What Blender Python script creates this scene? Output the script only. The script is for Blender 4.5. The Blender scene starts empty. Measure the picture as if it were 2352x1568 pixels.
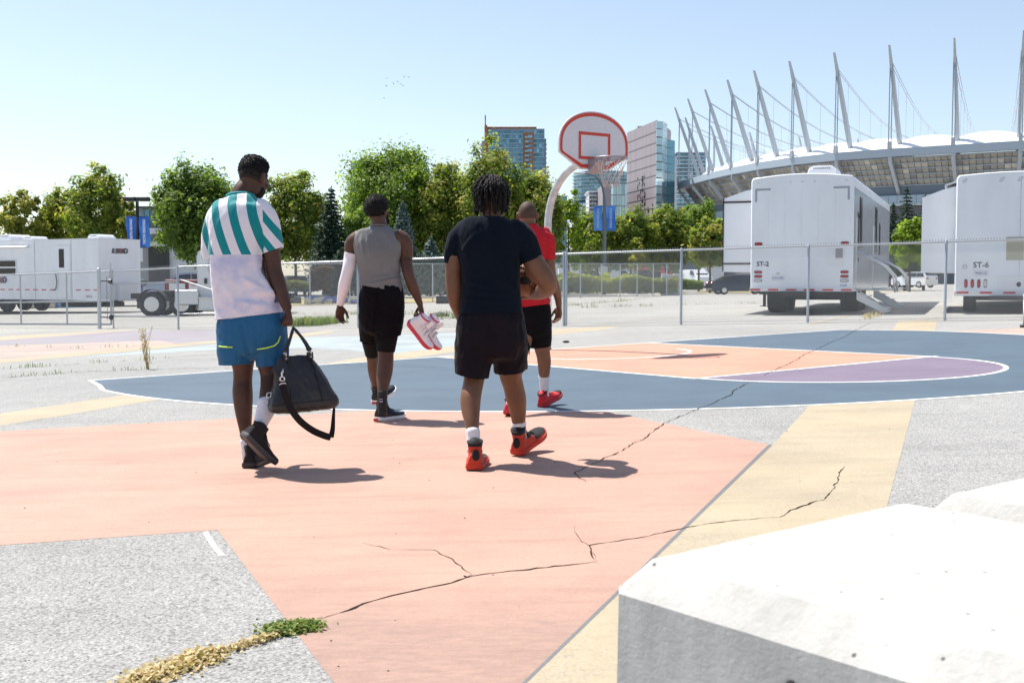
import bpy, bmesh, math, random
import numpy as np
from mathutils import Vector, Matrix, noise

R = math.radians
SC = bpy.context.scene
COL = SC.collection

# ------------------------------------------------------------------ camera
FPX, CX, CY, PITCH, CAMH = 2600.0, 1176.0, 784.0, 0.05406, 1.1   # focal length in units of a 2352 px wide frame
cam_d = bpy.data.cameras.new('camera'); cam = bpy.data.objects.new('camera', cam_d); COL.objects.link(cam)
cam.location = (0, 0, CAMH); cam.rotation_euler = (math.pi / 2 - PITCH, 0, 0)
cam_d.sensor_width = 36; cam_d.lens = FPX / 2352 * 36
cam_d.clip_start = 0.05; cam_d.clip_end = 6000
cam_d.dof.use_dof = True; cam_d.dof.focus_distance = 7.6; cam_d.dof.aperture_fstop = 10
SC.camera = cam

# ------------------------------------------------------------------ sky, sun, exposure
SUN_EL, SUN_AZ = R(61.5), math.atan2(-0.773, 0.634)     # azimuth from +Y towards +X
W = bpy.data.worlds.new('World'); SC.world = W; W.use_nodes = True
nt = W.node_tree; bg = nt.nodes['Background']
sk = nt.nodes.new('ShaderNodeTexSky'); sk.sky_type = 'NISHITA'; sk.sun_disc = False
sk.sun_elevation = SUN_EL; sk.sun_rotation = SUN_AZ
sk.altitude = 0; sk.air_density = 1.0; sk.dust_density = 0.6; sk.ozone_density = 1.6
hs = nt.nodes.new('ShaderNodeHueSaturation'); hs.inputs['Saturation'].default_value = 0.80
nt.links.new(sk.outputs[0], hs.inputs['Color']); nt.links.new(hs.outputs[0], bg.inputs[0]); bg.inputs[1].default_value = 0.108
sun_d = bpy.data.lights.new('sun', 'SUN'); sun = bpy.data.objects.new('sun', sun_d); COL.objects.link(sun)
sun_d.energy = 4.9; sun_d.angle = R(0.53); sun_d.color = (1.0, 0.955, 0.88)
sdir = Vector((math.sin(SUN_AZ) * math.cos(SUN_EL), math.cos(SUN_AZ) * math.cos(SUN_EL), math.sin(SUN_EL)))
sun.rotation_euler = sdir.to_track_quat('Z', 'Y').to_euler()
sun.location = (-20, 20, 60)
vs = SC.view_settings
vs.view_transform = 'Standard'; vs.look = 'None'; vs.gamma = 1.0; vs.exposure = 0.64; vs.use_curve_mapping = False
SC.cycles.max_bounces = 6; SC.cycles.diffuse_bounces = 3; SC.cycles.glossy_bounces = 3
SC.cycles.transmission_bounces = 4; SC.cycles.transparent_max_bounces = 8
SC.cycles.use_denoising = True
SC.cycles.sample_clamp_indirect = 8

# ------------------------------------------------------------------ layout: real positions of what is seen along a line of sight
_cp, _sp = math.cos(PITCH), math.sin(PITCH)
SX = 0.0251
def gz(x, y):
    """height of the lot: it rises gently to the right and levels out far away"""
    k = 1.0 if y < 58 else max(0.0, 1 - (y - 58) / 27)
    return SX * max(-45, min(45, x)) * k
def ray(u, v):
    a, b = (u - CX) / FPX, (CY - v) / FPX
    return Vector((a, _cp + b * _sp, -_sp + b * _cp))
def P(u, v, d):
    r = ray(u, v); t = d / r.y
    return Vector((r.x * t, d, CAMH + r.z * t))
def G(u, v, lift=0.0):
    r = ray(u, v); lo, hi = 0.5, 400.0
    for _ in range(60):
        t = (lo + hi) / 2
        if CAMH + r.z * t > gz(r.x * t, r.y * t): lo = t
        else: hi = t
    return Vector((r.x * t, r.y * t, gz(r.x * t, r.y * t) + lift))
def XU(u, d): return (u - CX) / FPX * d           # close enough for things far away
def ZV(v, d): return P(CX, v, d).z

# ------------------------------------------------------------------ materials
MATS = {}
def mat(name, col, rough=0.6, metal=0.0, spec=0.5, **kw):
    if name in MATS: return MATS[name]
    m = bpy.data.materials.new(name); m.use_nodes = True
    b = m.node_tree.nodes['Principled BSDF']
    b.inputs['Base Color'].default_value = (*col[:3], 1)
    b.inputs['Roughness'].default_value = rough
    b.inputs['Metallic'].default_value = metal
    b.inputs['Specular IOR Level'].default_value = spec
    if 'sss' in kw:
        b.inputs['Subsurface Weight'].default_value = kw['sss']; b.inputs['Subsurface Radius'].default_value = (.02, .008, .004)
        b.inputs['Subsurface Scale'].default_value = .3
    if 'sheen' in kw:
        b.inputs['Sheen Weight'].default_value = kw['sheen']; b.inputs['Sheen Roughness'].default_value = .5
    if 'coat' in kw:
        b.inputs['Coat Weight'].default_value = kw['coat']; b.inputs['Coat Roughness'].default_value = .06
    if 'emit' in kw:
        b.inputs['Emission Color'].default_value = (*col[:3], 1); b.inputs['Emission Strength'].default_value = kw['emit']
    if kw.get('trans'):
        b.inputs['Transmission Weight'].default_value = kw['trans']
    MATS[name] = m
    return m
class NT:
    """short hand for adding nodes to a material"""
    def __init__(s, m): s.t = m.node_tree; s.b = s.t.nodes['Principled BSDF']; s._co = None
    def n(s, t, **kw):
        x = s.t.nodes.new('ShaderNode' + t)
        for k, v in kw.items(): setattr(x, k, v)
        return x
    def l(s, a, b): s.t.links.new(a, b)
    def co(s, kind='Object'):
        if s._co is None: s._co = s.n('TexCoord')
        return s._co.outputs[kind]
    def mapping(s, scale=(1, 1, 1), rot=(0, 0, 0), kind='Object', loc=(0, 0, 0)):
        m = s.n('Mapping'); m.inputs['Scale'].default_value = scale; m.inputs['Rotation'].default_value = rot
        m.inputs['Location'].default_value = loc
        s.l(s.co(kind), m.inputs['Vector']); return m.outputs[0]
    def noise(s, scale, detail=4, rough=.55, vec=None, dist=0):
        x = s.n('TexNoise'); x.inputs['Scale'].default_value = scale; x.inputs['Detail'].default_value = detail
        x.inputs['Roughness'].default_value = rough; x.inputs['Distortion'].default_value = dist
        s.l(vec if vec is not None else s.co(), x.inputs['Vector']); return x.outputs[0]
    def voro(s, scale, vec=None, out='Distance', feature='F1'):
        x = s.n('TexVoronoi'); x.feature = feature; x.inputs['Scale'].default_value = scale
        s.l(vec if vec is not None else s.co(), x.inputs['Vector']); return x.outputs[out]
    def ramp(s, fac, stops, interp='LINEAR'):
        x = s.n('ValToRGB'); x.color_ramp.interpolation = interp; e = x.color_ramp.elements
        while len(e) < len(stops): e.new(.5)
        for q, (p, c) in zip(e, stops):
            q.position = p; q.color = (*c[:3], 1) if hasattr(c, '__len__') else (c, c, c, 1)
        s.l(fac, x.inputs[0]); return x.outputs[0]
    def mix(s, fac, a, b, mode='MIX'):
        x = s.n('Mix', data_type='RGBA', blend_type=mode)
        for i, q in ((6, a), (7, b)):
            if hasattr(q, 'default_value'): s.l(q, x.inputs[i])
            else: x.inputs[i].default_value = (*q[:3], 1) if hasattr(q, '__len__') else (q, q, q, 1)
        if hasattr(fac, 'default_value'): s.l(fac, x.inputs[0])
        else: x.inputs[0].default_value = fac
        return x.outputs[2]
    def math(s, op, a, b=0.0, c=0.0):
        x = s.n('Math', operation=op)
        for i, q in ((0, a), (1, b), (2, c)):
            if hasattr(q, 'default_value'): s.l(q, x.inputs[i])
            else: x.inputs[i].default_value = q
        return x.outputs[0]
    def xyz(s, vec=None):
        x = s.n('SeparateXYZ'); s.l(vec if vec is not None else s.co(), x.inputs[0]); return x.outputs
    def bump(s, h, strength=.3, dist=.01):
        x = s.n('Bump'); x.inputs['Strength'].default_value = strength; x.inputs['Distance'].default_value = dist
        s.l(h, x.inputs['Height']); s.l(x.outputs[0], s.b.inputs['Normal'])
    def base(s, c): s.l(c, s.b.inputs['Base Color'])
    def rough(s, c): s.l(c, s.b.inputs['Roughness'])

# ------------------------------------------------------------------ objects
def tag(o, label=None, cat=None, group=None, kind=None):
    if label: o['label'] = label
    if cat: o['category'] = cat
    if group: o['group'] = group
    if kind: o['kind'] = kind
    return o
def empty(name, loc=(0, 0, 0), label=None, cat=None, group=None, rz=0):
    o = bpy.data.objects.new(name, None); COL.objects.link(o); o.location = loc; o.rotation_euler.z = rz
    o.empty_display_size = .2
    return tag(o, label, cat, group)
def link(name, me, parent=None):
    o = bpy.data.objects.new(name, me); COL.objects.link(o)
    if parent is not None:
        o.parent = parent
    return o
def wparent(o, parent):
    """parent keeping world coordinates of mesh data given in world space"""
    o.parent = parent; o.matrix_parent_inverse = parent_matrix(parent).inverted()
    return o
def parent_matrix(p):
    m = Matrix.LocRotScale(p.location, p.rotation_euler, p.scale)
    if p.parent: m = parent_matrix(p.parent) @ p.matrix_parent_inverse @ m
    return m
class MB:
    """collects geometry; build() links it as ONE mesh object"""
    def __init__(s): s.v = []; s.f = []; s.m = []; s.mi = 0
    def add(s, vs_, fs_):
        k = len(s.v); s.v.extend(tuple(q) for q in vs_)
        for f in fs_: s.f.append(tuple(i + k for i in f)); s.m.append(s.mi)
        return s
    def box(s, c, size, rot=None):
        hx, hy, hz = (q / 2 for q in size); vs_ = []
        for z in (-hz, hz):
            for x, y in ((-hx, -hy), (hx, -hy), (hx, hy), (-hx, hy)):
                p = Vector((x, y, z))
                if rot is not None: p = rot @ p
                vs_.append(p + Vector(c))
        return s.add(vs_, [(3, 2, 1, 0), (4, 5, 6, 7), (0, 1, 5, 4), (1, 2, 6, 5), (2, 3, 7, 6), (3, 0, 4, 7)])
    def cbox(s, c, size, b, rot=None):
        """box with chamfered vertical and horizontal edges"""
        hx, hy, hz = (q / 2 for q in size); b = min(b, hx * .9, hy * .9, hz * .9)
        def ring(x, y, z, c_): return [(-x + c_, -y, z), (x - c_, -y, z), (x, -y + c_, z), (x, y - c_, z), (x - c_, y, z), (-x + c_, y, z), (-x, y - c_, z), (-x, -y + c_, z)]
        rings = [ring(hx - b, hy - b, -hz, b * .4), ring(hx, hy, -hz + b, b), ring(hx, hy, hz - b, b), ring(hx - b, hy - b, hz, b * .4)]
        rr = []
        for r_ in rings: rr.append([((rot @ Vector(p)) if rot is not None else Vector(p)) + Vector(c) for p in r_])
        return s.loft(rr, True)
    def loft(s, rings, caps=True, closed=True):
        n = len(rings[0]); vs_ = [p for r_ in rings for p in r_]; fs_ = []
        for i in range(len(rings) - 1):
            for j in range(n if closed else n - 1):
                a, b = i * n + j, i * n + (j + 1) % n
                fs_.append((a, b, b + n, a + n))
        if caps:
            fs_.append(tuple(range(n - 1, -1, -1))); fs_.append(tuple((len(rings) - 1) * n + j for j in range(n)))
        return s.add(vs_, fs_)
    def tube(s, path, rad, n=8, caps=True):
        path = [Vector(p) for p in path]
        if not hasattr(rad, '__len__'): rad = [rad] * len(path)
        rings = []; prev = None
        for i, p in enumerate(path):
            t = (path[min(i + 1, len(path) - 1)] - path[max(i - 1, 0)])
            t = t.normalized() if t.length > 1e-9 else Vector((0, 0, 1))
            if prev is None:
                a = Vector((0, 0, 1)) if abs(t.z) < .9 else Vector((1, 0, 0))
                u = t.cross(a).normalized()
            else:
                u = (prev - t * prev.dot(t)).normalized()
            prev = u; w = t.cross(u)
            rings.append([p + (u * math.cos(k * 2 * math.pi / n) + w * math.sin(k * 2 * math.pi / n)) * rad[i] for k in range(n)])
        return s.loft(rings, caps)
    def cyl(s, a, b, r, n=12, r2=None): return s.tube([a, b], [r, r if r2 is None else r2], n)
    def prism(s, poly, off):
        """extrude polygon (list of 3D points) by vector off"""
        n = len(poly); off = Vector(off); vs_ = [Vector(p) for p in poly] + [Vector(p) + off for p in poly]
        fs_ = [tuple(range(n - 1, -1, -1)), tuple(range(n, 2 * n))] + [(i, (i + 1) % n, n + (i + 1) % n, n + i) for i in range(n)]
        return s.add(vs_, fs_)
    def poly(s, pts): return s.add(pts, [tuple(range(len(pts)))])
    def ball(s, c, r, nu=12, nv=8, sc=(1, 1, 1), rot=None):
        c = Vector(c); rings = []
        for i in range(1, nv):
            th = math.pi * i / nv; ring = []
            for j in range(nu):
                p = Vector((math.sin(th) * math.cos(2 * math.pi * j / nu) * sc[0], math.sin(th) * math.sin(2 * math.pi * j / nu) * sc[1], -math.cos(th) * sc[2])) * r
                if rot is not None: p = rot @ p
                ring.append(c + p)
            rings.append(ring)
        k = len(s.v); s.loft(rings, False)
        e = Vector((0, 0, sc[2] * r)); e = rot @ e if rot is not None else e
        i0 = len(s.v); s.v.append(tuple(c - e)); s.v.append(tuple(c + e))
        for j in range(nu):
            s.f.append((i0, k + (j + 1) % nu, k + j)); s.m.append(s.mi)
            q = k + (nv - 2) * nu
            s.f.append((i0 + 1, q + j, q + (j + 1) % nu)); s.m.append(s.mi)
        return s
    def mesh(s, name, mats, smooth=False, autosmooth=None):
        me = bpy.data.meshes.new(name); me.from_pydata(s.v, [], s.f)
        for m in (mats if isinstance(mats, (list, tuple)) else [mats]): me.materials.append(m)
        if len(set(s.m)) > 1: me.polygons.foreach_set('material_index', s.m)
        if smooth: me.polygons.foreach_set('use_smooth', [True] * len(me.polygons))
        me.update()
        if autosmooth is not None and smooth: me.set_sharp_from_angle(angle=R(autosmooth))
        return me
    def build(s, name, mats, parent=None, smooth=False, autosmooth=None):
        o = link(name, s.mesh(name, mats, smooth, autosmooth))
        if parent is not None: wparent(o, parent)
        return o
def rotz(a): return Matrix.Rotation(a, 3, 'Z')
def frame3(x, y, z): return Matrix((x, y, z)).transposed()
def text_mesh(body, size, extrude=0.0, align='CENTER', shear=0, spacing=1.0, bold=0.0):
    cu = bpy.data.curves.new('t', 'FONT'); cu.body = body; cu.size = size; cu.extrude = extrude
    cu.align_x = align; cu.align_y = 'CENTER'; cu.resolution_u = 3; cu.shear = shear; cu.space_character = spacing; cu.offset = bold
    o = bpy.data.objects.new('t', cu); COL.objects.link(o)
    dg = bpy.context.evaluated_depsgraph_get(); dg.update()
    me = bpy.data.meshes.new_from_object(o.evaluated_get(dg))
    bpy.data.objects.remove(o); bpy.data.curves.remove(cu)
    return me
def text(name, body, size, m, loc, xdir, ydir, parent, extrude=.002, **kw):
    me = text_mesh(body, size, extrude, **kw); me.materials.clear(); me.materials.append(m)
    x = Vector(xdir).normalized(); y = Vector(ydir); y = (y - x * y.dot(x)).normalized(); z = x.cross(y)
    M = frame3(x, y, z).to_4x4(); M.translation = Vector(loc)
    me.transform(M)
    o = link(name, me)
    if parent is not None: wparent(o, parent)
    return o
# ================================================================== ground
def asphalt_mat():
    m = mat('asphalt', (.3, .3, .29), .9, spec=.25); n = NT(m)
    v = n.n('TexVoronoi'); v.inputs['Scale'].default_value = 105; n.l(n.co(), v.inputs['Vector'])
    stones = n.ramp(v.outputs['Color'], [(0, (.17, .168, .163)), (.35, (.275, .273, .265)), (.6, (.345, .342, .33)), (.85, (.45, .443, .428)), (1, (.58, .565, .54))])
    gaps = n.ramp(v.outputs['Distance'], [(.0, 1), (.55, 1), (.75, .55)])
    fine = n.noise(60, 3, .7)
    c = n.mix(.75, stones, n.ramp(fine, [(.3, (.245, .243, .236)), (.7, (.41, .405, .39))]), 'MIX')
    c = n.mix(1, n.mix(.5, stones, c), gaps, 'MULTIPLY')
    big = n.ramp(n.noise(.35, 6, .6), [(.3, .86), (.55, 1.0), (.75, 1.08)])
    c = n.mix(1, c, big, 'MULTIPLY')
    st = n.ramp(n.noise(1.7, 5, .65, n.mapping((.35, 1.6, 1), (0, 0, .5))), [(.36, .8), (.46, 1)])
    c = n.mix(.4, c, st, 'MULTIPLY')
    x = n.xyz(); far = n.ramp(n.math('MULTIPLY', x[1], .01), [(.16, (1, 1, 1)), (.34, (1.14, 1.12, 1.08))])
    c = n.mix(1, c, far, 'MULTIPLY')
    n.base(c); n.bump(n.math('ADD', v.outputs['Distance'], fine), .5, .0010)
    return m
M_ASPH = asphalt_mat()
def paint_mat(name, col, wear=.25, dirt=.3, rough=.75, grime=False):
    m = mat(name, col, rough, spec=.3); n = NT(m)
    a = n.noise(75, 3, .6)
    v = n.n('TexVoronoi'); v.inputs['Scale'].default_value = 110; n.l(n.co(), v.inputs['Vector'])
    lo = n.noise(.6, 6, .65)
    worn = n.ramp(n.math('ADD', n.math('MULTIPLY', a, .55), n.math('MULTIPLY', lo, .5)), [(.62 - wear * .16, 0), (.76 - wear * .16, 1)])
    var = n.mix(1, col, n.ramp(n.noise(1.1, 6, .62), [(.28, (.86, .85, .86)), (.6, (1.03, 1.03, 1.02))]), 'MULTIPLY')
    streak = n.ramp(n.noise(3.2, 6, .7, n.mapping((.25, 2.2, 1), (0, 0, .35))), [(.34, .72), (.5, 1)])
    var = n.mix(dirt, var, streak, 'MULTIPLY')
    grain = n.ramp(v.outputs['Color'], [(0, .8), (.5, 1), (1, 1.12)])
    var = n.mix(.5, var, grain, 'MULTIPLY')
    sub = n.ramp(v.outputs['Color'], [(0, (.13, .13, .13)), (.6, (.27, .265, .26)), (1, (.42, .41, .39))])
    fin = n.mix(n.math('MULTIPLY', worn, wear), var, sub)
    if grime:   # tyre-dark scuffed patch trodden in near the blocks
        x = n.xyz(); e = n.math('ADD', n.math('MULTIPLY', n.math('SUBTRACT', 4.15, x[1]), .9), n.math('MULTIPLY', n.math('SUBTRACT', n.noise(1.4, 6, .65), .5), 1.6))
        g = n.math('MULTIPLY', n.ramp(e, [(.05, 0), (.6, 1)]), n.ramp(n.noise(22, 5, .7, n.mapping((.5, 1.6, 1), (0, 0, .4))), [(.3, .35), (.65, 1)]))
        fin = n.mix(n.math('MULTIPLY', g, .62), fin, (.21, .155, .135))
    n.base(fin); n.bump(n.math('ADD', a, v.outputs['Distance']), .35, .0010)
    return m
C_OR, C_BL, C_PU, C_YE, C_LB, C_PK = (.44, .272, .212), (.083, .120, .158), (.185, .15, .205), (.405, .338, .235), (.34, .405, .425), (.44, .325, .275)
M_ORANGE = paint_mat('paint_orange', C_OR, .32, .45, .75, True); M_KEY = paint_mat('paint_key_orange', (.50, .265, .19), .12, .2)
M_BLUE = paint_mat('paint_blue', C_BL, .10, .25); M_PURP = paint_mat('paint_purple', C_PU, .2, .3)
M_YEL = paint_mat('paint_yellow', C_YE, .55, .35); M_LBLUE = paint_mat('paint_light_blue', C_LB, .85, .4)
M_PINK = paint_mat('paint_pink', C_PK, .8, .5); M_FPURP = paint_mat('paint_faded_purple', (.275, .25, .28), .75, .4)
M_WLINE = paint_mat('paint_white', (.80, .80, .79), .12, .15); M_GLINE = paint_mat('paint_grey', (.16, .16, .165), .2, .2)

def ground():
    xs = sorted(set([-900, -400, -200, -120, -80, -60] + list(range(-45, 46, 5)) + [60, 80, 120, 200, 400, 900]))
    ys = [-12, -4, 0, 4, 8, 12, 16, 20, 25, 30, 35, 40, 45, 50, 54, 58, 62, 66, 70, 75, 80, 85, 100, 140, 200, 300, 450, 700, 1100, 2200]
    v = [(x, y, gz(x, y)) for y in ys for x in xs]; nx = len(xs)
    f = [(j * nx + i, j * nx + i + 1, (j + 1) * nx + i + 1, (j + 1) * nx + i) for j in range(len(ys) - 1) for i in range(nx - 1)]
    b = MB(); b.add(v, f); o = b.build('ground', M_ASPH); tag(o, kind='structure'); return o
GROUND = ground()
def sheet(name, pts, m, lift, world=False):
    """a painted patch lying on the lot"""
    b = MB(); q = [Vector((p[0], p[1], gz(p[0], p[1]) + lift)) for p in pts] if world else [G(*p, lift) for p in pts]
    me = bpy.data.meshes.new(name); bm = bmesh.new()
    bm.faces.new([bm.verts.new(p) for p in q]); bmesh.ops.triangulate(bm, faces=bm.faces[:])
    for f in bm.faces:
        if f.normal.z < 0: f.normal_flip()
    bm.to_mesh(me); bm.free(); me.materials.append(m)
    o = link(name, me); tag(o, kind='structure'); return o
def line(name, pts, width, m, lift, world=True, closed=False):
    pts = [Vector((p[0], p[1], 0)) for p in pts] if world else [Vector((*G(*p)[:2], 0)) for p in pts]
    L, Rr = [], []
    for i, p in enumerate(pts):
        t = (pts[min(i + 1, len(pts) - 1)] - pts[max(i - 1, 0)]).normalized(); nn = Vector((-t.y, t.x, 0)) * width / 2
        L.append(p + nn); Rr.append(p - nn)
    b = MB(); n = len(pts)
    b.add([(p.x, p.y, gz(p.x, p.y) + lift) for p in L + Rr], [(n + i, n + i + 1, i + 1, i) for i in range(n - 1)])
    o = b.build(name, m); tag(o, kind='structure'); return o

# the court: origin on the base line under the hoop, s along the base line, t into the court
CO = Vector((0.5996, 17.7052)); CA = 0.5906
E1, E2 = Vector((math.cos(CA), math.sin(CA))), Vector((math.sin(CA), -math.cos(CA)))
KW, KL, TR = 4.041, 5.4678, 7.1698
def crt(s, t): q = CO + E1 * s + E2 * t; return (q.x, q.y)
a0 = math.asin(1.5 / TR)
def arcpt(i, n=72, r=TR):
    a = i / n * math.pi; return (-r * math.cos(a), 1.5 + r * math.sin(a))
ARC = [(-6.95, 0), (-7.04, .8)] + [arcpt(i) for i in range(0, 73)] + [(7.0, .8), (6.80, 0)]
ARC = [p for p in ARC]
ARCW = [crt(*p) for p in ARC]
sheet('court_blue', ARCW, M_BLUE, .0022, True)
sheet('court_key', [crt(-KW / 2, 0), crt(KW / 2, 0), crt(KW / 2, KL), crt(-KW / 2, KL)], M_KEY, .0028, True)
cr = KW / 2 - .05
circ = [(cr * math.cos(i / 32 * math.pi), KL + cr * .98 * math.sin(i / 32 * math.pi)) for i in range(33)]
sheet('court_circle', [crt(*p) for p in circ], M_PURP, .0028, True)
LW = .055
line('court_line', ARCW, LW, M_WLINE, .0034)
line('court_line', [crt(-6.95, 0), crt(6.80, 0)], LW, M_WLINE, .0042)
line('court_line', [crt(-KW / 2, 0), crt(-KW / 2, KL)], LW, M_WLINE, .0036)
line('court_line', [crt(KW / 2, 0), crt(KW / 2, KL)], LW, M_WLINE, .0039)
line('court_line', [crt(-KW / 2, KL), crt(KW / 2 + .1, KL)], LW, M_WLINE, .0046)
line('court_line', [crt(*p) for p in circ], LW, M_WLINE, .0032)
line('court_line', [crt(1.25 * math.cos(a), 1.35 + 1.25 * math.sin(a)) for a in [R(10 + 8 * i) for i in range(21)]], .05, M_WLINE, .0031)
# painted shapes round the court
sheet('painted_shape', [(-60, 993.5), (0, 990.2), (804, 945.6), (860, 942.5), (940, 930), (1330, 930), (1373.5, 941), (1765, 1020.5), (1199, 1568), (1180, 1590), (784, 1590), (768, 1568), (500, 1217), (-60, 1256)], M_ORANGE, .0010)
sheet('painted_shape', [(1765, 1020.5), (1775, 1021.5), (1210, 1568), (1186, 1592), (1176, 1590), (1199, 1568)], M_GLINE, .0014)
sheet('painted_shape', [(1848, 944), (1858, 928), (2102, 918), (2041, 1148), (1960, 1440), (1900, 1660), (1120, 1660), (1210, 1568), (1775, 1021.5)], M_YEL, .0010)
sheet('painted_shape', [(-80, 959), (0, 949.6), (301, 904), (350, 900), (400, 908), (379, 915.5), (0, 978), (-80, 989)], M_YEL, .0010)
sheet('painted_shape', [(-60, 786), (0, 782), (304, 759), (745, 757.5), (690, 766), (404, 789), (369, 782), (0, 793.5), (-60, 797)], M_FPURP, .0010)
sheet('painted_shape', [(-60, 797), (0, 793.5), (369, 782), (404, 789), (0, 826), (-60, 830)], M_PINK, .0014)
sheet('painted_shape', [(-60, 830), (0, 826), (404, 789), (690, 766), (762, 759.5), (770, 762), (690, 774), (497, 788), (137, 822), (0, 834), (-60, 838)], M_YEL, .0016)
sheet('painted_shape', [(-60, 777), (0, 773), (298, 757), (304, 759), (0, 782), (-60, 786)], M_YEL, .0018)
sheet('painted_shape', [(137, 824), (497, 790), (690, 775), (804, 773), (1048, 764.5), (1100, 764), (1090, 788), (909, 811.7), (717.8, 800), (497, 803)], M_LBLUE, .0014)
sheet('painted_shape', [(560, 849), (734, 838), (820, 822), (909, 812), (1048, 792), (1120, 786), (1120, 800), (1040, 809), (902, 828)], M_YEL, .0010)
sheet('painted_shape', [(1230, 757), (1430, 748.6), (1404, 754), (1265, 771), (1230, 775)], M_YEL, .0010)
sheet('painted_shape', [(2064, 737), (2152, 736), (2147, 763), (2046, 763)], M_YEL, .0010)
sheet('painted_shape', [(2147, 763), (2420, 748), (2420, 785), (2352, 774)], M_PINK, .0014)
line('chalk_mark', [(471, 1221), (480, 1236), (492, 1254), (510, 1276)], .022, M_WLINE, .0015, False)

# cracks: narrow open seams in the surface
rnd = random.Random(5)
M_CRACK = mat('crack_dark', (.025, .02, .018), 1.0, spec=.1)
def crack(pts, w0, w1, seed, lift=.006):
    r = random.Random(seed); q = [G(*p) for p in pts]; P2 = []
    for a, b in zip(q, q[1:]):
        n = max(3, int((b - a).length / .035))
        for i in range(n):
            t = i / n; P2.append((a.lerp(b, t), (b - a).normalized()))
    P2.append((q[-1], (q[-1] - q[-2]).normalized()))
    vs_ = []; N = len(P2); off = 0
    for i, (p, t) in enumerate(P2):
        nn = Vector((-t.y, t.x, 0)); off = off * .8 + r.gauss(0, .0045)
        w = (w0 + (w1 - w0) * i / N) * r.uniform(.25, 1.5) * (.6 + .9 * max(0, noise.noise(Vector((i * .13, seed, 0)))))
        w *= min(1, i / 4 + .1, (N - 1 - i) / 4 + .1)
        c = p + nn * off
        vs_ += [c + nn * w / 2, c - nn * w / 2]
    b = MB(); b.add([(x.x, x.y, gz(x.x, x.y) + lift) for x in vs_], [(2 * i + 1, 2 * i + 3, 2 * i + 2, 2 * i) for i in range(N - 1)])
    o = b.build('crack', M_CRACK, GROUND); return o
def c5(x, y): return (1148.4 + .5117 * x, 706.3 + .5117 * y)
def c4(x, y): return (.5859 * x, 1091 + .5859 * y)
def c3(x, y): return (1355 + .4238 * x, 1062 + .4238 * y)
crack([c5(*p) for p in [(1660, 70), (1600, 100), (1540, 135), (1490, 155), (1405, 195), (1365, 215), (1330, 238), (1245, 275), (1185, 305)]], .016, .014, 1, .005)
crack([c5(*p) for p in [(1115, 338), (1050, 375), (1045, 392), (910, 445), (735, 522), (635, 595), (545, 645), (375, 718), (335, 745), (392, 785)]], .015, .008, 2, .005)
crack([c4(*p) for p in [(1250, 568), (1370, 530), (1430, 505), (1530, 470), (1700, 435), (1850, 395), (2000, 375), (2340, 338)]], .016, .012, 3, .0025)
crack([c3(*p) for p in [(30, 540), (0, 450), (150, 425), (250, 412), (430, 375), (520, 352), (780, 315), (1030, 297), (1080, 268), (1215, 213), (1275, 200), (1310, 160), (1350, 105), (1385, 20)]], .010, .010, 4, .0025)
crack([c4(*p) for p in [(1850, 395), (1770, 330), (1700, 292), (1540, 290), (1415, 265)]], .010, .003, 6, .0025)
crack([c4(*p) for p in [(2340, 338), (2310, 280), (2270, 262), (2250, 195)]], .006, .003, 7, .0025)
crack([c4(*p) for p in [(1850, 395), (1810, 398), (1835, 402), (1868, 392)]], .022, .02, 8, .003)
crack([(0, 1063), (60, 1053), (130, 1042), (220, 1030)], .006, .003, 9, .0025)
crack([(600, 843), (760, 838), (960, 841), (1040, 846)], .02, .01, 10, .0034)
crack([(0, 848), (150, 838), (330, 826), (500, 812)], .03, .02, 11, .0025)
crack([(0, 868), (200, 853), (420, 846), (560, 845)], .035, .02, 12, .0025)
crack([(1290, 708), (1500, 703), (1700, 698), (1800, 696)], .05, .03, 13, .0025)
crack([(1290, 704), (1450, 690), (1580, 676), (1650, 668)], .06, .04, 14, .0025)
crack([(650, 722), (820, 722), (1000, 724), (1060, 722)], .06, .04, 15, .0025)
# faint parking bay lines behind the fence
line('parking_line', [(1370, 745), (1560, 729)], .1, M_YEL, .004, False)
line('parking_line', [(1860, 745), (1975, 718)], .1, M_YEL, .004, False)
line('parking_line', [(2105, 736), (2160, 728)], .1, M_YEL, .004, False)
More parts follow.
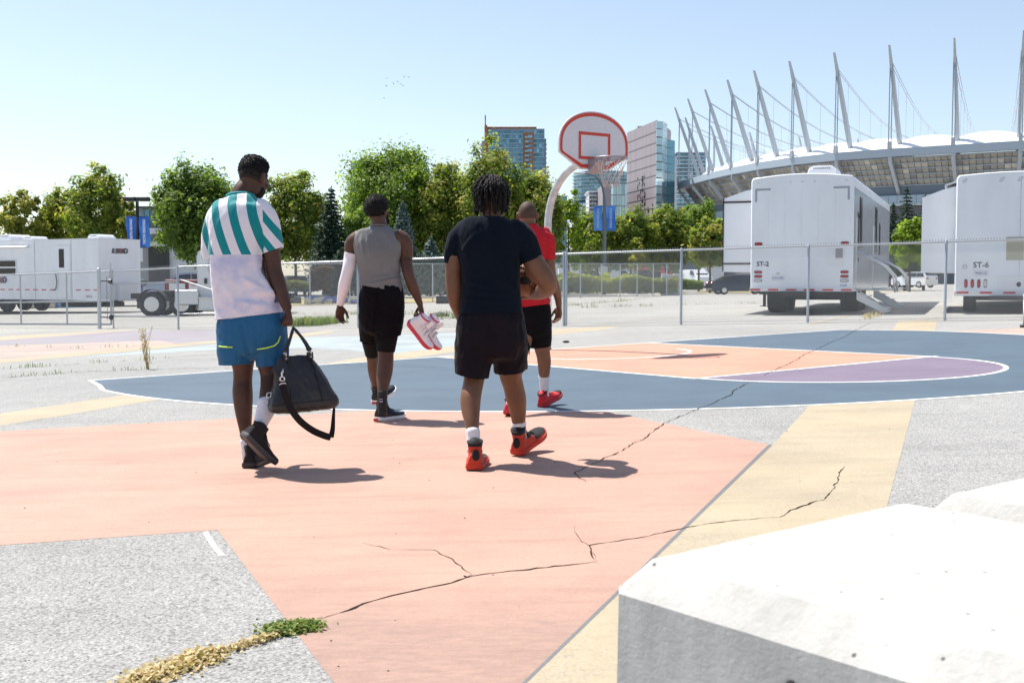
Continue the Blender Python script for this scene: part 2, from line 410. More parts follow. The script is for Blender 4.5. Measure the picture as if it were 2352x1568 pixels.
# ================================================================== people
def catmull(keys, sub):
    out = []; n = len(keys)
    for i in range(n - 1):
        k0, k1, k2, k3 = keys[max(i - 1, 0)], keys[i], keys[i + 1], keys[min(i + 2, n - 1)]
        for j in range(sub):
            t = j / sub; t2, t3 = t * t, t * t * t
            w = (-.5 * t3 + t2 - .5 * t, 1.5 * t3 - 2.5 * t2 + 1, -1.5 * t3 + 2 * t2 + .5 * t, .5 * t3 - .5 * t2)
            p = k0[0] * w[0] + k1[0] * w[1] + k2[0] * w[2] + k3[0] * w[3]
            q = [max(.001, k0[m] * w[0] + k1[m] * w[1] + k2[m] * w[2] + k3[m] * w[3]) for m in (1, 2)]
            out.append((p, q[0], q[1]))
    out.append(keys[-1][:3]); return out
def limb(mb, keys, lat=(1, 0, 0), n=20, sub=5, ex=2.0, cap=True):
    """a closed tapering tube through keys (centre, half width, half depth)"""
    keys = [(Vector(k[0]), k[1], k[2] if len(k) > 2 else k[1]) for k in keys]
    ks = catmull(keys, sub); lat = Vector(lat)
    if cap:
        def end(a, b, s):
            d = (a[0] - b[0]); d = d.normalized() if d.length > 1e-9 else Vector((0, 0, 1)); r = min(a[1], a[2]); o = []
            for ang in (30, 60, 82):
                o.append((a[0] + d * r * math.sin(R(ang)) * .8, a[1] * math.cos(R(ang)), a[2] * math.cos(R(ang))))
            return o
        ks = end(ks[0], ks[1], 1)[::-1] + ks + end(ks[-1], ks[-2], 1)
    rings = []
    for i, (p, a, b) in enumerate(ks):
        t = ks[min(i + 1, len(ks) - 1)][0] - ks[max(i - 1, 0)][0]; t = t.normalized() if t.length > 1e-9 else Vector((0, 0, 1))
        x = lat - t * lat.dot(t)
        if x.length < .1: x = Vector((0, 1, 0)) - t * t.y
        x.normalize(); y = t.cross(x); ring = []
        for k in range(n):
            th = 2 * math.pi * k / n; c, s_ = math.cos(th), math.sin(th)
            cc = math.copysign(abs(c) ** (2 / ex), c); ss = math.copysign(abs(s_) ** (2 / ex), s_)
            ring.append(p + x * a * cc + y * b * ss)
        rings.append(ring)
    mb.loft(rings, True); return mb
def capsule(mb, pts, rads, n=12): return limb(mb, [(Vector(p), r, r) for p, r in zip(pts, rads)], (1, .01, .02), n, 3)
def remesh(mb, voxel, smooth=4, name='m', fac=.5):
    me = bpy.data.meshes.new(name); me.from_pydata(mb.v, [], mb.f); me.update()
    bm = bmesh.new(); bm.from_mesh(me); bmesh.ops.recalc_face_normals(bm, faces=bm.faces[:]); bm.to_mesh(me); bm.free()
    o = bpy.data.objects.new(name, me); COL.objects.link(o)
    a = o.modifiers.new('r', 'REMESH'); a.mode = 'VOXEL'; a.voxel_size = voxel; a.adaptivity = 0
    if smooth:
        b = o.modifiers.new('s', 'SMOOTH'); b.factor = fac; b.iterations = smooth
    dg = bpy.context.evaluated_depsgraph_get(); dg.update()
    out = bpy.data.meshes.new_from_object(o.evaluated_get(dg))
    bpy.data.objects.remove(o); bpy.data.meshes.remove(me)
    out.name = name; out.materials.clear(); return out
def finish(me, m, cuts=(), fold=None, lip=.006):
    """cut hems (point, normal, radius), push folds along the normals, smooth shade"""
    bm = bmesh.new(); bm.from_mesh(me)
    for cut in cuts:      # (point, normal, radius about the cut axis, [side test on x, x limit])
        co = Vector(cut[0]); no = Vector(cut[1]).normalized(); rad = cut[2]; side = cut[3:] or None
        def inside(p):
            q = p - co; t = q.dot(no)
            if t < -.02 or t > .3: return False
            if side and (p.x - side[1]) * side[0] < 0: return False
            return (q - no * t).length < rad
        fs_ = [f for f in bm.faces if inside(f.calc_center_median())]
        vs_ = set(v for f in fs_ for v in f.verts); es_ = set(e for f in fs_ for e in f.edges)
        bmesh.ops.bisect_plane(bm, geom=list(vs_) + list(es_) + fs_, plane_co=co, plane_no=no, dist=1e-5)
        dead = [v for v in bm.verts if (v.co - co).dot(no) > 1e-5 and inside(v.co)]
        bmesh.ops.delete(bm, geom=dead, context='VERTS')
    if cuts:   # keep the garment only, not the offcuts
        left = set(bm.verts); best = []
        while left:
            st = [left.pop()]; isl = list(st)
            while st:
                for e in st.pop().link_edges:
                    for w in e.verts:
                        if w in left: left.discard(w); st.append(w); isl.append(w)
            if len(isl) > len(best): best = isl
        keep = set(best); bmesh.ops.delete(bm, geom=[v for v in bm.verts if v not in keep], context='VERTS')
    bm.normal_update()
    if fold:
        ds = [(v, v.normal.copy(), fold(v.co, v.normal)) for v in bm.verts]
        for v, nn, d in ds: v.co += nn * d
        bm.normal_update()
    be = [e for e in bm.edges if e.is_boundary]
    if be and lip:
        nr = {}
        for e in be:
            for v in e.verts: nr[v.index if v.index >= 0 else id(v)] = None
        r = bmesh.ops.extrude_edge_only(bm, edges=be)
        nv = [g for g in r['geom'] if isinstance(g, bmesh.types.BMVert)]
        for v in nv: v.co -= v.normal * lip if v.normal.length > .5 else Vector((0, 0, 0))
        for v in nv:
            for e in v.link_edges:
                o_ = e.other_vert(v)
                if o_ not in nv and (o_.co - v.co).length < lip * 3:
                    v.co = o_.co - o_.normal * lip; break
    bm.to_mesh(me); bm.free()
    me.polygons.foreach_set('use_smooth', [True] * len(me.polygons)); me.materials.append(m); me.update(); return me
def nz(x, y, z): return noise.noise(Vector((x, y, z)))
def folds(amp=.006, seed=0, vert=3.0, hor=13.0, diag=.0, extra=None):
    def f(p, n):
        w = .05 * nz(p.x * 4 + seed, p.y * 4, p.z * 4)
        a = nz((p.x + w) * hor + seed, p.y * hor, (p.z + (p.x + w) * diag) * vert + seed)
        b = nz((p.x - w) * 24 + seed * 2, p.y * 24, (p.z - p.x * 1.1) * 11)
        c = nz((p.x + w) * 15 + seed * 3, p.y * 15, (p.z + p.x * .7) * 24)
        r = amp * (1 - abs(a) * 2.2) * .6 + amp * a * .8 + amp * .55 * (1 - 2 * abs(b)) + amp * .35 * c
        if extra: r += extra(p, n)
        return r
    return f

def skin_mat(name, col):
    m = mat(name, col, .48, spec=.30, sss=.03); n = NT(m)
    v = n.ramp(n.noise(9, 5, .6), [(.3, .82), (.7, 1.14)])
    c = n.mix(1, col, v, 'MULTIPLY')
    n.base(c); n.rough(n.ramp(n.noise(40, 3), [(.3, .40), (.7, .56)])); n.bump(n.noise(420, 3, .6), .25, .0012); return m
def cloth_mat(name, col, rough=.85, weave=700, var=.12, sheen=.03, bumps=.25):
    m = mat(name, col, rough, spec=.25 if max(col) > .05 else .10, sheen=sheen); n = NT(m)
    c = n.mix(1, col, n.ramp(n.noise(5, 5, .6), [(.3, 1 - var), (.7, 1 + var)]), 'MULTIPLY')
    c = n.mix(.5, c, n.ramp(n.noise(weave, 2, .6), [(.3, .8), (.7, 1.15)]), 'MULTIPLY')
    n.base(c); n.bump(n.noise(weave, 2), bumps, .001); return m
def hair_mat(name, col=(.0055, .0048, .0048), rough=.6):
    m = mat(name, col, rough, spec=.18); n = NT(m)
    n.base(n.ramp(n.noise(160, 4, .7), [(.3, tuple(q * .5 for q in col)), (.75, tuple(q * 2.6 for q in col))])); n.bump(n.noise(190, 4, .75), .9, .005); return m

class Figure:
    def __init__(s, d0, label, skin, latS=(1, 0, 0)):
        s.d0 = d0; s.skin = skin; s.body = MB(); s.lat = Vector(latS); s.label = label; s.parts = []
    def p(s, u, v, dd=0.0): return P(u, v, s.d0 + dd)
    def k(s, u, v, w, dd=0.0, br=1.0):
        d = s.d0 + dd; a = w / 2 * d / FPX; return (P(u, v, d), a, a * br)
    def row(s, v, uL, uR, b, dd=0.0):
        d = s.d0 + dd; return (P((uL + uR) / 2, v, d), (uR - uL) / 2 * d / FPX, b)
    def root(s, base):
        s.o = empty('person', base, s.label, 'person'); return s.o
    def head(s, c, fwd, up, sc=1.0, width=1.0):
        y = Vector(fwd).normalized(); z = Vector(up); z = (z - y * z.dot(y)).normalized(); x = y.cross(z)
        s.HM = frame3(x, y, z); s.hc = Vector(c); s.hs = sc
        def W_(a, b, c_): return s.hc + s.HM @ (Vector((a * width, b, c_)) * sc)
        b = s.body
        b.ball(W_(0, -.006, .022), sc, 28, 18, (.076 * width, .097, .099), s.HM)
        b.ball(W_(0, .028, -.045), sc, 22, 14, (.060 * width, .066, .074), s.HM)
        b.ball(W_(0, .062, -.088), sc, 14, 10, (.030, .028, .026), s.HM)
        b.ball(W_(0, .075, .03), sc, 16, 10, (.055, .022, .02), s.HM)
        limb(b, [(W_(0, .086, .022), .008 * sc, .008 * sc), (W_(0, .102, -.004), .012 * sc, .011 * sc), (W_(0, .108, -.02), .016 * sc, .013 * sc), (W_(0, .092, -.03), .014 * sc, .01 * sc)], x, 12, 3)
        b.ball(W_(0, .088, -.056), sc, 14, 8, (.026, .012, .012), s.HM)
        for sx in (-1, 1):
            b.ball(W_(sx * .042, .068, -.012), sc, 12, 8, (.024, .022, .02), s.HM)
            limb(b, [(W_(sx * .078, .002, -.032), .008 * sc, .010 * sc), (W_(sx * .083, -.004, -.012), .009 * sc, .016 * sc), (W_(sx * .087, -.012, .012), .008 * sc, .018 * sc), (W_(sx * .085, -.014, .026), .006 * sc, .012 * sc)], x, 12, 3)
        s.W_ = W_
    def eyes(s):
        for sx in (-1, 1):
            e = MB(); e.ball(s.W_(sx * .031, .083, .008), .0125 * s.hs, 12, 8); e.mi = 1
            e.ball(s.W_(sx * .031, .0905, .008), .0065 * s.hs, 10, 6)
            e.build('eye', [mat('eye_white', (.7, .68, .64), .2), mat('eye_dark', (.02, .012, .01), .1)], s.o, True)
    def cap(s, name, m, thick, center=(0, -.006, .022), rad=(.076, .097, .099), amp=.006, freq=60, nu=96, nv=64, width=1.0, tufts=0, seed=1, tr=.006):
        """hair hugging the head; thick(d) gives metres over the skin for unit direction d, negative hides it"""
        b = MB(); rings = []; r = random.Random(seed); good = []
        for i in range(nv + 1):
            th = math.pi * i / nv; ring = []
            for j in range(nu):
                ph = 2 * math.pi * j / nu
                d = Vector((math.sin(th) * math.cos(ph), math.sin(th) * math.sin(ph), -math.cos(th)))
                t = thick(d); q = Vector((d.x * rad[0] * width, d.y * rad[1], d.z * rad[2]))
                nn = Vector((d.x / rad[0], d.y / rad[1], d.z / rad[2])).normalized()
                if t > 0: t += amp * nz(d.x * freq * .1, d.y * freq * .1, d.z * freq * .1) + amp * .8 * nz(d.x * freq * .31, d.y * freq * .31, d.z * freq * .31)
                pt = s.hc + s.HM @ ((Vector(center) + q + nn * t) * s.hs)
                if t > .006: good.append((pt, s.HM @ nn))
                ring.append(pt)
            rings.append(ring)
        b.loft(rings, True)
        for _ in range(tufts if good else 0):
            pt, nn = r.choice(good); a = Vector((r.gauss(0, 1), r.gauss(0, 1), r.gauss(0, 1))).normalized()
            c = pt + nn * r.uniform(-.003, .004); b.ball(c, r.uniform(.6, 1.3) * tr, 6, 4, (1, 1, 1))
        return b.build(name, m, s.o, True)
    def torso(s, keys, ex=2.5): limb(s.body, keys, s.lat, 32, 5, ex)
    def arm(s, keys): limb(s.body, keys, (1, 0, 0), 20, 5)
    def leg(s, keys): limb(s.body, keys, (1, 0, 0), 22, 5, 2.1)
    def hand(s, wrist, ydir, thumb, palm, size=1.0, curl=(.35, .5, .4), spread=.06, thumb_in=.35, mb=None):
        """palm, four fingers of unequal length that bend at three joints, and a thumb leaving the side of the palm"""
        y = Vector(ydir).normalized(); x = Vector(thumb); x = (x - y * x.dot(y)).normalized(); pn = Vector(palm); pn = (pn - y * pn.dot(y) - x * pn.dot(x)).normalized()
        b = mb or s.body; w = Vector(wrist); k = size
        limb(b, [(w - y * .02 * k, .024 * k, .019 * k), (w + y * .012 * k, .029 * k, .019 * k), (w + y * .05 * k, .040 * k, .018 * k), (w + y * .082 * k, .041 * k, .015 * k), (w + y * .092 * k, .036 * k, .012 * k)], x, 18, 4, 2.4)
        for i, (L, rr) in enumerate(((.072, .0092), (.082, .0096), (.076, .0090), (.060, .0080))):
            p = w + (y * (.088 - .004 * abs(i - 1)) + x * (.030 - .0205 * i)) * k; a = 0.0
            side = (1 - i) * spread
            pts = [p - y * .012 * k]; rads = [rr * 1.05 * k]
            pts.append(p); rads.append(rr * 1.08 * k)
            for seg, (fr, cu) in enumerate(zip((.44, .31, .25), curl)):
                a += cu * (1 + .1 * i)
                dvec = (y * math.cos(a) + pn * math.sin(a) + x * side * math.cos(a)).normalized()
                p = p + dvec * L * fr * k; pts.append(p); rads.append(rr * (1.0, .92, .72)[seg] * k)
            capsule(b, pts, rads, 12)
        t0 = w + (y * .022 + x * .026 + pn * .004) * k
        d1 = (y * .72 + x * .62 + pn * thumb_in).normalized(); d2 = (y * .92 + x * .22 + pn * (thumb_in + .15)).normalized()
        capsule(b, [t0, t0 + d1 * .036 * k, t0 + d1 * .036 * k + d2 * .032 * k, t0 + d1 * .036 * k + d2 * .058 * k], [.0135 * k, .0118 * k, .0108 * k, .0085 * k], 12)
        return w + y * .06 * k
    def close(s, voxel=.0052):
        me = remesh(s.body, voxel, 3, 'body'); finish(me, s.skin); o = link('body', me); wparent(o, s.o); s.bodyo = o; return o
    def cloth(s, name, mb, m, cuts, fold=None, voxel=.008, smooth=6, parent=None):
        me = remesh(mb, voxel, smooth, name); finish(me, m, cuts, fold); o = link(name, me); wparent(o, parent or s.o); return o
    def sock(s, keys, m, ribs=True):
        b = MB(); limb(b, keys, (1, 0, 0), 24, 8)
        me = b.mesh('sock', m, True); o = link('sock', me); wparent(o, s.o); return o

def shoe_shape(L=.30, high=0.0, bulk=1.0):
    """rings along the shoe: y, half width, top height"""
    base = [(.00, .024, .070), (.03, .034, .088 + high * .7), (.10, .038, .098 + high), (.22, .039, .100 + high), (.30, .039, .100 + high * .75), (.40, .040, .092 + high * .2),
            (.52, .044, .078), (.64, .049, .066), (.76, .050, .058), (.86, .046, .052), (.94, .035, .045), (1.0, .016, .032)]
    return [(y * L, w * bulk, h) for y, w, h in base]
def shoe(fig, heel, fwd, up, mats, L=.30, high=0.0, zone=None, name='shoe', parent=None, sole_h=.030, bulk=1.0, laces=True, details=None):
    """sole, upper with an open collar, tongue and laces; returns the upper"""
    y = Vector(fwd).normalized(); z = Vector(up); z = (z - y * z.dot(y)).normalized(); x = y.cross(z); M = frame3(x, y, z); o0 = Vector(heel)
    T = lambda q: o0 + M @ Vector(q)
    sh = shoe_shape(L, high, bulk)
    def spring(yy): t = yy / L; return .016 * max(0, (t - .72) / .28) ** 2 + .006 * max(0, (.1 - t) / .1) ** 2
    # upper: foot and ankle grown together
    ks = catmull([(Vector((0, q[0], 0)), q[1], q[2]) for q in sh], 4)
    ub = MB(); rings = []; NS = 24
    for (c, w, h) in ks:
        s0 = spring(c.y) + sole_h * .55; ht = max(.02, min(h, .100) - sole_h * .55); ring = []
        for k in range(NS):
            th = 2 * math.pi * k / NS; cx_ = math.copysign(abs(math.cos(th)) ** .75, math.cos(th)); sn = math.sin(th)
            if sn >= 0: z_ = s0 + .02 + (ht - .02) * abs(sn) ** .9; tp = 1 - .30 * sn * (1 if c.y < L * .45 else .55)
            else: z_ = s0 + .02 * (1 - abs(sn) ** .6); tp = 1
            ring.append(T((cx_ * w * tp, c.y, z_)))
        rings.append(ring)
    ub.loft(rings, True)
    ztop = .104 + high
    limb(ub, [(T((0, L * .17, .03)), .034 * bulk, .048), (T((0, L * .175, .07)), .033 * bulk, .046), (T((0, L * .18, .10 + high * .4)), .0335 * bulk, .045), (T((0, L * .175, ztop)), .037 * bulk, .047)], x, 20, 4, 2.3)
    limb(ub, [(T((0, L * .52, .068)), .020 * bulk, .012), (T((0, L * .40, .092)), .022 * bulk, .012), (T((0, L * .325, ztop - .004)), .023 * bulk, .010), (T((0, L * .315, ztop + .022)), .024 * bulk, .008)], x, 14, 4)
    me = remesh(ub, .0055, 2, name)
    for mm in mats['upper']: me.materials.append(mm)
    Mi = M.transposed(); idx = []
    for pl in me.polygons:
        q = Mi @ (Vector(pl.center) - o0); idx.append(zone(q.y / L, q.z, q.x) if zone else 0)
    me.polygons.foreach_set('material_index', idx)
    me.polygons.foreach_set('use_smooth', [True] * len(me.polygons))
    up_o = link(name, me); wparent(up_o, parent or fig.o)
    # sole
    sb = MB(); rb = []
    outline = [(w * 1.08 + .003, c.y) for c, w, h in ks]; N = len(outline)
    lower = []; mid = []; upper = []
    loop = [(-w, yy) for w, yy in outline] + [(w, yy) for w, yy in outline[::-1]]
    for lv, zz in ((.90, 0.0), (1.0, .008), (1.02, .018), (.98, sole_h)):
        rb.append([T((a * lv, (b - L / 2) * (1 + .015 * (lv - .9) * 10) + L / 2, zz + spring(b) * (1 if zz < .02 else 1))) for a, b in loop])
    sb.loft(rb, True)
    so = sb.build('sole', mats['sole'], up_o, True, 40)
    # collar ring, tongue, laces
    cb = MB(); ring = [T((.034 * bulk * math.cos(a), L * .172 + .044 * math.sin(a), ztop + .012 + .008 * math.sin(a))) for a in [i * math.pi / 9 for i in range(19)]]
    cb.tube(ring, .0075, 8, False)
    cb.build('collar', mats.get('collar', mats['upper'][0]), up_o, True)
    if laces:
        lb = MB()
        for i in range(5):
            t = .40 + .05 * i; h_ = np.interp(t, [.38, .44, .52, .66], [.100, .088, .076, .066]) + .006
            lb.tube([T((-.024, t * L, h_ - .006)), T((0, t * L + .004, h_ + .0045)), T((.024, t * L, h_ - .006))], .0034, 6)
        lb.build('lace', mats.get('lace', mats['upper'][0]), up_o, True)
    if details: details(T, up_o, sh)
    return up_o
M_SK1 = skin_mat('skin_deep', (.082, .038, .025)); M_SK2 = skin_mat('skin_dark', (.100, .048, .031))
M_SK3 = skin_mat('skin_brown', (.165, .078, .044)); M_SK4 = skin_mat('skin_tan_brown', (.20, .095, .053))
M_HAIR = hair_mat('hair_black'); M_BUZZ = mat('hair_buzz', (.075, .045, .032), .7, spec=.3)
def sock_mat(name, col):
    m = mat(name, col, .9, sheen=.2); n = NT(m); x = n.xyz(n.mapping((900, 900, 900)))
    n.bump(n.math('SINE', n.math('ADD', x[0], n.math('MULTIPLY', x[1], .6))), .5, .002)
    n.base(n.mix(1, col, n.ramp(n.noise(60, 3), [(.3, .86), (.7, 1.04)]), 'MULTIPLY')); return m
M_WSOCK = sock_mat('sock_white', (.80, .78, .82)); M_BSOCK = sock_mat('sock_black', (.018, .018, .02))
def shrink(rows, da, db): return [(c, max(.02, a - da), max(.02, b - db)) for c, a, b in rows]
def groove(f, px, depth, w):
    q = [P(u, v, f.d0) for u, v in px]
    def g(p, n):
        if n.y > .2: return 0
        for a, b in zip(q, q[1:]):
            if b.z <= p.z <= a.z: t = (a.z - p.z) / (a.z - b.z); return -depth * math.exp(-((p.x - (a.x + (b.x - a.x) * t)) / w) ** 2)
        return 0
    return g
def down(a, b): return (Vector(b) - Vector(a)).normalized()

# ---------------------------------------------------------------- person 1: striped shirt, blue shorts, carries the bag
f1 = Figure(6.88, 'young man in teal and white striped shirt and blue shorts, head bowed, walking away', M_SK1, (1, -.12, 0))
f1.root(G(572, 1072))
srows = [f1.row(446, 534, 570, .055, .05), f1.row(457, 523, 580, .075, .04), f1.row(467, 506, 598, .095, .03), f1.row(482, 488, 611, .118, .02), f1.row(505, 483, 613, .13), f1.row(535, 481, 609, .135), f1.row(565, 482, 605, .135),
         f1.row(595, 484, 605, .13), f1.row(630, 486, 613, .125), f1.row(665, 489, 627, .13), f1.row(695, 493, 640, .135), f1.row(720, 496, 649, .14), f1.row(755, 498, 656, .14)]
f1.torso(shrink(srows[1:], .022, .022) + [(f1.p(577, 775), .15, .105)])
f1.head(f1.p(582, 413, .10), (.46, .80, -.46), (.10, .42, 1), 1.0, .98)
limb(f1.body, [(f1.p(548, 476, .03), .085, .075), (f1.p(550, 457, .04), .064, .062), (f1.p(558, 438, .06), .058, .060), (f1.p(573, 420, .09), .054, .058)], (1, 0, 0))
f1.arm([f1.k(596, 492, 60), f1.k(613, 520, 47), f1.k(621, 560, 41, -.01), f1.k(626, 595, 38, -.02), f1.k(630, 622, 36, -.03), f1.k(639, 650, 36, -.05), f1.k(650, 682, 29, -.08), f1.k(660, 708, 22, -.1, .85)])
f1.arm([f1.k(498, 505, 50), f1.k(489, 540, 40, .03), f1.k(496, 585, 34, .10), f1.k(506, 612, 32, .16), f1.k(522, 645, 30, .26), f1.k(540, 672, 20, .34)])
f1.hand(f1.p(660, 710, -.1), (.22, -.06, -1), (-.35, .95, 0), (-.95, -.25, .1), 1.0, (1.35, 1.5, .9), .02, .6)
f1.hand(f1.p(541, 673, .34), (.6, .3, -.6), (0, .2, 1), (.3, -.9, 0), .95, (.5, .6, .4), .03)
f1.leg([f1.k(553, 770, 74), f1.k(556, 815, 62, .03), f1.k(558, 845, 47, .05), f1.k(557.5, 872, 43, .06), f1.k(557, 896, 46, .05), f1.k(558, 918, 45, .04), f1.k(560, 950, 38, .03), f1.k(563, 980, 30, .02), f1.k(566, 1010, 24, .02), f1.k(568, 1040, 22, .03), f1.k(570, 1052, 24, .06)])
f1.leg([f1.k(608, 770, 74), f1.k(616, 820, 62), f1.k(621, 855, 48, .02), f1.k(621, 882, 45, -.01), f1.k(617, 908, 42, -.07), f1.k(611, 935, 36, -.14), f1.k(602, 962, 28, -.19), f1.k(593, 988, 23, -.22), f1.k(590, 1002, 23, -.2)])
f1.close(); f1.eyes()
def h1(d):   # short on top, faded towards nape and temples
    line_ = -.42 if d.y < 0 else -.42 + 1.0 * d.y
    t = (d.z - line_) / .75
    if t < 0: return -.012
    return min(.026, .001 + .026 * max(0, t - .42) ** .8) + (.006 if d.z > .6 else 0)
f1.cap('hair', M_HAIR, h1, amp=.004, freq=110, tufts=2600, tr=.0026, width=.98)
M_FADE = mat('hair_fade', (.026, .016, .012), .7, spec=.25)
f1.cap('hair_fade', M_FADE, lambda d: .0012 if d.z > ((-.60 if d.y < 0 else -.60 + 1.3 * d.y)) else -.012, amp=0, nu=64, nv=48, width=.98)
def bd1(d): return .004 if (d.z < .05 and d.y > -.1 and d.z > -.95) else -.012
f1.cap('beard', M_HAIR, bd1, (0, .028, -.045), (.060, .066, .074), amp=.003, nu=48, nv=36, tufts=0)

def striped():
    teal, white = (.0, .235, .255), (.78, .735, .79)
    out = []
    for kind in ('back', 'sleeve', 'lower'):
        m = mat('jersey_' + kind, white, .75, spec=.25, sheen=.2); n = NT(m); x = n.xyz(); zt = P(545, 461, 6.76).z
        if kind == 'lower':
            cl = n.noise(5.5, 4, .55, n.mapping((1, 1, 1.5), (0, .5, 0), loc=(3.1, 0, 1.7)))  # blue smears: shade and light through the cloth, painted into its colour
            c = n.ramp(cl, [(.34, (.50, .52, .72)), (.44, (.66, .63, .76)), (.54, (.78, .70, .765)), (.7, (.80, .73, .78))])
        else:
            dz = n.math('SUBTRACT', zt, x[2])
            if kind == 'back':
                sh_ = n.math('ADD', n.math('MULTIPLY', dz, .16), n.math('MULTIPLY', n.math('MULTIPLY', dz, dz), .39)); x0 = -1.699
            else:
                sh_ = n.math('MULTIPLY', dz, .79); x0 = -1.586
            q = n.math('DIVIDE', n.math('SUBTRACT', n.math('SUBTRACT', x[0], sh_), x0), .1125)
            fr = n.math('FRACT', n.math('ADD', q, 20.0)); is_t = n.math('LESS_THAN', fr, .485)
            c = n.mix(is_t, white, teal)
        c = n.mix(.4, c, n.ramp(n.noise(600, 2), [(.3, .84), (.7, 1.1)]), 'MULTIPLY')
        n.base(c); n.bump(n.noise(700, 2), .2, .001); out.append(m)
    return out
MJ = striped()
sb = MB(); limb(sb, srows, (1, -.12, 0), 40, 5, 2.5)
limb(sb, [f1.k(592, 484, 62), f1.k(608, 506, 60), f1.k(619, 540, 56), f1.k(625, 575, 52), f1.k(632, 612, 52)], (1, 0, 0), 24, 5)
limb(sb, [f1.k(503, 500, 56), f1.k(489, 530, 46, .03), f1.k(484, 565, 42, .05), f1.k(486, 600, 42, .07), f1.k(490, 630, 40, .1)], (1, 0, 0), 24, 5)
def f1x(p, n):
    h = 0
    for (u, v, du, dv, w, a) in ((560, 640, 60, 36, 7, 0.0170), (585, 668, 55, 22, 6, 0.0170), (545, 690, 70, 14, 7, 0.0102), (600, 640, 22, 40, 6, 0.0153), (520, 660, 30, 40, 9, 0.0102)):
        c = P(u, v, 6.76); e = P(u + du, v + dv, 6.76) - c; L = e.length; e.normalize(); q = Vector((p.x - c.x, 0, p.z - c.z)); t = q.dot(Vector((e.x, 0, e.z)))
        if -.03 < t < L + .03 and n.y < .3:
            dd = (q - Vector((e.x, 0, e.z)) * t).length; h += a * math.exp(-(dd / (w / 379)) ** 2) * min(1, (t + .03) / .05, (L + .03 - t) / .05)
    return h
z_h = f1.p(575, 725)
hem_n = Vector((f1.p(651, 716) - f1.p(497, 734))); hem_n = Vector((-hem_n.z, 0, hem_n.x)).normalized() * -1
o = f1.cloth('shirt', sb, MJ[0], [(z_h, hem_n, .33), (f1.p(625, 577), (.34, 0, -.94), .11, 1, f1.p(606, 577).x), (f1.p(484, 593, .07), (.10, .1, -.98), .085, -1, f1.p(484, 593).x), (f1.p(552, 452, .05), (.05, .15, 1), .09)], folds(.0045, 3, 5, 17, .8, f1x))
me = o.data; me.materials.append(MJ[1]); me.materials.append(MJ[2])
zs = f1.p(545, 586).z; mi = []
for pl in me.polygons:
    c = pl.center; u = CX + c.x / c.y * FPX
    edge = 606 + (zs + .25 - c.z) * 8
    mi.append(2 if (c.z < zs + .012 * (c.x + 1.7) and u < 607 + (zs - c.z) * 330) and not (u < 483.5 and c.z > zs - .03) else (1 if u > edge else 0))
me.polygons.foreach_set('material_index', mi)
cb = MB(); ring = []
for i in range(29):
    a = 2 * math.pi * i / 28; c = f1.p(552, 453, .045); ring.append(c + Vector((.078 * math.cos(a), .074 * math.sin(a), .004 - .014 * math.sin(a) + .004 * math.cos(a))))
cb.tube(ring, .012, 8, False); cb.build('collar', mat('jersey_teal', (.0, .235, .255), .75), o, True)
hb = MB(); hb.tube([f1.p(499, 730.5, -.10), f1.p(530, 731, -.135), f1.p(575, 724.5, -.145), f1.p(625, 717, -.135), f1.p(648, 712.5, -.09)], .0016, 6); hb.build('hem_stitch', MJ[2], o, True)

m = cloth_mat('shorts_blue', (.012, .105, .235), .6, 500, .08, .03); M_S1 = m
sb = MB(); limb(sb, [f1.row(702, 508, 640, .12), f1.row(735, 500, 655, .135), f1.row(770, 499, 659, .135), f1.row(786, 502, 660, .13)], (1, -.1, 0), 36, 5, 2.4)
limb(sb, [f1.k(543, 770, 82), f1.k(540, 805, 81, 0, 1.05), f1.k(542, 835, 74, .02, 1.1), f1.k(544, 860, 72, .03, 1.1)], (1, 0, 0), 26, 5)
limb(sb, [f1.k(618, 770, 82), f1.k(623, 805, 79, 0, 1.05), f1.k(626, 840, 71, .0, 1.1), f1.k(628, 870, 70, .0, 1.1)], (1, 0, 0), 26, 5)
o = f1.cloth('shorts', sb, M_S1, [(f1.p(546, 836), (.03, 0, -1), .2, -1, f1.p(583, 836).x), (f1.p(622, 839), (.1, 0, -1), .2, 1, f1.p(583, 836).x)], folds(.005, 11, 6, 18, .3, groove(f1, [(566, 742), (574, 780), (583, 815)], .009, .012)))
M_NEON = mat('neon_yellow', (.62, .86, .06), .5)
nb = MB(); nb.tube([f1.p(503, 795, -.10), f1.p(512, 796.5, -.125), f1.p(524, 797, -.14), f1.p(534, 797, -.15)], .0042, 6); wparent(nb.build('piping', M_NEON, None, True), o)
nb = MB(); nb.tube([f1.p(591, 802, -.145), f1.p(612, 799, -.158), f1.p(630, 794, -.152), f1.p(639, 786, -.138), f1.p(644, 772, -.128)], .0042, 6); wparent(nb.build('piping', M_NEON, None, True), o)
f1.sock([f1.k(565, 1012, 27, .02), f1.k(567, 1030, 26, .02), f1.k(569, 1050, 26, .05)], M_WSOCK)
f1.sock([f1.k(613, 928, 45, -.13), f1.k(609, 945, 42, -.155), f1.k(601, 966, 35, -.19), f1.k(593, 988, 31, -.22), f1.k(590, 1002, 27, -.2)], M_WSOCK)
M_BLKM = cloth_mat('shoe_black_mesh', (.022, .020, .022), .8, 300, .2, .1); M_BLKR = mat('rubber_black', (.02, .019, .02), .55); M_GREYR = mat('rubber_dark_grey', (.055, .05, .052), .6)
shoe(f1, G(574, 1074) + Vector((0, -.03, 0)), (.10, 1, 0), (0, 0, 1), dict(upper=[M_BLKM], sole=M_BLKR), .31, .01, bulk=1.15)
hl = f1.p(556, 1003, -.33); toe = f1.p(618, 1064, -.17)
shoe(f1, hl, toe - hl, (.62, .5, .5), dict(upper=[M_BLKM], sole=M_GREYR), .30, .01, bulk=1.12)

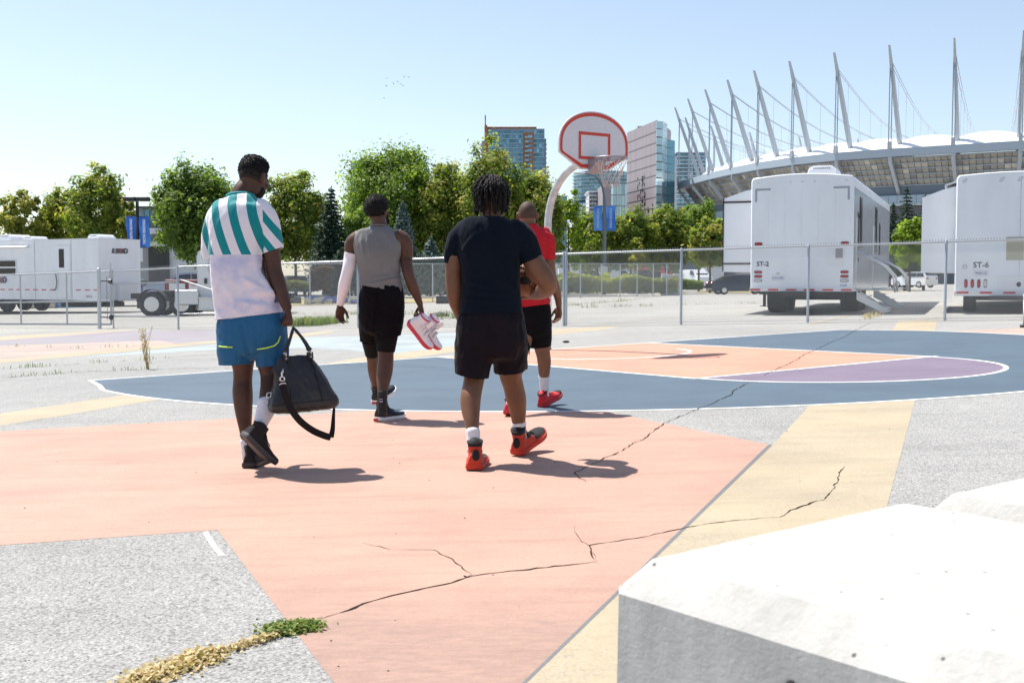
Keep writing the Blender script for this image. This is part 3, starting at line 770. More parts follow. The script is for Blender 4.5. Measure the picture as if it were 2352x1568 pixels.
# ---------------------------------------------------------------- person 2: grey sleeveless top, white arm sleeve, black shorts
f2 = Figure(9.15, 'bearded man in grey sleeveless top and black shorts with a white arm sleeve', M_SK2, (1, .05, 0))
f2.root(G(880, 968))
srows = [f2.row(512, 852, 889, .058, .02), f2.row(524, 846, 896, .07, .02), f2.row(533, 834, 908, .085, .01), f2.row(543, 816, 923, .10), f2.row(558, 811, 926, .122), f2.row(580, 814, 923, .135), f2.row(602, 820, 918, .132), f2.row(625, 826, 918, .122),
         f2.row(645, 827, 920, .12), f2.row(662, 826, 924, .125), f2.row(690, 826, 927, .13)]
f2.torso(shrink(srows, .012, .014) + [(f2.p(876, 700), .14, .10)])
f2.head(f2.p(866, 487, .04), (.42, .9, .10), (.03, 0, 1), 1.02, .98)
limb(f2.body, [(f2.p(871, 535), .10, .08), (f2.p(871, 521, .01), .068, .064), (f2.p(870, 508, .02), .062, .062), (f2.p(868, 494, .03), .058, .06)], (1, 0, 0))
f2.arm([f2.k(826, 550, 44), f2.k(811, 558, 37), f2.k(806, 575, 31), f2.k(805, 592, 29), f2.k(801, 612, 26, -.02), f2.k(796, 632, 24, -.02), f2.k(791, 655, 25, .0), f2.k(785, 680, 18, .05), f2.k(781, 701, 14, .08, .85)])
f2.arm([f2.k(914, 548, 44), f2.k(928, 555, 37), f2.k(933, 575, 32), f2.k(933, 594, 30), f2.k(935, 614, 27, -.03), f2.k(940, 635, 25, -.05), f2.k(949, 660, 25, -.03), f2.k(959, 684, 18, .0), f2.k(965, 699, 14.5, .02, .85)])
f2.hand(f2.p(781, 702, .08), (-.06, .10, -1), (.75, .65, 0), (.5, -.75, 0), 1.0, (.35, .55, .45), .08, .25)
f2.hand(f2.p(965, 699, .02), (.18, .12, -1), (-.35, .9, 0), (-.9, -.35, 0), 1.0, (1.0, 1.2, .8), .02, .5)
f2.leg([f2.k(853, 705, 50), f2.k(853, 770, 34, .1), f2.k(855, 810, 29, .22), f2.k(857, 832, 27, .28), f2.k(858, 850, 26.5, .33), f2.k(861, 876, 20, .42), f2.k(864, 900, 13, .5), f2.k(866, 914, 13, .53)])
f2.leg([f2.k(896, 705, 52), f2.k(889, 770, 46, 0), f2.k(886, 806, 38, .0), f2.k(886, 824, 36.5, -.02), f2.k(884, 848, 37.5, -.05), f2.k(881, 872, 33, -.09), f2.k(879, 896, 24, -.13), f2.k(878, 920, 19, -.15), f2.k(878, 944, 18, -.15), f2.k(880, 952, 20, -.12)])
f2.close(); f2.eyes()
def h2(d):
    line_ = -.55 if d.y < 0 else -.55 + 1.25 * d.y
    t = d.z - line_
    return -.012 if t < 0 else min(.020, .002 + .034 * t)
f2.cap('hair', M_HAIR, h2, amp=.004, freq=110, tufts=1800, tr=.0026, width=.98)
f2.cap('beard', M_HAIR, lambda d: (.016 if d.z < -.2 else .008) if (d.z < .25 and d.y > -.15) else -.012, (0, .030, -.050), (.062, .070, .078), amp=.006, nu=56, nv=40, tufts=300, tr=.004)
M_GREY = cloth_mat('top_heather_grey', (.19, .188, .188), .9, 260, .10, .05)
sb = MB(); limb(sb, srows, (1, .05, 0), 40, 5, 2.5)
def f2x(p, n):
    h = 0
    for (u, v, du, dv, w, a) in ((905, 640, -50, 12, 3, 0.0119), (900, 632, -40, 6, 3, 0.0102), (915, 640, -30, 4, 3, 0.0102), (829, 545, 6, 40, 3.5, 0.0119), (842, 545, 8, 45, 4, 0.0102), (905, 590, 8, 30, 4, 0.0102)):
        c = P(u, v, 9.02); e = P(u + du, v + dv, 9.02) - c; L = e.length; e = Vector((e.x, 0, e.z)).normalized(); q = Vector((p.x - c.x, 0, p.z - c.z)); t = q.dot(e)
        if -.03 < t < L + .03 and n.y < .3:
            h += a * math.exp(-((q - e * t).length / (w / 286)) ** 2) * min(1, (t + .03) / .06, (L + .03 - t) / .06)
    return h
hb_ = f2.p(925, 672) - f2.p(827, 655); hn = Vector((-hb_.z, 0, hb_.x)).normalized() * -1
o = f2.cloth('sleeveless_top', sb, M_GREY, [(f2.p(876, 662), hn, .26), (f2.p(870, 518.5, .02), (0, .1, 1), .085)], folds(.0035, 21, 5, 18, .6, f2x), voxel=.0075)
b = MB(); ring = [f2.p(870.5, 520.5, .015) + Vector((.070 * math.cos(a), .068 * math.sin(a), -.012 * math.sin(a))) for a in [i * math.pi / 14 for i in range(29)]]
b.tube(ring, .007, 8, False); b.build('collar', M_GREY, o, True)
for sx, u, w in ((-1, 814, 0), (1, 922, 0)):
    b = MB(); c = f2.p(u, 572); b.tube([c + Vector((sx * .010 + sx * .016 * math.cos(a), .085 * math.cos(a) * .35, .118 * math.sin(a))) for a in [i * math.pi / 14 for i in range(29)]], .005, 6, False)
    b.build('armhole_hem', M_GREY, o, True)
M_BLKC = cloth_mat('shorts_black', (.006, .0048, .0065), .85, 400, .2, .03)
sb = MB(); limb(sb, [f2.row(650, 834, 918, .11), f2.row(668, 828, 925, .13), f2.row(695, 825, 928, .132), f2.row(720, 826, 927, .128), f2.row(745, 829, 924, .125)], (1, 0, 0), 36, 5, 2.4)
limb(sb, [f2.k(853, 725, 58), f2.k(849, 755, 48, .06, 1.1), f2.k(847, 785, 38, .12, 1.15), f2.k(846, 806, 38, .16, 1.15)], (1, 0, 0), 24, 5)
limb(sb, [f2.k(896, 720, 64), f2.k(893, 750, 62), f2.k(891, 778, 58, .0, 1.05), f2.k(890, 800, 57, 0, 1.05)], (1, 0, 0), 24, 5)
o = f2.cloth('shorts', sb, M_BLKC, [(f2.p(847, 785, .12), (-.08, 0, -1), .2, -1, f2.p(864, 785).x), (f2.p(891, 777), (.26, 0, -1), .2, 1, f2.p(864, 785).x)], folds(.0055, 31, 6, 20, -.3, groove(f2, [(872, 670), (868, 715), (864, 760)], .012, .012)), voxel=.0075)
M_TIGHT = mat('tights_black', (.007, .007, .009), .75, spec=.12)
for ks, dots in (([f2.k(850, 776, 42, .12), f2.k(853, 795, 38, .18), f2.k(855, 813, 33, .23)], [(844, 792), (852, 797), (847, 800), (858, 793), (853, 804)]), ([f2.k(888, 768, 54, 0), f2.k(887, 790, 47, 0), f2.k(886, 807, 42, 0)], [(882 + 5.2 * i + 2.6 * (j % 2), 776 + 4.6 * j) for i in range(5) for j in range(4)])):
    b = MB(); limb(b, ks, (1, 0, 0), 26, 6, cap=False); t = b.build('compression_tights', M_TIGHT, f2.o, True)
    b = MB()
    for (u, v) in dots:
        d0_ = f2.d0 + (.12 if u < 865 else -.0); rr_ = (38 if u < 865 else 45) / 2 * 9.15 / FPX; uc = 853 if u < 865 else 887
        off = (u - uc) / FPX * 9.15; yy = math.sqrt(max(0, rr_ ** 2 - off ** 2)); b.ball(P(u, v, d0_ - yy + .004 + (.06 if u < 865 else 0)), .0075, 8, 6, (1, .6, .8))
    b.build('knee_padding', mat('tights_pad', (.016, .016, .018), .7, spec=.2), t, True)
M_WLY = cloth_mat('arm_sleeve_white', (.82, .76, .80), .7, 900, .03, .05)
b = MB(); limb(b, [f2.k(807.5, 581, 33.5), f2.k(805, 594, 31.5), f2.k(801, 613, 28.5, -.02), f2.k(796, 632, 26.5, -.02), f2.k(791, 655, 27.5, .0), f2.k(785, 680, 20.5, .05), f2.k(781.3, 699.5, 16.5, .08, .9)], (1, 0, 0), 26, 6, cap=False)
b.build('arm_sleeve', M_WLY, f2.o, True)
M_INK = mat('tattoo_ink', (.018, .014, .014), .6)
for body, u, v, sz in (('SI', 934.5, 578.5, .028), ('YA', 935.5, 596, .045), ('LEIT', 936.5, 611, .034)):
    c = P(u, v, 9.15 - .062); text('tattoo', body, sz, M_INK, c, (1, .12, -.05), (.08, 0, 1), f2.o, .0006)
f2.sock([f2.k(863.5, 893, 16.5, .48), f2.k(865, 906, 16, .51), f2.k(867, 916, 16, .53)], M_BSOCK)
f2.sock([f2.k(879, 902, 24, -.14), f2.k(878, 920, 22.5, -.15), f2.k(878, 944, 22, -.15)], M_BSOCK)
text('sock_print', '13', .035, mat('print_white', (.75, .72, .8), .6), P(875, 919, 9.0 - .047), (0, 0, -1), (1, 0, 0), f2.o, .001)
M_RED = mat('shoe_red', (.55, .028, .022), .55); M_WHR = mat('rubber_white', (.78, .77, .78), .5); M_NAVY = mat('shoe_dark_leather', (.008, .010, .014), .35, spec=.3)
def z2(y, z, x): return 0
def det2(T, up, sh):
    for sx in (-1, 1):
        b = MB(); b.loft([[T((sx * .047, .02, .006)), T((sx * .049, .02, .024)), T((sx * .044, .02, .024))], [T((sx * .050, .11, .006)), T((sx * .052, .10, .014)), T((sx * .046, .10, .014))]])
        b.build('red_panel', M_RED, up); b = MB(); b.loft([[T((sx * .055, .19, .006)), T((sx * .057, .20, .018)), T((sx * .05, .20, .018))], [T((sx * .05, .27, .010)), T((sx * .052, .265, .03)), T((sx * .045, .265, .03))]]); b.build('red_panel', M_RED, up)
    b = MB(); b.box(T((0, -.004, .012)), (.05, .012, .02)); b.build('red_panel', M_RED, up)
    b = MB(); b.ball(T((.034, .06, .075)), .011, 8, 6, (.5, 1, 1)); b.build('emblem', M_RED, up)
shoe(f2, G(866, 968) + Vector((0, 0, .003)), (.58, .80, 0), (0, 0, 1), dict(upper=[M_NAVY], sole=M_WHR, collar=M_BLKR), .31, .035, details=det2, bulk=1.15)
shoe(f2, f2.p(862, 928, .46), (.42, .85, .32), (-.1, -.3, 1), dict(upper=[M_NAVY], sole=M_WHR, collar=M_BLKR), .30, .035, details=det2, bulk=1.15)

# ---------------------------------------------------------------- person 3: navy t-shirt, dark shorts, locks, ball under the arm
f3 = Figure(6.82, 'broad man with short locks in navy t-shirt and dark shorts holding a basketball', M_SK3, (1, .03, 0))
f3.root(G(1110, 1075))
srows = [f3.row(498, 1106, 1152, .06, .03), f3.row(508, 1096, 1162, .075, .02), f3.row(516, 1078, 1180, .095, .01), f3.row(526, 1056, 1198, .115), f3.row(545, 1048, 1202, .135), f3.row(575, 1050, 1196, .145), f3.row(605, 1059, 1193, .142), f3.row(640, 1061, 1193, .135),
         f3.row(675, 1059, 1195, .132), f3.row(700, 1057, 1199, .138), f3.row(722, 1055, 1202, .142), f3.row(755, 1052, 1205, .145)]
f3.torso(shrink(srows[1:], .02, .02) + [(f3.p(1128, 765), .15, .11)])
f3.head(f3.p(1129, 459, .05), (.04, 1, -.02), (0, 0, 1), 1.02)
limb(f3.body, [(f3.p(1129, 522), .12, .09), (f3.p(1129, 507, .01), .073, .068), (f3.p(1129, 490, .02), .066, .066), (f3.p(1129, 470, .04), .062, .064)], (1, 0, 0))
f3.arm([f3.k(1066, 540, 56), f3.k(1050, 560, 47), f3.k(1043, 590, 40), f3.k(1041, 615, 37.5), f3.k(1041, 640, 37), f3.k(1043, 664, 36), f3.k(1046, 690, 34, .03), f3.k(1052, 714, 24, .08), f3.k(1059, 736, 19, .13, .85)])
f3.arm([f3.k(1184, 540, 60), f3.k(1204, 560, 52), f3.k(1217, 585, 49), f3.k(1231, 610, 49, -.02), f3.k(1247, 634, 48, -.03), f3.k(1258, 652, 44, -.02), f3.k(1254, 664, 40, .05), f3.k(1240, 671, 35, .14), f3.k(1226, 675, 27, .22), f3.k(1214, 679, 20, .28, .85)])
f3.hand(f3.p(1059, 737, .13), (.18, .25, -1), (.8, .6, 0), (.6, -.8, 0), 1.0, (.45, .6, .5), .05, .3)
f3.hand(f3.p(1214, 679, .28), (-.6, .62, .05), (.5, .5, .6), (-.1, .0, 1), 1.0, (.25, .35, .3), .16, .2)
f3.leg([f3.k(1096, 765, 80), f3.k(1092, 830, 64, .0), f3.k(1090, 862, 50, .0), f3.k(1086, 886, 47, -.03), f3.k(1081, 913, 48, -.08), f3.k(1081, 940, 44, -.12), f3.k(1084, 970, 34, -.17), f3.k(1086, 997, 28, -.2), f3.k(1087.5, 1030, 26, -.22), f3.k(1089, 1056, 28, -.18)])
f3.leg([f3.k(1162, 765, 80, .02), f3.k(1172, 830, 64, .08), f3.k(1173, 862, 52, .12), f3.k(1179, 886, 47.5, .15), f3.k(1185, 913, 47.5, .17), f3.k(1189, 940, 40, .2), f3.k(1191.5, 970, 31, .22), f3.k(1193, 994, 27, .24), f3.k(1194, 1015, 26, .25), f3.k(1197, 1028, 27, .28)])
f3.close(); f3.eyes()
f3.cap('scalp_hair', M_HAIR, lambda d: (.006 if d.z > (-.35 if d.y < .1 else -.35 + 1.1 * d.y) else -.012), amp=.003, freq=60)
def locks():
    b = MB(); r = random.Random(4); N = 150
    for i in range(N):
        th = math.acos(1 - (i + .5) / N * 1.28); ph = i * 2.39996
        d = Vector((math.sin(th) * math.cos(ph), math.sin(th) * math.sin(ph), math.cos(th)))
        if d.z < (-.15 if d.y < .1 else -.15 + .9 * d.y): continue
        rad = Vector((.078, .099, .100)); L = r.uniform(.085, .14); n = 15; pts = []; lay = .006 + .016 * max(0, d.z) + r.uniform(0, .008)
        side = r.gauss(0, .35); dd = d.copy(); drop = 0; wob = r.uniform(0, 6)
        for k in range(n):
            q = Vector((dd.x * (rad.x + lay), dd.y * (rad.y + lay), dd.z * (rad.z + lay)))
            pts.append(f3.W_(0, -.006, .022) + f3.HM @ (q * f3.hs) + Vector((.003 * math.sin(k * 1.9 + wob), .003 * math.cos(k * 1.7 + wob), -drop)))
            if dd.z > -.28:
                t = Vector((0, 0, -1)) + Vector((-dd.y, dd.x, 0)) * side * .5; t = t - dd * t.dot(dd)
                if t.length < .2: t = Vector((dd.x, dd.y - .3, 0)); t = t - dd * t.dot(dd)
                dd = (dd + t.normalized() * (L / n) / .098).normalized()
            else: drop += L / n
            lay += .0006
        rr = r.uniform(.0050, .0076)
        b.tube(pts, [rr * (1 + .22 * math.sin(k * 2.6 + wob)) * (1 if k < n - 2 else .7) for k in range(n)], 7)
    return b.build('dreadlocks', M_HAIR, f3.o, True)
locks()
f3.cap('beard', M_HAIR, lambda d: .006 if (d.z < .1 and d.y > -.25) else -.012, (0, .028, -.045), (.060, .066, .074), amp=.003, nu=48, nv=36)
M_NAVYT = cloth_mat('tshirt_navy', (.0036, .0072, .0145), .9, 500, .12, .04)
sb = MB(); limb(sb, srows, (1, .03, 0), 40, 5, 2.5)
limb(sb, [f3.k(1072, 535, 62), f3.k(1054, 552, 54), f3.k(1042, 580, 42), f3.k(1037.5, 605, 35), f3.k(1036, 632, 35)], (1, 0, 0), 26, 5)
limb(sb, [f3.k(1180, 534, 66), f3.k(1200, 550, 62), f3.k(1213, 574, 56), f3.k(1222, 598, 50, -.01), f3.k(1232, 624, 50, -.02)], (1, 0, 0), 26, 5)
def f3x(p, n):
    h = 0
    for (u, v, du, dv, w, a) in ((1075, 648, 60, 14, 5, 0.0102), (1080, 670, 80, 10, 6, 0.0102), (1075, 690, 90, 6, 5, 0.0085), (1130, 560, -12, -40, 6, 0.0102), (1085, 545, -20, 30, 6, 0.0102), (1165, 600, 20, 60, 6, 0.0102), (1150, 640, 40, 30, 6, 0.0085)):
        c = P(u, v, 6.68); e = P(u + du, v + dv, 6.68) - c; L = e.length; e = Vector((e.x, 0, e.z)).normalized(); q = Vector((p.x - c.x, 0, p.z - c.z)); t = q.dot(e)
        if -.03 < t < L + .03 and n.y < .3:
            h += a * math.exp(-((q - e * t).length / (w / 385)) ** 2) * min(1, (t + .03) / .06, (L + .03 - t) / .06)
    return h
o = f3.cloth('tshirt', sb, M_NAVYT, [(f3.p(1128, 719), (.01, 0, -1), .30), (f3.p(1037.5, 605), (-.08, 0, -1), .09, -1, f3.p(1057, 605).x), (f3.p(1224, 596, -.01), (.40, 0, -.92), .12, 1, f3.p(1196, 600).x), (f3.p(1129, 505, .02), (0, .1, 1), .085)], folds(.0045, 41, 5, 15, .6, f3x))
b = MB(); ring = [f3.p(1129, 506.5, .015) + Vector((.078 * math.cos(a), .074 * math.sin(a), -.010 * math.sin(a))) for a in [i * math.pi / 14 for i in range(29)]]
b.tube(ring, .008, 8, False); b.build('collar', M_NAVYT, o, True)
M_DKS = cloth_mat('shorts_aubergine', (.0075, .0052, .009), .62, 260, .15, .03)
sb = MB(); limb(sb, [f3.row(706, 1064, 1192, .12), f3.row(725, 1055, 1202, .14), f3.row(752, 1050, 1206, .14), f3.row(785, 1048, 1210, .136), f3.row(798, 1052, 1206, .125)], (1, 0, 0), 36, 5, 2.4)
limb(sb, [f3.k(1090, 780, 86), f3.k(1087, 820, 84, .0, 1.05), f3.k(1085, 860, 76, .0, 1.1), f3.k(1083, 890, 74, 0, 1.1)], (1, 0, 0), 26, 5)
limb(sb, [f3.k(1169, 780, 82), f3.k(1172, 815, 77, .05, 1.05), f3.k(1173, 850, 75, .1, 1.1), f3.k(1174, 880, 74, .12, 1.1)], (1, 0, 0), 26, 5)
o = f3.cloth('shorts', sb, M_DKS, [(f3.p(1085, 860), (-.16, .12, -1), .2, -1, f3.p(1131, 850).x), (f3.p(1173, 851, .1), (.10, .12, -1), .2, 1, f3.p(1131, 850).x)], folds(.0075, 51, 6, 16, .5, groove(f3, [(1124, 735), (1128, 780), (1132, 838)],   .008, .013)))
f3.sock([f3.k(1086, 991, 34, -.2), f3.k(1087, 1006, 31.5, -.21), f3.k(1088, 1022, 31, -.22), f3.k(1089, 1040, 30, -.2)], M_WSOCK)
f3.sock([f3.k(1192, 972, 34, .22), f3.k(1193, 988, 31.5, .235), f3.k(1194, 1002, 30.5, .25), f3.k(1196, 1018, 30, .27)], M_WSOCK)
M_SRED = cloth_mat('shoe_red_suede', (.50, .045, .022), .75, 300, .15, .1); M_SBLK = cloth_mat('shoe_black_leather', (.022, .020, .022), .6, 200, .2, .1)
def z3(y, z, x):
    if z > .135 or (z > .10 and y > .24): return 1
    if y < .34: return 0
    if y < .52 and z < .075: return 0
    if z < .045: return 0
    return 1
def det3(T, up, sh):
    b = MB(); b.ball(T((.010, .004, .088)), .026, 16, 10, (.9, .45, 1.3)); b.build('heel_panel', M_SBLK, up, True)
    for sx in (-1, 1):
        b = MB(); b.ball(T((sx * .042, .058, .105)), .0085, 12, 8, (.35, 1, 1.2)); b.build('ankle_badge', mat('badge_green', (.25, .42, .33), .2, .3), up, True)
    for t in (.02, .16):
        b = MB(); b.loft([[T((-.043, t, -.001)), T((.043, t, -.001)), T((.043, t, .016)), T((-.043, t, .016))], [T((-.047, t + .07, -.001)), T((.047, t + .07, -.001)), T((.047, t + .07, .016)), T((-.047, t + .07, .016))]])
        b.build('tread', M_BLKR, up)
ms3 = dict(upper=[M_SRED, M_SBLK], sole=M_SRED, collar=M_SBLK, lace=M_SBLK)
shoe(f3, G(1089, 1082) + Vector((0, .0, .004)), (.06, 1, 0.0), (0, 0, 1), ms3, .33, .045, z3, details=det3, bulk=1.22, sole_h=.034)
shoe(f3, f3.p(1186, 1047, .20), (.50, .80, .30), (-.12, -.3, 1), ms3, .33, .045, z3, details=det3, bulk=1.2, sole_h=.034)

# ---------------------------------------------------------------- person 4: red t-shirt
f4 = Figure(9.45, 'man with shaved head in red t-shirt and black shorts walking under the hoop', M_SK4, (1, -.05, 0))
f4.root(G(1225, 947))
srows = [f4.row(512, 1196, 1232, .058, .02), f4.row(522, 1188, 1240, .072, .01), f4.row(532, 1176, 1251, .09), f4.row(545, 1168, 1260, .11), f4.row(565, 1167, 1259, .125), f4.row(600, 1174, 1256, .125), f4.row(640, 1178, 1257, .118), f4.row(680, 1178, 1261, .122), f4.row(705, 1177, 1264, .125), f4.row(730, 1177, 1266, .125)]
f4.torso(shrink(srows[1:], .018, .018) + [(f4.p(1221, 720), .125, .095)])
f4.head(f4.p(1212, 496, .05), (.14, 1, .0), (0, 0, 1), 1.0)
limb(f4.body, [(f4.p(1214, 536), .10, .08), (f4.p(1214, 522, .01), .066, .063), (f4.p(1213.5, 510, .02), .061, .061), (f4.p(1213, 500, .03), .058, .06)], (1, 0, 0))
f4.arm([f4.k(1247, 544, 42), f4.k(1258, 560, 33), f4.k(1260, 585, 28), f4.k(1262, 608, 27), f4.k(1266, 633, 24, -.02), f4.k(1274, 657, 23, .0), f4.k(1281, 681, 18, .05), f4.k(1284, 703, 13.5, .08, .85)])
f4.arm([f4.k(1182, 544, 42), f4.k(1170, 560, 33), f4.k(1165, 590, 28), f4.k(1162, 632, 24, .02), f4.k(1164, 665, 21, .1), f4.k(1168, 700, 14, .2)])
f4.hand(f4.p(1284, 704, .08), (-.05, .1, -1), (-.6, .8, 0), (-.8, -.5, 0), .98, (.35, .55, .45), .08, .25)
f4.hand(f4.p(1168, 701, .2), (.05, .2, -1), (.6, .8, 0), (.8, -.5, 0), .95, (.5, .6, .5), .05, .3)
f4.leg([f4.k(1238, 712, 48), f4.k(1243, 770, 47, .05), f4.k(1245, 798, 37, .1), f4.k(1248, 815, 32.5, .14), f4.k(1250, 832, 31.5, .17), f4.k(1250, 852, 27, .21), f4.k(1250, 870, 22, .24), f4.k(1250, 892, 18, .28), f4.k(1251, 912, 18, .3), f4.k(1253, 920, 19, .32)])
f4.leg([f4.k(1206, 712, 48), f4.k(1200, 780, 45, -.05), f4.k(1193, 820, 34, -.1), f4.k(1186, 850, 31, -.2), f4.k(1178, 890, 24, -.3), f4.k(1172, 922, 17, -.34), f4.k(1172, 936, 18, -.33)])
f4.close(); f4.eyes()
def h4(d):
    l_ = -.45 if d.y < 0 else -.45 + 1.1 * d.y
    return -.01 if d.z < l_ else .0006
f4.cap('hair', M_BUZZ, h4, amp=.0, nu=64, nv=48)
f4.cap('beard', M_HAIR, lambda d: .010 if (d.z < .1 and d.y > .05) else -.012, (0, .030, -.048), (.061, .068, .076), amp=.003, nu=48, nv=36)
b = MB(); b.ball(f4.W_(-.088, -.004, -.034), .0045, 8, 6); b.build('earring', mat('silver', (.8, .8, .82), .15, 1.0), f4.o, True)
M_REDT = cloth_mat('tshirt_red', (.50, .012, .022), .75, 420, .08, .03)
sb = MB(); limb(sb, srows, (1, -.05, 0), 40, 5, 2.5)
limb(sb, [f4.k(1244, 542, 44), f4.k(1256, 556, 40), f4.k(1259, 578, 35), f4.k(1260.5, 598, 32), f4.k(1262, 620, 32)], (1, 0, 0), 24, 5)
limb(sb, [f4.k(1184, 542, 44), f4.k(1170, 558, 38), f4.k(1165, 590, 34), f4.k(1162, 620, 32)], (1, 0, 0), 24, 5)
def f4x(p, n):
    u = CX + p.x / p.y * FPX
    return .0035 * math.sin(p.z * 150 + p.x * 60) if u > 1246 and n.y < .5 else .0012 * math.sin(p.x * 160 + p.z * 70)
o = f4.cloth('tshirt', sb, M_REDT, [(f4.p(1220, 702), (.12, 0, -1), .2), (f4.p(1260.5, 596), (.02, 0, -1), .09, 1, f4.p(1245, 596).x), (f4.p(1164, 596), (-.05, 0, -1), .09, -1, f4.p(1178, 596).x), (f4.p(1214, 519, .02), (0, .1, 1), .08)], folds(.004, 61, 5, 16, .5, f4x), voxel=.0075)
b = MB(); ring = [f4.p(1214, 520, .015) + Vector((.068 * math.cos(a), .066 * math.sin(a), -.008 * math.sin(a))) for a in [i * math.pi / 14 for i in range(29)]]
b.tube(ring, .007, 8, False); b.build('collar', M_REDT, o, True)
sb = MB(); limb(sb, [f4.row(688, 1182, 1258, .105), f4.row(705, 1178, 1263, .12), f4.row(730, 1177, 1266, .13), f4.row(755, 1180, 1265, .12)], (1, 0, 0), 36, 5, 2.4)
limb(sb, [f4.k(1239, 735, 56), f4.k(1241, 765, 52, .03, 1.05), f4.k(1240.5, 795, 49, .08, 1.1), f4.k(1240, 816, 49, .1, 1.1)], (1, 0, 0), 24, 5)
limb(sb, [f4.k(1203, 735, 56), f4.k(1197, 770, 52, -.03, 1.05), f4.k(1192, 805, 48, -.08, 1.1), f4.k(1190, 825, 48, -.1, 1.1)], (1, 0, 0), 24, 5)
o = f4.cloth('shorts', sb, M_BLKC, [(f4.p(1240.5, 795, .08), (.1, .1, -1), .2, 1, f4.p(1217, 795).x), (f4.p(1192, 800, -.08), (-.1, .1, -1), .2, -1, f4.p(1217, 795).x)], folds(.0045, 71, 6, 18, -.3), voxel=.0075)
f4.sock([f4.k(1250, 863, 26, .23), f4.k(1250, 880, 22, .26), f4.k(1250.5, 898, 20.5, .29), f4.k(1252, 914, 21, .31)], M_WSOCK)
f4.sock([f4.k(1182, 876, 26, -.26), f4.k(1176, 902, 21, -.32), f4.k(1172, 928, 20, -.34)], M_WSOCK)
ms4 = dict(upper=[cloth_mat('shoe_bright_red', (.62, .022, .03), .6, 260, .1, .1), M_SBLK], sole=mat('rubber_red', (.50, .03, .035), .5), collar=M_SBLK, lace=mat('lace_orange', (.75, .10, .04), .6))
def z4(y, z, x): return 1 if y > .80 else 0
shoe(f4, f4.p(1242, 937, .25), (.60, .74, .30), (-.15, -.3, 1), ms4, .295, .01, z4)
shoe(f4, f4.p(1166, 950, -.38), (.25, .9, -.22), (.0, .25, 1), ms4, .295, .01, z4)
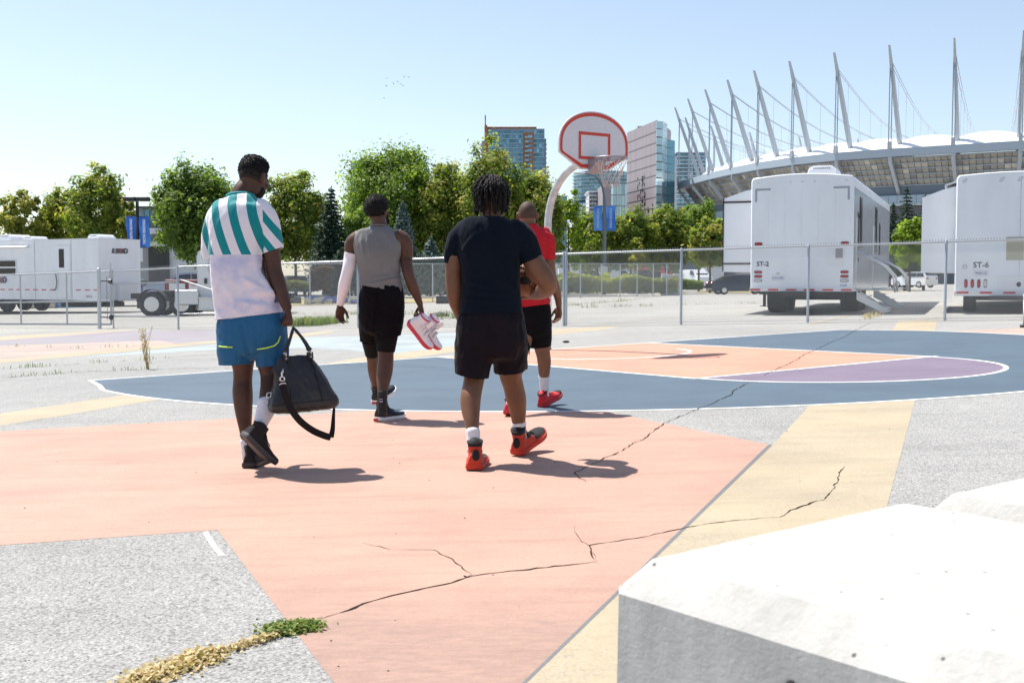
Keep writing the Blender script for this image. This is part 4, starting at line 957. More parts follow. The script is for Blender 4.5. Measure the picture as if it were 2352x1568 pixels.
# ================================================================== things in hand
def torus(b, c, r, rr, ax, n=14, m=6, sq=1.0):
    ax = Vector(ax).normalized(); a = ax.orthogonal().normalized(); e = ax.cross(a); c = Vector(c)
    pts = [c + (a * math.cos(t) + e * math.sin(t) * sq) * r for t in [2 * math.pi * i / n for i in range(n + 1)]]
    b.tube(pts, rr, m, False); return b
def bag():
    D = 6.72; o = empty('duffel_bag', P(690, 945, D), 'black leather duffel bag with loose shoulder strap hanging from a hand', 'bag')
    m = mat('leather_black', (.017, .016, .018), .42, spec=.5); n = NT(m)
    n.bump(n.math('ADD', n.noise(260, 4, .6), n.math('MULTIPLY', n.noise(14, 4), 3.0)), .5, .004); n.base(n.ramp(n.noise(10, 4), [(.3, (.012, .012, .014)), (.7, (.026, .023, .024))]))
    MM = mat('metal_silver', (.75, .74, .74), .22, 1.0); MW = cloth_mat('webbing_black', (.018, .015, .017), .8, 300, .15, .03); MS = mat('seam_black', (.006, .006, .008), .6)
    l = Vector((.93, .34, .06)).normalized(); up = Vector((-.13, .02, 1)); up = (up - l * up.dot(l)).normalized(); w = up.cross(l)
    base = P(698, 940, D)
    def T(a, b_, c): return base + l * a + w * b_ + up * c
    b = MB(); rings = []
    for z, hl, hw, sh in ((-.012, .155, .075, 0), (.0, .19, .098, 0), (.02, .205, .108, 0), (.06, .205, .108, -.002), (.12, .185, .094, -.006), (.18, .160, .075, -.012), (.24, .135, .052, -.02), (.285, .112, .030, -.026), (.315, .098, .018, -.03), (.325, .085, .010, -.03)):
        ring = []
        for k in range(36):
            th = 2 * math.pi * k / 36; c, s_ = math.cos(th), math.sin(th); ex = 5 if z < .1 else 3.2
            ring.append(T(sh + hl * math.copysign(abs(c) ** (2 / ex), c), hw * math.copysign(abs(s_) ** (2 / ex), s_), z))
        rings.append(ring)
    b.loft(rings, True)
    for sx in (-1,):   # folded corner of the end gusset
        limb(b, [(T(sx * .10, 0, .285), .02, .02), (T(sx * .15, 0, .262), .026, .02), (T(sx * .195, 0, .225), .028, .014)], w, 14, 4)
    def fold(p, nn):
        q = p - base; a, c = q.dot(l), q.dot(up)
        r = .004 * nz(a * 18, 3, c * 7) + .003 * nz(a * 40 + c * 20, 1, c * 12)
        for a0, a1, wd, am in ((-.03, .00, .02, .010), (.03, .10, .02, .009), (.10, .16, .02, .008), (-.10, -.13, .02, .008), (.0, .05, .015, .006)):
            t = max(0, min(1, (.31 - c) / .28)); aa = a0 * .6 + (a1 - a0 * .6) * t; r += am * math.exp(-((a - aa) / wd) ** 2) * math.sin(math.pi * min(1, t * 1.15)) * (1 if c > .05 else 0)
        if abs(a) > .15 and c > .05: r -= .016 * min(1, (abs(a) - .15) / .03) * math.exp(-(q.dot(w) / .05) ** 2)
        return r
    me = remesh(b, .006, 4, 'bag_body'); finish(me, m, (), fold); bo = link('bag_body', me); wparent(bo, o)
    for a0, a1 in ((-.078, -.088), (.062, .098)):
        s = MB(); s.tube([T(a0 + (a1 - a0) * t, -(.020 + .098 * t ** .8), .31 - .262 * t) for t in [i / 10 for i in range(11)]], .0028, 6); s.build('seam', MS, o, True)
    s = MB(); s.tube([T(-.200, -.06, .046), T(-.19, -.107, .046), T(-.1, -.112, .048), T(0, -.112, .050), T(.1, -.112, .048), T(.19, -.107, .046), T(.2, -.06, .046)], .003, 6); s.build('seam', MS, o, True)
    hand = P(674, 757, D + .03)
    for sw, du in ((-.035, 0), (.035, 6)):
        for a in (-.085, .062):
            s = MB(); torus(s, T(a, sw * .9, .338), .015, .0032, l, 14, 6); s.build('handle_ring', MM, o, True)
            s = MB(); s.box(T(a, sw * .85, .318), (.028, .012, .04), frame3(l, w, up)); s.build('handle_tab', m, o)
            s = MB(); s.ball(T(a, sw * .85 - .008, .312), .0055, 8, 6); s.build('rivet', MM, o, True)
        s = MB(); A, B = T(-.085, sw, .35), T(.062, sw, .35); top = hand + Vector((0, sw * .35, .012))
        pts = [A.lerp(top, t) + Vector((0, 0, -.01 * math.sin(math.pi * t))) for t in (0, .15, .35, .6, .85)] + [top] + [top.lerp(B, t) + Vector((.008 * math.sin(math.pi * t), 0, 0)) for t in (.15, .4, .65, .85, 1)]
        s.tube(pts, [.013, .0085, .0095, .009, .009, .010, .009, .009, .0095, .0085, .013], 10); s.build('handle', m, o, True)
    # shoulder strap, flat webbing
    pa = [P(649, 884, D - .16), P(655, 905, D - .175), P(668, 938, D - .18), P(690, 967, D - .17), P(718, 988, D - .14), P(745, 1000, D - .1), P(760, 1004, D - .06)]
    pb = [P(760, 1004, D - .06), P(764, 985, D - .02), P(766, 955, D + .02), P(768, 928, D + .05)]
    for path, wid in ((pa, .040), (pb, .034)):
        ks = catmull([(q, .1, .1) for q in path], 6); s = MB(); rings = []; 
        for i, (q, _, _) in enumerate(ks):
            t = (ks[min(i + 1, len(ks) - 1)][0] - ks[max(i - 1, 0)][0]).normalized(); tw = (i / len(ks)) * (1.1 if path is pb else .25)
            sd = t.cross(Vector((math.sin(tw), -math.cos(tw), 0))).normalized(); nn = t.cross(sd)
            ww = wid / 2 * (1 if path is pa else (1 - .55 * (i / len(ks))))
            rings.append([q + sd * ww + nn * .0015, q - sd * ww + nn * .0015, q - sd * ww - nn * .0015, q + sd * ww - nn * .0015])
        s.loft(rings, True); s.build('shoulder_strap', MW, o, True, 40)
    s = MB(); s.tube([P(642, 884, D - .165), P(645, 881, D - .17), P(655, 879, D - .17), P(657, 883, D - .165)], .0035, 6); torus(s, P(648.5, 870, D - .16), .013, .0042, (.2, -1, 0)); s.tube([P(648, 866, D - .16), P(647, 856, D - .155), P(650, 850, D - .15)], .005, 6); s.build('clasp', MM, o, True)
    s = MB(); torus(s, P(650, 852, D - .14), .012, .0035, (1, .3, 0)); s.build('strap_ring', MM, o, True)
    s = MB(); torus(s, P(768, 925, D + .045), .010, .0045, (1, -.6, 0)); s.build('strap_ring', MM, o, True)
    s = MB(); c = P(617, 908, D - .1); s.tube([c + Vector(q) for q in ((-.012, 0, -.014), (.012, .0, -.01), (.016, 0, .018), (-.008, 0, .014), (-.012, 0, -.014))], .0032, 6, False); s.build('buckle', MM, o, True)
    s = MB(); s.loft([[P(632, 868, D - .135), P(646, 862, D - .15), P(647, 872, D - .15), P(634, 882, D - .135)], [P(632, 868, D - .12), P(646, 862, D - .13), P(647, 872, D - .13), P(634, 882, D - .12)]]); s.build('side_tab', m, o)
bag()
def basketball():
    c = P(1213, 638, 7.06); o = empty('basketball', c, 'worn brown basketball tucked under the arm of the man in navy', 'basketball')
    m = mat('ball_leather', (.27, .10, .045), .55); n = NT(m); n.bump(n.voro(700), .35, .001)
    n.base(n.ramp(n.noise(9, 5, .6), [(.3, (.20, .075, .035)), (.7, (.33, .13, .065))]))
    k = mat('ball_seam', (.012, .010, .010), .6); b = MB(); b.ball(c, .1195, 48, 32); b.build('ball_cover', m, o, True)
    A = Vector((.35, .4, .85)).normalized(); X = A.orthogonal().normalized(); Y = A.cross(X)
    def great(n1, n2): return [c + (n1 * math.cos(t) + n2 * math.sin(t)) * .1195 for t in [2 * math.pi * i / 48 for i in range(49)]]
    for n1, n2 in ((X, Y), (A, X)):
        s = MB(); s.tube(great(n1, n2), .0026, 6, False); s.build('seam', k, o, True)
    for sx in (-1, 1):
        s = MB(); pts = []
        for i in range(49):
            t = 2 * math.pi * i / 48; v = Y * sx * (.62 + .16 * math.cos(2 * t)) + (A * math.cos(t) + X * math.sin(t)) * .78
            pts.append(c + v.normalized() * .1195)
        s.tube(pts, .0026, 6, False); s.build('seam', k, o, True)
    # dark logo patch and lettering facing the camera
    fd = Vector((-.20, -.97, -.18)).normalized(); u = Vector((1, 0, 0)); u = (u - fd * u.dot(fd)).normalized(); w = u.cross(fd) * -1
    s = MB(); rings = []
    for r_ in (.0, .4, .8, 1.0):
        rings.append([c + (fd + (u * math.cos(t) * .34 + w * (-math.sin(t) * .22)) * r_ * (1 + .1 * math.sin(3 * t)) + w * .02).normalized() * (.1205 + .0004 * (1 - r_)) for t in [2 * math.pi * i / 20 for i in range(20)]])
    s.loft(rings, False); s.build('logo_patch', k, o, True)
    t1 = fd * .92 + Vector((-.16, 0, .38)); t1.normalize(); uu = (u - t1 * u.dot(t1)).normalized()
    text('lettering', 'NBA', .030, k, c + t1 * .1193, uu, Vector((-.12, 0, 1)), o, .0015)
    text('lettering', '71', .034, k, c + (t1 + Vector((0, 0, .30))).normalized() * .1193, uu, Vector((-.12, .3, 1)), o, .0015, bold=.001)
basketball()
def held_sneakers():
    m = cloth_mat('sneaker_white', (.80, .78, .82), .6, 300, .05, .05); mr = mat('sneaker_red_sole', (.62, .035, .075), .5); st = mat('strap_white', (.82, .80, .82), .5)
    for i, (hu, hv, tu, tv, d, lab) in enumerate(((934, 741, 978, 795, 8.93, 'white strapped sneaker with red sole held nearer, its sole turned to the bag'), (956, 742, 998, 796, 9.06, 'white strapped sneaker held farther from the bag, behind its twin'))):
        h, t = P(hu, hv, d), P(tu, tv, d + .06); o = empty('held_sneaker', h, lab, 'sneaker', 'pair of white sneakers carried in a hand')
        class F: pass
        f = F(); f.o = o
        fwd = (t - h); up = Vector((.74, -.28, .56))
        def det(T, uo, sh):
            for q, z in ((.30, .125), (.43, .105), (.56, .088)):
                b = MB(); b.tube([T((-.042, q * .285, z - .03)), T((-.02, q * .285, z)), T((.02, q * .285, z + .002)), T((.045, q * .285 + .004, z - .028))], .009, 8); b.build('strap', st, uo, True)
            b = MB(); b.loft([[T((.02, .10, .135)), T((.045, .10, .125)), T((.045, .13, .125)), T((.02, .13, .135))], [T((.05, .09, .20)), T((.06, .09, .195)), T((.06, .12, .195)), T((.05, .12, .20))]]); b.build('loose_strap', st, uo)
        shoe(f, h, fwd, up, dict(upper=[m], sole=mr, collar=mat('lining_pink', (.62, .10, .20), .7), lace=m), .285, .035, laces=False, details=det)
held_sneakers()

# ================================================================== concrete blocks in the foreground
def concrete_mat(name, col, pits=1.0):
    m = mat(name, col, .9, spec=.25); n = NT(m)
    c = n.mix(1, col, n.ramp(n.noise(3.5, 7, .65), [(.3, .82), (.7, 1.08)]), 'MULTIPLY')
    c = n.mix(1, c, n.ramp(n.noise(16, 5, .7, n.mapping((1, 1, .25))), [(.3, .85), (.6, 1.04)]), 'MULTIPLY')
    v = n.n('TexVoronoi'); v.inputs['Scale'].default_value = 26; n.l(n.co(), v.inputs['Vector'])
    pit = n.math('MULTIPLY', n.ramp(v.outputs['Distance'], [(.06, 1), (.11, 0)]), n.ramp(v.outputs['Color'], [(.66, 0), (.70, 1)]))
    c = n.mix(n.math('MULTIPLY', pit, .7 * pits), c, (.10, .095, .09)); n.base(c)
    n.bump(n.math('SUBTRACT', n.noise(90, 5, .7), n.math('MULTIPLY', pit, 1.5)), .45, .006); return m
M_CONC = concrete_mat('concrete_pale', (.52, .505, .475), 1.3)
def lock_block(corner, e1, e2, a, b_, ztop, name, label, ch=.055, drop=.045):
    """top rectangle a x b from corner, chamfered all round, straight sides to the ground"""
    e1 = Vector((*e1, 0)).normalized(); e2 = Vector((*e2, 0)).normalized(); c0 = Vector((*corner, 0)); r = random.Random(len(label)); bm = MB()
    def loop(off, z, cut, jit):
        pts = []
        A, B = a + off, b_ + off
        co = [(-off + cut, -off), (A - cut, -off), (A, -off + cut), (A, B - cut), (A - cut, B), (-off + cut, B), (-off, B - cut), (-off, -off + cut)]
        for i in range(8):
            p, q = co[i], co[(i + 1) % 8]; n = 24 if i % 2 == 0 else 4
            for k in range(n):
                t = k / n; x = p[0] + (q[0] - p[0]) * t; y = p[1] + (q[1] - p[1]) * t; w = c0 + e1 * x + e2 * y
                j = jit * .45 * (nz(w.x * 22, w.y * 22, z * 9) + .6 * nz(w.x * 60, w.y * 60, 4))
                pts.append(Vector((w.x, w.y, z + j)) + (e1 + e2) * j * .5)
        return pts
    g = min(gz(c0.x, c0.y), gz(c0.x + 1, c0.y)) - .02
    bm.loft([loop(ch + .004, g, .02, 0), loop(ch + .002, ztop - drop - .012, .03, .002), loop(ch - .008, ztop - drop, .03, .004), loop(.006, ztop - .003, .008, .004), loop(-.008, ztop, .004, .002)], True)
    o = bm.build(name, M_CONC, None, True, 25); tag(o, label, 'concrete block', 'concrete blocks beside the court')
    return o
DEP = .47; ZT = CAMH - DEP
def at_h(u, v, z): r = ray(u, v); t = (z - CAMH) / r.z; return Vector((r.x * t, r.y * t, z))
q0, q1 = at_h(1503, 1281, ZT), at_h(2082, 1154, ZT); q2 = at_h(2352, 1532, ZT)
e1 = (q1 - q0); wdt = e1.length; e1 = e1.normalized(); e2 = Vector((e1.y, -e1.x, 0))
blk = lock_block(q0[:2], e1[:2], e2[:2], wdt, 1.55, ZT, 'concrete_block', 'large pale concrete block with chamfered edge, nearest the camera')
hb = MB(); hc = at_h(1630, 1471, ZT - .16); sd_ = -e1
hc = q0 + e2 * .33 - e1 * .058 + Vector((0, 0, -.115)); hb.ball(hc, .010, 12, 8, (1, 1, 1)); hb.build('bolt_hole', mat('hole_dark', (.02, .02, .02), 1.0), blk, True)
q3 = at_h(2192, 1127, ZT)
lock_block(q3[:2], e1[:2], e2[:2], .75, 1.5, ZT - .005, 'concrete_block', 'concrete block behind the nearest one, its rough corner at the picture edge', .09, .09)

# ================================================================== basketball hoop
def hoop():
    base = G(1258, 803); o = empty('basketball_hoop', base, 'gooseneck basketball hoop with white fan backboard trimmed in red', 'basketball hoop')
    D = base.y; mp = mat('steel_galvanised', (.52, .53, .55), .5, .45); n = NT(mp); n.base(n.ramp(n.noise(7, 5, .7), [(.3, (.38, .39, .41)), (.7, (.66, .67, .68))])); n.rough(n.ramp(n.noise(20, 3), [(.3, .35), (.7, .55)]))
    e2 = Vector((E2.x, E2.y, 0)).normalized(); e1_ = Vector((E1.x, E1.y, 0)).normalized()
    # pole rises straight, then bends over towards the court
    zb = P(1258, 520, D).z; pts = [Vector((base.x, base.y, base.z - .05)), Vector((base.x, base.y, 1.2)), Vector((base.x, base.y, zb))]; rr = .95
    ztop = P(1300, 386, D).z
    for i in range(1, 13):
        a = R(82) * i / 12; pts.append(Vector((base.x, base.y, zb)) + e2 * (rr * (1 - math.cos(a))) + Vector((0, 0, rr * math.sin(a) * (ztop - zb) / rr / math.sin(R(82)))))
    end = pts[-1] + e2 * .42 + Vector((0, 0, .03)); pts.append(end)
    b = MB(); b.tube(pts, .0575, 20); b.build('pole', mp, o, True)
    # backboard: fan shape in the plane across the court axis
    bc = P(1364, 335, 1.0); 
    # centre of board lies on the court axis in front of the pole
    def plane_pt(u, v):
        r = ray(u, v); nrm = e2; p0 = end + e2 * .10; t = (p0 - Vector((0, 0, CAMH))).dot(nrm) / r.dot(nrm); return Vector((0, 0, CAMH)) + r * t
    cl = [plane_pt(1284, 300), plane_pt(1444, 300)]; ctr = plane_pt(1364, 300); hw = abs((cl[1] - cl[0]).dot(e1_)) / 2; mid = end + e2 * .10
    mid = mid + e1_ * (ctr - mid).dot(e1_)
    zt, zs, zl, z0 = plane_pt(1364, 256).z, plane_pt(1364, 333).z, plane_pt(1364, 357).z, plane_pt(1364, 391).z
    def outline(k):
        w, top, sh, lo, bt = hw * k[0], zt - k[1], zs, zl + k[1] * .3, z0 + k[1]
        pts = [(-w * .40, bt), (w * .40, bt), (w * .97, lo), (w, lo + .03), (w, sh)]
        for i in range(1, 20):
            a = math.pi * i / 20; pts.append((w * math.cos(a), sh + (top - sh) * math.sin(a) ** .92))
        pts += [(-w, sh), (-w, lo + .03), (-w * .97, lo)]
        return pts
    def W3(x, z, d): return Vector((mid.x, mid.y, 0)) + e1_ * x + e2 * d + Vector((0, 0, z))
    mw = mat('backboard_white', (.72, .70, .73), .4); n = NT(mw); n.base(n.mix(1, (.72, .70, .73), n.ramp(n.noise(30, 5, .7), [(.25, .9), (.6, 1.02)]), 'MULTIPLY'))
    mo = mat('backboard_red', (.60, .055, .025), .45)
    b = MB(); b.loft([[W3(x * .97, z, -.03) for x, z in outline((1, .0))], [W3(x, z, -.012) for x, z in outline((1, 0))], [W3(x, z, .012) for x, z in outline((1, 0))], [W3(x * .99, z, .018) for x, z in outline((1, .004))]], True); bo = b.build('backboard', mw, o, True, 30)
    oa, ib = outline((.972, .022)), outline((.905, .075)); b = MB(); N = len(oa)
    b.add([W3(x, z, .021) for x, z in oa] + [W3(x, z, .021) for x, z in ib], [(i, (i + 1) % N, N + (i + 1) % N, N + i) for i in range(N)]); b.build('border', mo, bo)
    sw, s0, s1 = hw * .455, plane_pt(1364, 368).z, plane_pt(1364, 305).z; t = .045
    b = MB(); q = [(-sw, s0), (sw, s0), (sw, s1), (-sw, s1)]; qi = [(-sw + t, s0 + t), (sw - t, s0 + t), (sw - t, s1 - t), (-sw + t, s1 - t)]
    b.add([W3(x, z, .0212) for x, z in q] + [W3(x, z, .0212) for x, z in qi], [(i, (i + 1) % 4, 4 + (i + 1) % 4, 4 + i) for i in range(4)]); b.build('target_square', mo, bo)
    mr = mat('rim_steel', (.34, .33, .36), .45, .7)
    zr = plane_pt(1400, 371).z; rc = W3(0, zr, .40); 
    b = MB(); torus(b, rc, .2286, .011, (0, 0, 1), 36, 8); b.build('rim', mr, o, True)
    b = MB(); torus(b, rc - Vector((0, 0, .022)), .2286, .006, (0, 0, 1), 36, 6); b.build('rim_guard', mr, o, True)
    b = MB(); b.loft([[W3(-.12, zr - .20, .02), W3(.12, zr - .20, .02), W3(.12, zr + .01, .02), W3(-.12, zr + .01, .02)], [W3(-.085, zr - .035, .18), W3(.085, zr - .035, .18), W3(.085, zr + .005, .18), W3(-.085, zr + .005, .18)]], True); b.build('bracket', mr, o)
    b = MB(); b.loft([[W3(-.07, z0 + .02, -.1), W3(.07, z0 + .02, -.1), W3(.07, zr, -.1), W3(-.07, zr, -.1)], [W3(-.16, z0 + .05, -.028), W3(.16, z0 + .05, -.028), W3(.16, zr + .2, -.028), W3(-.16, zr + .2, -.028)]], True); b.build('mount', mp, o)
    # net: twelve cords crossing in a diamond pattern
    mn = mat('net_cord', (.58, .50, .46), .8); b = MB(); nn = 12; lev = 5
    for sgn in (-1, 1):
        for i in range(nn):
            pts = []
            for k in range(lev * 2 + 1):
                t = k / (lev * 2); rr_ = .226 * (1 - .55 * t ** .8) + .008 * math.sin(i * 2.3 + k); a = 2 * math.pi * (i + sgn * t * 2.4) / nn
                pts.append(rc + Vector((math.cos(a) * rr_, math.sin(a) * rr_, -.03 - .38 * t + .012 * math.sin(i * 1.7 + k * .9))))
            b.tube(pts, .0042, 5)
    x = b.build('net', mn, o, True); x['kind'] = 'stuff'
hoop()

# ================================================================== chain-link fences
M_GALV = mat('fence_galvanised', (.50, .52, .54), .4, .75); M_WIRE = mat('fence_wire', (.40, .42, .44), .5, .5)
def ring_tube(name, a, b, r, m, parent, n=10): x = MB(); x.cyl(a, b, r, n); return x.build(name, m, parent, True, 40)
def chainlink(parent, A, B, h0, h1, pitch=.058, wire=.0017, name='chain_link'):
    """two families of slanted wires woven between posts; A, B ground points"""
    A, B = Vector(A), Vector(B); d = B - A; L = Vector((d.x, d.y, 0)).length; u = d / L; nn = Vector((-u.y, u.x, 0)).normalized(); H = h1 - h0; b = MB()
    k = 1.12; dx = H / k; n = int((L + dx) / pitch) + 1
    for fam in (0, 1):
        for i in range(n):
            s0 = i * pitch - dx; s1 = s0 + dx; t0 = max(0, (0 - s0) / dx); t1 = min(1, (L - s0) / dx)
            if t1 - t0 < .02: continue
            m_ = max(1, int((t1 - t0) * 6)); pts = []
            for j in range(m_ + 1):
                t = t0 + (t1 - t0) * j / m_; s = s0 + dx * t
                if fam: s = L - s
                hz_ = h0 + H * t
                pts.append(A + u * s + Vector((0, 0, hz_)) + nn * (.0025 if fam else -.0025))
            b.tube(pts, wire, 3, False)
    # knuckled top ends
    for i in range(int(L / pitch)):
        p = A + u * (i * pitch) + Vector((0, 0, h1)); b.add([p, p + u * .01 + Vector((0, 0, .05)), p + u * .022 + Vector((0, 0, .0)), p + nn * .006], [(0, 1, 2), (0, 3, 1), (3, 2, 1)])
    o = b.build(name, M_WIRE, parent); o['kind'] = 'stuff'; return o
FH = 1.69
def fence_run(label, pts, posts_at, h=FH, r=.030, rail=.021, pitch=.058, wire=.0017, tension=True):
    """pts: ground points of posts in order"""
    o = empty('chain_link_fence', pts[0], label, 'fence')
    for i, p in enumerate(pts):
        x = MB(); x.tube([p + Vector((0, 0, -.05)), p + Vector((0, 0, h + .02)), p + Vector((0, 0, h + .04))], [r, r, r * .5], 12); x.build('post', M_GALV, o, True, 40)
    for i in range(len(pts) - 1):
        a, b_ = pts[i], pts[i + 1]
        ring_tube('top_rail', a + Vector((0, 0, h - .01)), b_ + Vector((0, 0, h - .01)), rail, M_GALV, o)
        chainlink(o, a + Vector((0, -.03, 0)), b_ + Vector((0, -.03, 0)), .03, h + .015, pitch, wire)
        if tension: ring_tube('tension_wire', a + Vector((0, -.03, .05)), b_ + Vector((0, -.03, .05)), .004, M_WIRE, o, 5)
    return o
def GP(x, y): return Vector((x, y, gz(x, y)))
n1 = [G(1300, 748), G(1564, 745), G(1855, 740.5), G(2170, 736)]
d_ = n1[3] - n1[2]; n1 += [n1[3] + d_ * 1.0, n1[3] + d_ * 2.0]
n1 = [GP(p.x, p.y) for p in n1]
fence_run('chain link fence between the court and the white trailers', n1, None)
a, b_ = G(410, 757), G(1300, 748); c_ = [GP(*(a.lerp(b_, t)[:2])) for t in (0, .25, .5, .75, 1)]
x_ = G(823, 752); c_[2] = GP(x_.x, x_.y); c_[1] = GP(*(c_[0].lerp(c_[2], .5)[:2])); c_[3] = GP(*(c_[2].lerp(c_[4], .5)[:2]))
fl = fence_run('chain link fence behind the four men, running left from the hoop', c_[:-1] + [c_[4] + Vector((-.05, .03, 0))], None)
ring_tube('brace_rail', c_[0] + Vector((0, 0, 1.36)), c_[1] + Vector((0, 0, .55)), .019, M_GALV, fl)
ring_tube('bottom_rail', c_[0] + Vector((0, 0, .42)), c_[1] + Vector((0, 0, .42)), .017, M_GALV, fl)
def gate():
    p0 = G(229, 755); o = empty('sliding_gate', p0, 'tall chain link sliding gate in front of the long white trailer', 'gate')
    q = G(-60, 752); a = GP(q.x, q.y); b_ = GP(p0.x, p0.y + .25); b_.x += .25
    for t in (0.18, .372, .705): 
        p = a.lerp(b_, t)
        ring_tube('upright', p + Vector((0, 0, .12)), p + Vector((0, 0, FH - .02)), .026, M_GALV, o)
    for z in (.12, .80, FH - .03): ring_tube('rail', a + Vector((0, 0, z)), b_ + Vector((0, 0, z)), .026, M_GALV, o)
    ring_tube('end_upright', b_ + Vector((0, 0, .10)), b_ + Vector((0, 0, FH + .22)), .028, M_GALV, o)
    chainlink(o, a + Vector((0, -.04, 0)), b_ + Vector((0, -.04, 0)), .06, FH, .058)
    x = MB(); x.tube([p0 + Vector((0, 0, -.05)), p0 + Vector((0, 0, FH + .03)), p0 + Vector((0, 0, FH + .07))], [.055, .055, .02], 14); x.build('gate_post', M_GALV, o, True, 40)
    for z in (.32, 1.36):
        x = MB(); x.cyl(b_ + Vector((-.02, -.06, z)), b_ + Vector((.05, -.06, z)), .07, 14); x.cyl(p0 + Vector((0, -.02, z + .02)), b_ + Vector((0, -.05, z)), .018, 8); x.build('roller', mat('steel_dark', (.12, .125, .13), .5, .6), o, True, 40)
    x = MB(); ch = [b_ + Vector((-.09 + .012 * math.sin(i * 2.1), -.06, 1.5 - i * .05)) for i in range(26)]; x.tube(ch, .008, 5); x.build('chain', mat('steel_dark', (.12, .125, .13), .5, .6), o)
    o2 = empty('swing_gate', GP(*b_[:2]), 'fixed chain link panel with mid rail left of the fence brace', 'gate')
    e = c_[0] - Vector((.02, -.01, 0)); s = b_ + Vector((.07, -.02, 0))
    for z in (.35, 1.28, FH - .04): ring_tube('rail', s + Vector((0, 0, z)), e + Vector((0, 0, z)), .02, M_GALV, o2)
    ring_tube('upright', s + Vector((0, 0, 0)), s + Vector((0, 0, FH)), .022, M_GALV, o2)
    chainlink(o2, s + Vector((0, -.03, 0)), e + Vector((0, -.03, 0)), .02, FH, .058)
gate()
# a further fence round the planted strip
def back_fence():
    ps = [P(645, 690, 60), P(712, 690, 60.5), P(803.5, 690, 61), P(900, 690, 61.5), P(994, 690, 62), P(1090, 690, 63), P(1190, 690, 64), P(1277, 690, 65), P(1333, 690, 65.5), P(1382, 690, 66), P(1424, 690, 66.5), P(1463, 690, 67), P(1500, 690, 67.5), P(1531, 690, 68), P(1562, 690, 68.5)]
    ps = [GP(p.x, p.y) for p in ps]
    o = empty('chain_link_fence', ps[0], 'distant chain link fence along the hedge and the dry lawn', 'fence')
    for i, p in enumerate(ps):
        zt = ZV(605.5, p.y); ring_tube('post', p, Vector((p.x, p.y, zt)), .034, M_GALV, o, 8)
        if i:
            q = ps[i - 1]; z0 = ZV(605.5, q.y); ring_tube('top_rail', Vector((q.x, q.y, z0)), Vector((p.x, p.y, zt)), .026, M_GALV, o, 6)
            chainlink(o, q, p, .05, min(zt - p.z, z0 - q.z) - .02, .09, .0026)
    return o
back_fence()
# ================================================================== trailers, truck, cars
M_WPANEL = mat('trailer_white', (.80, .82, .86), .35, spec=.5, coat=.3); n_ = NT(M_WPANEL)
n_.base(n_.mix(1, (.80, .82, .86), n_.ramp(n_.noise(1.3, 5, .6, n_.mapping((1, 1, .3))), [(.3, .90), (.7, 1.03)]), 'MULTIPLY'))
M_WTRIM = mat('trailer_trim', (.74, .75, .77), .4); M_ALU = mat('aluminium', (.62, .63, .65), .35, .9); M_TYRE = mat('tyre_rubber', (.018, .018, .019), .85)
M_CHASS = mat('chassis_black', (.02, .02, .021), .7); M_TAIL = mat('lamp_red', (.45, .012, .012), .2); M_CLEAR = mat('lamp_clear', (.62, .62, .60), .15); M_REFL = mat('tape_red', (.55, .03, .04), .5); M_REFW = mat('tape_white', (.72, .72, .72), .5)
M_GLASS = mat('glass_dark', (.010, .014, .018), .15, spec=.45); M_BLKP = mat('print_black', (.012, .012, .014), .5); M_BLUEP = mat('print_blue', (.03, .08, .35), .5); M_REDP = mat('print_red', (.55, .03, .03), .5)
def wheel(parent, c, axis, r=.5, w=.28, rim=True, rim_m=None, name='wheel'):
    ax = Vector(axis).normalized(); c = Vector(c); b = MB(); rings = []
    u = Vector((0, 0, 1)); v = ax.cross(u)
    def ring(rad, off, n=28): return [c + ax * off + (u * math.cos(2 * math.pi * k / n) + v * math.sin(2 * math.pi * k / n)) * rad for k in range(n)]
    b.loft([ring(r * .60, -w * .48), ring(r * .90, -w * .5), ring(r, -w * .36), ring(r, w * .36), ring(r * .90, w * .5), ring(r * .60, w * .48)], True)
    o = b.build(name, M_TYRE, parent, True, 40)
    if rim:
        for s in (-1, 1):
            b = MB(); b.loft([ring(r * .58, s * w * .50), ring(r * .55, s * w * .42), ring(r * .30, s * w * .36), ring(r * .27, s * w * .50), ring(r * .12, s * w * .52)], True); ro = b.build('rim', rim_m or M_ALU, o, True, 35)
    return o
class Local:
    """a frame: origin on the ground, x across, y along, z up"""
    def __init__(s, o, x, y): s.o = Vector(o); s.x = Vector((*x, 0)).normalized(); s.y = Vector((*y, 0)).normalized(); s.z = Vector((0, 0, 1)); s.M = frame3(s.x, s.y, s.z)
    def __call__(s, a, b, c): return s.o + s.x * a + s.y * b + s.z * c
    def box(s, mb, c, size): mb.box(s(*c), size, s.M); return mb
    def cbox(s, mb, c, size, b): mb.cbox(s(*c), size, b, s.M); return mb
def lamp_oval(T, name, x, y, z, w, h, m, parent, t=.02, nx=0):
    b = MB(); ring = [(w / 2 * math.copysign(abs(math.cos(a)) ** .6, math.cos(a)), h / 2 * math.copysign(abs(math.sin(a)) ** .6, math.sin(a))) for a in [2 * math.pi * i / 16 for i in range(16)]]
    b.loft([[T(x + p * 1.18, y + .002, z + q * 1.25) for p, q in ring], [T(x + p * 1.15, y - t * .4, z + q * 1.2) for p, q in ring]], True); o = b.build(name, M_BLKP, parent)
    b = MB(); b.loft([[T(x + p, y - t * .4, z + q) for p, q in ring], [T(x + p * .85, y - t, z + q * .8) for p, q in ring]], True); b.build('lens', m, o, True)
    return o
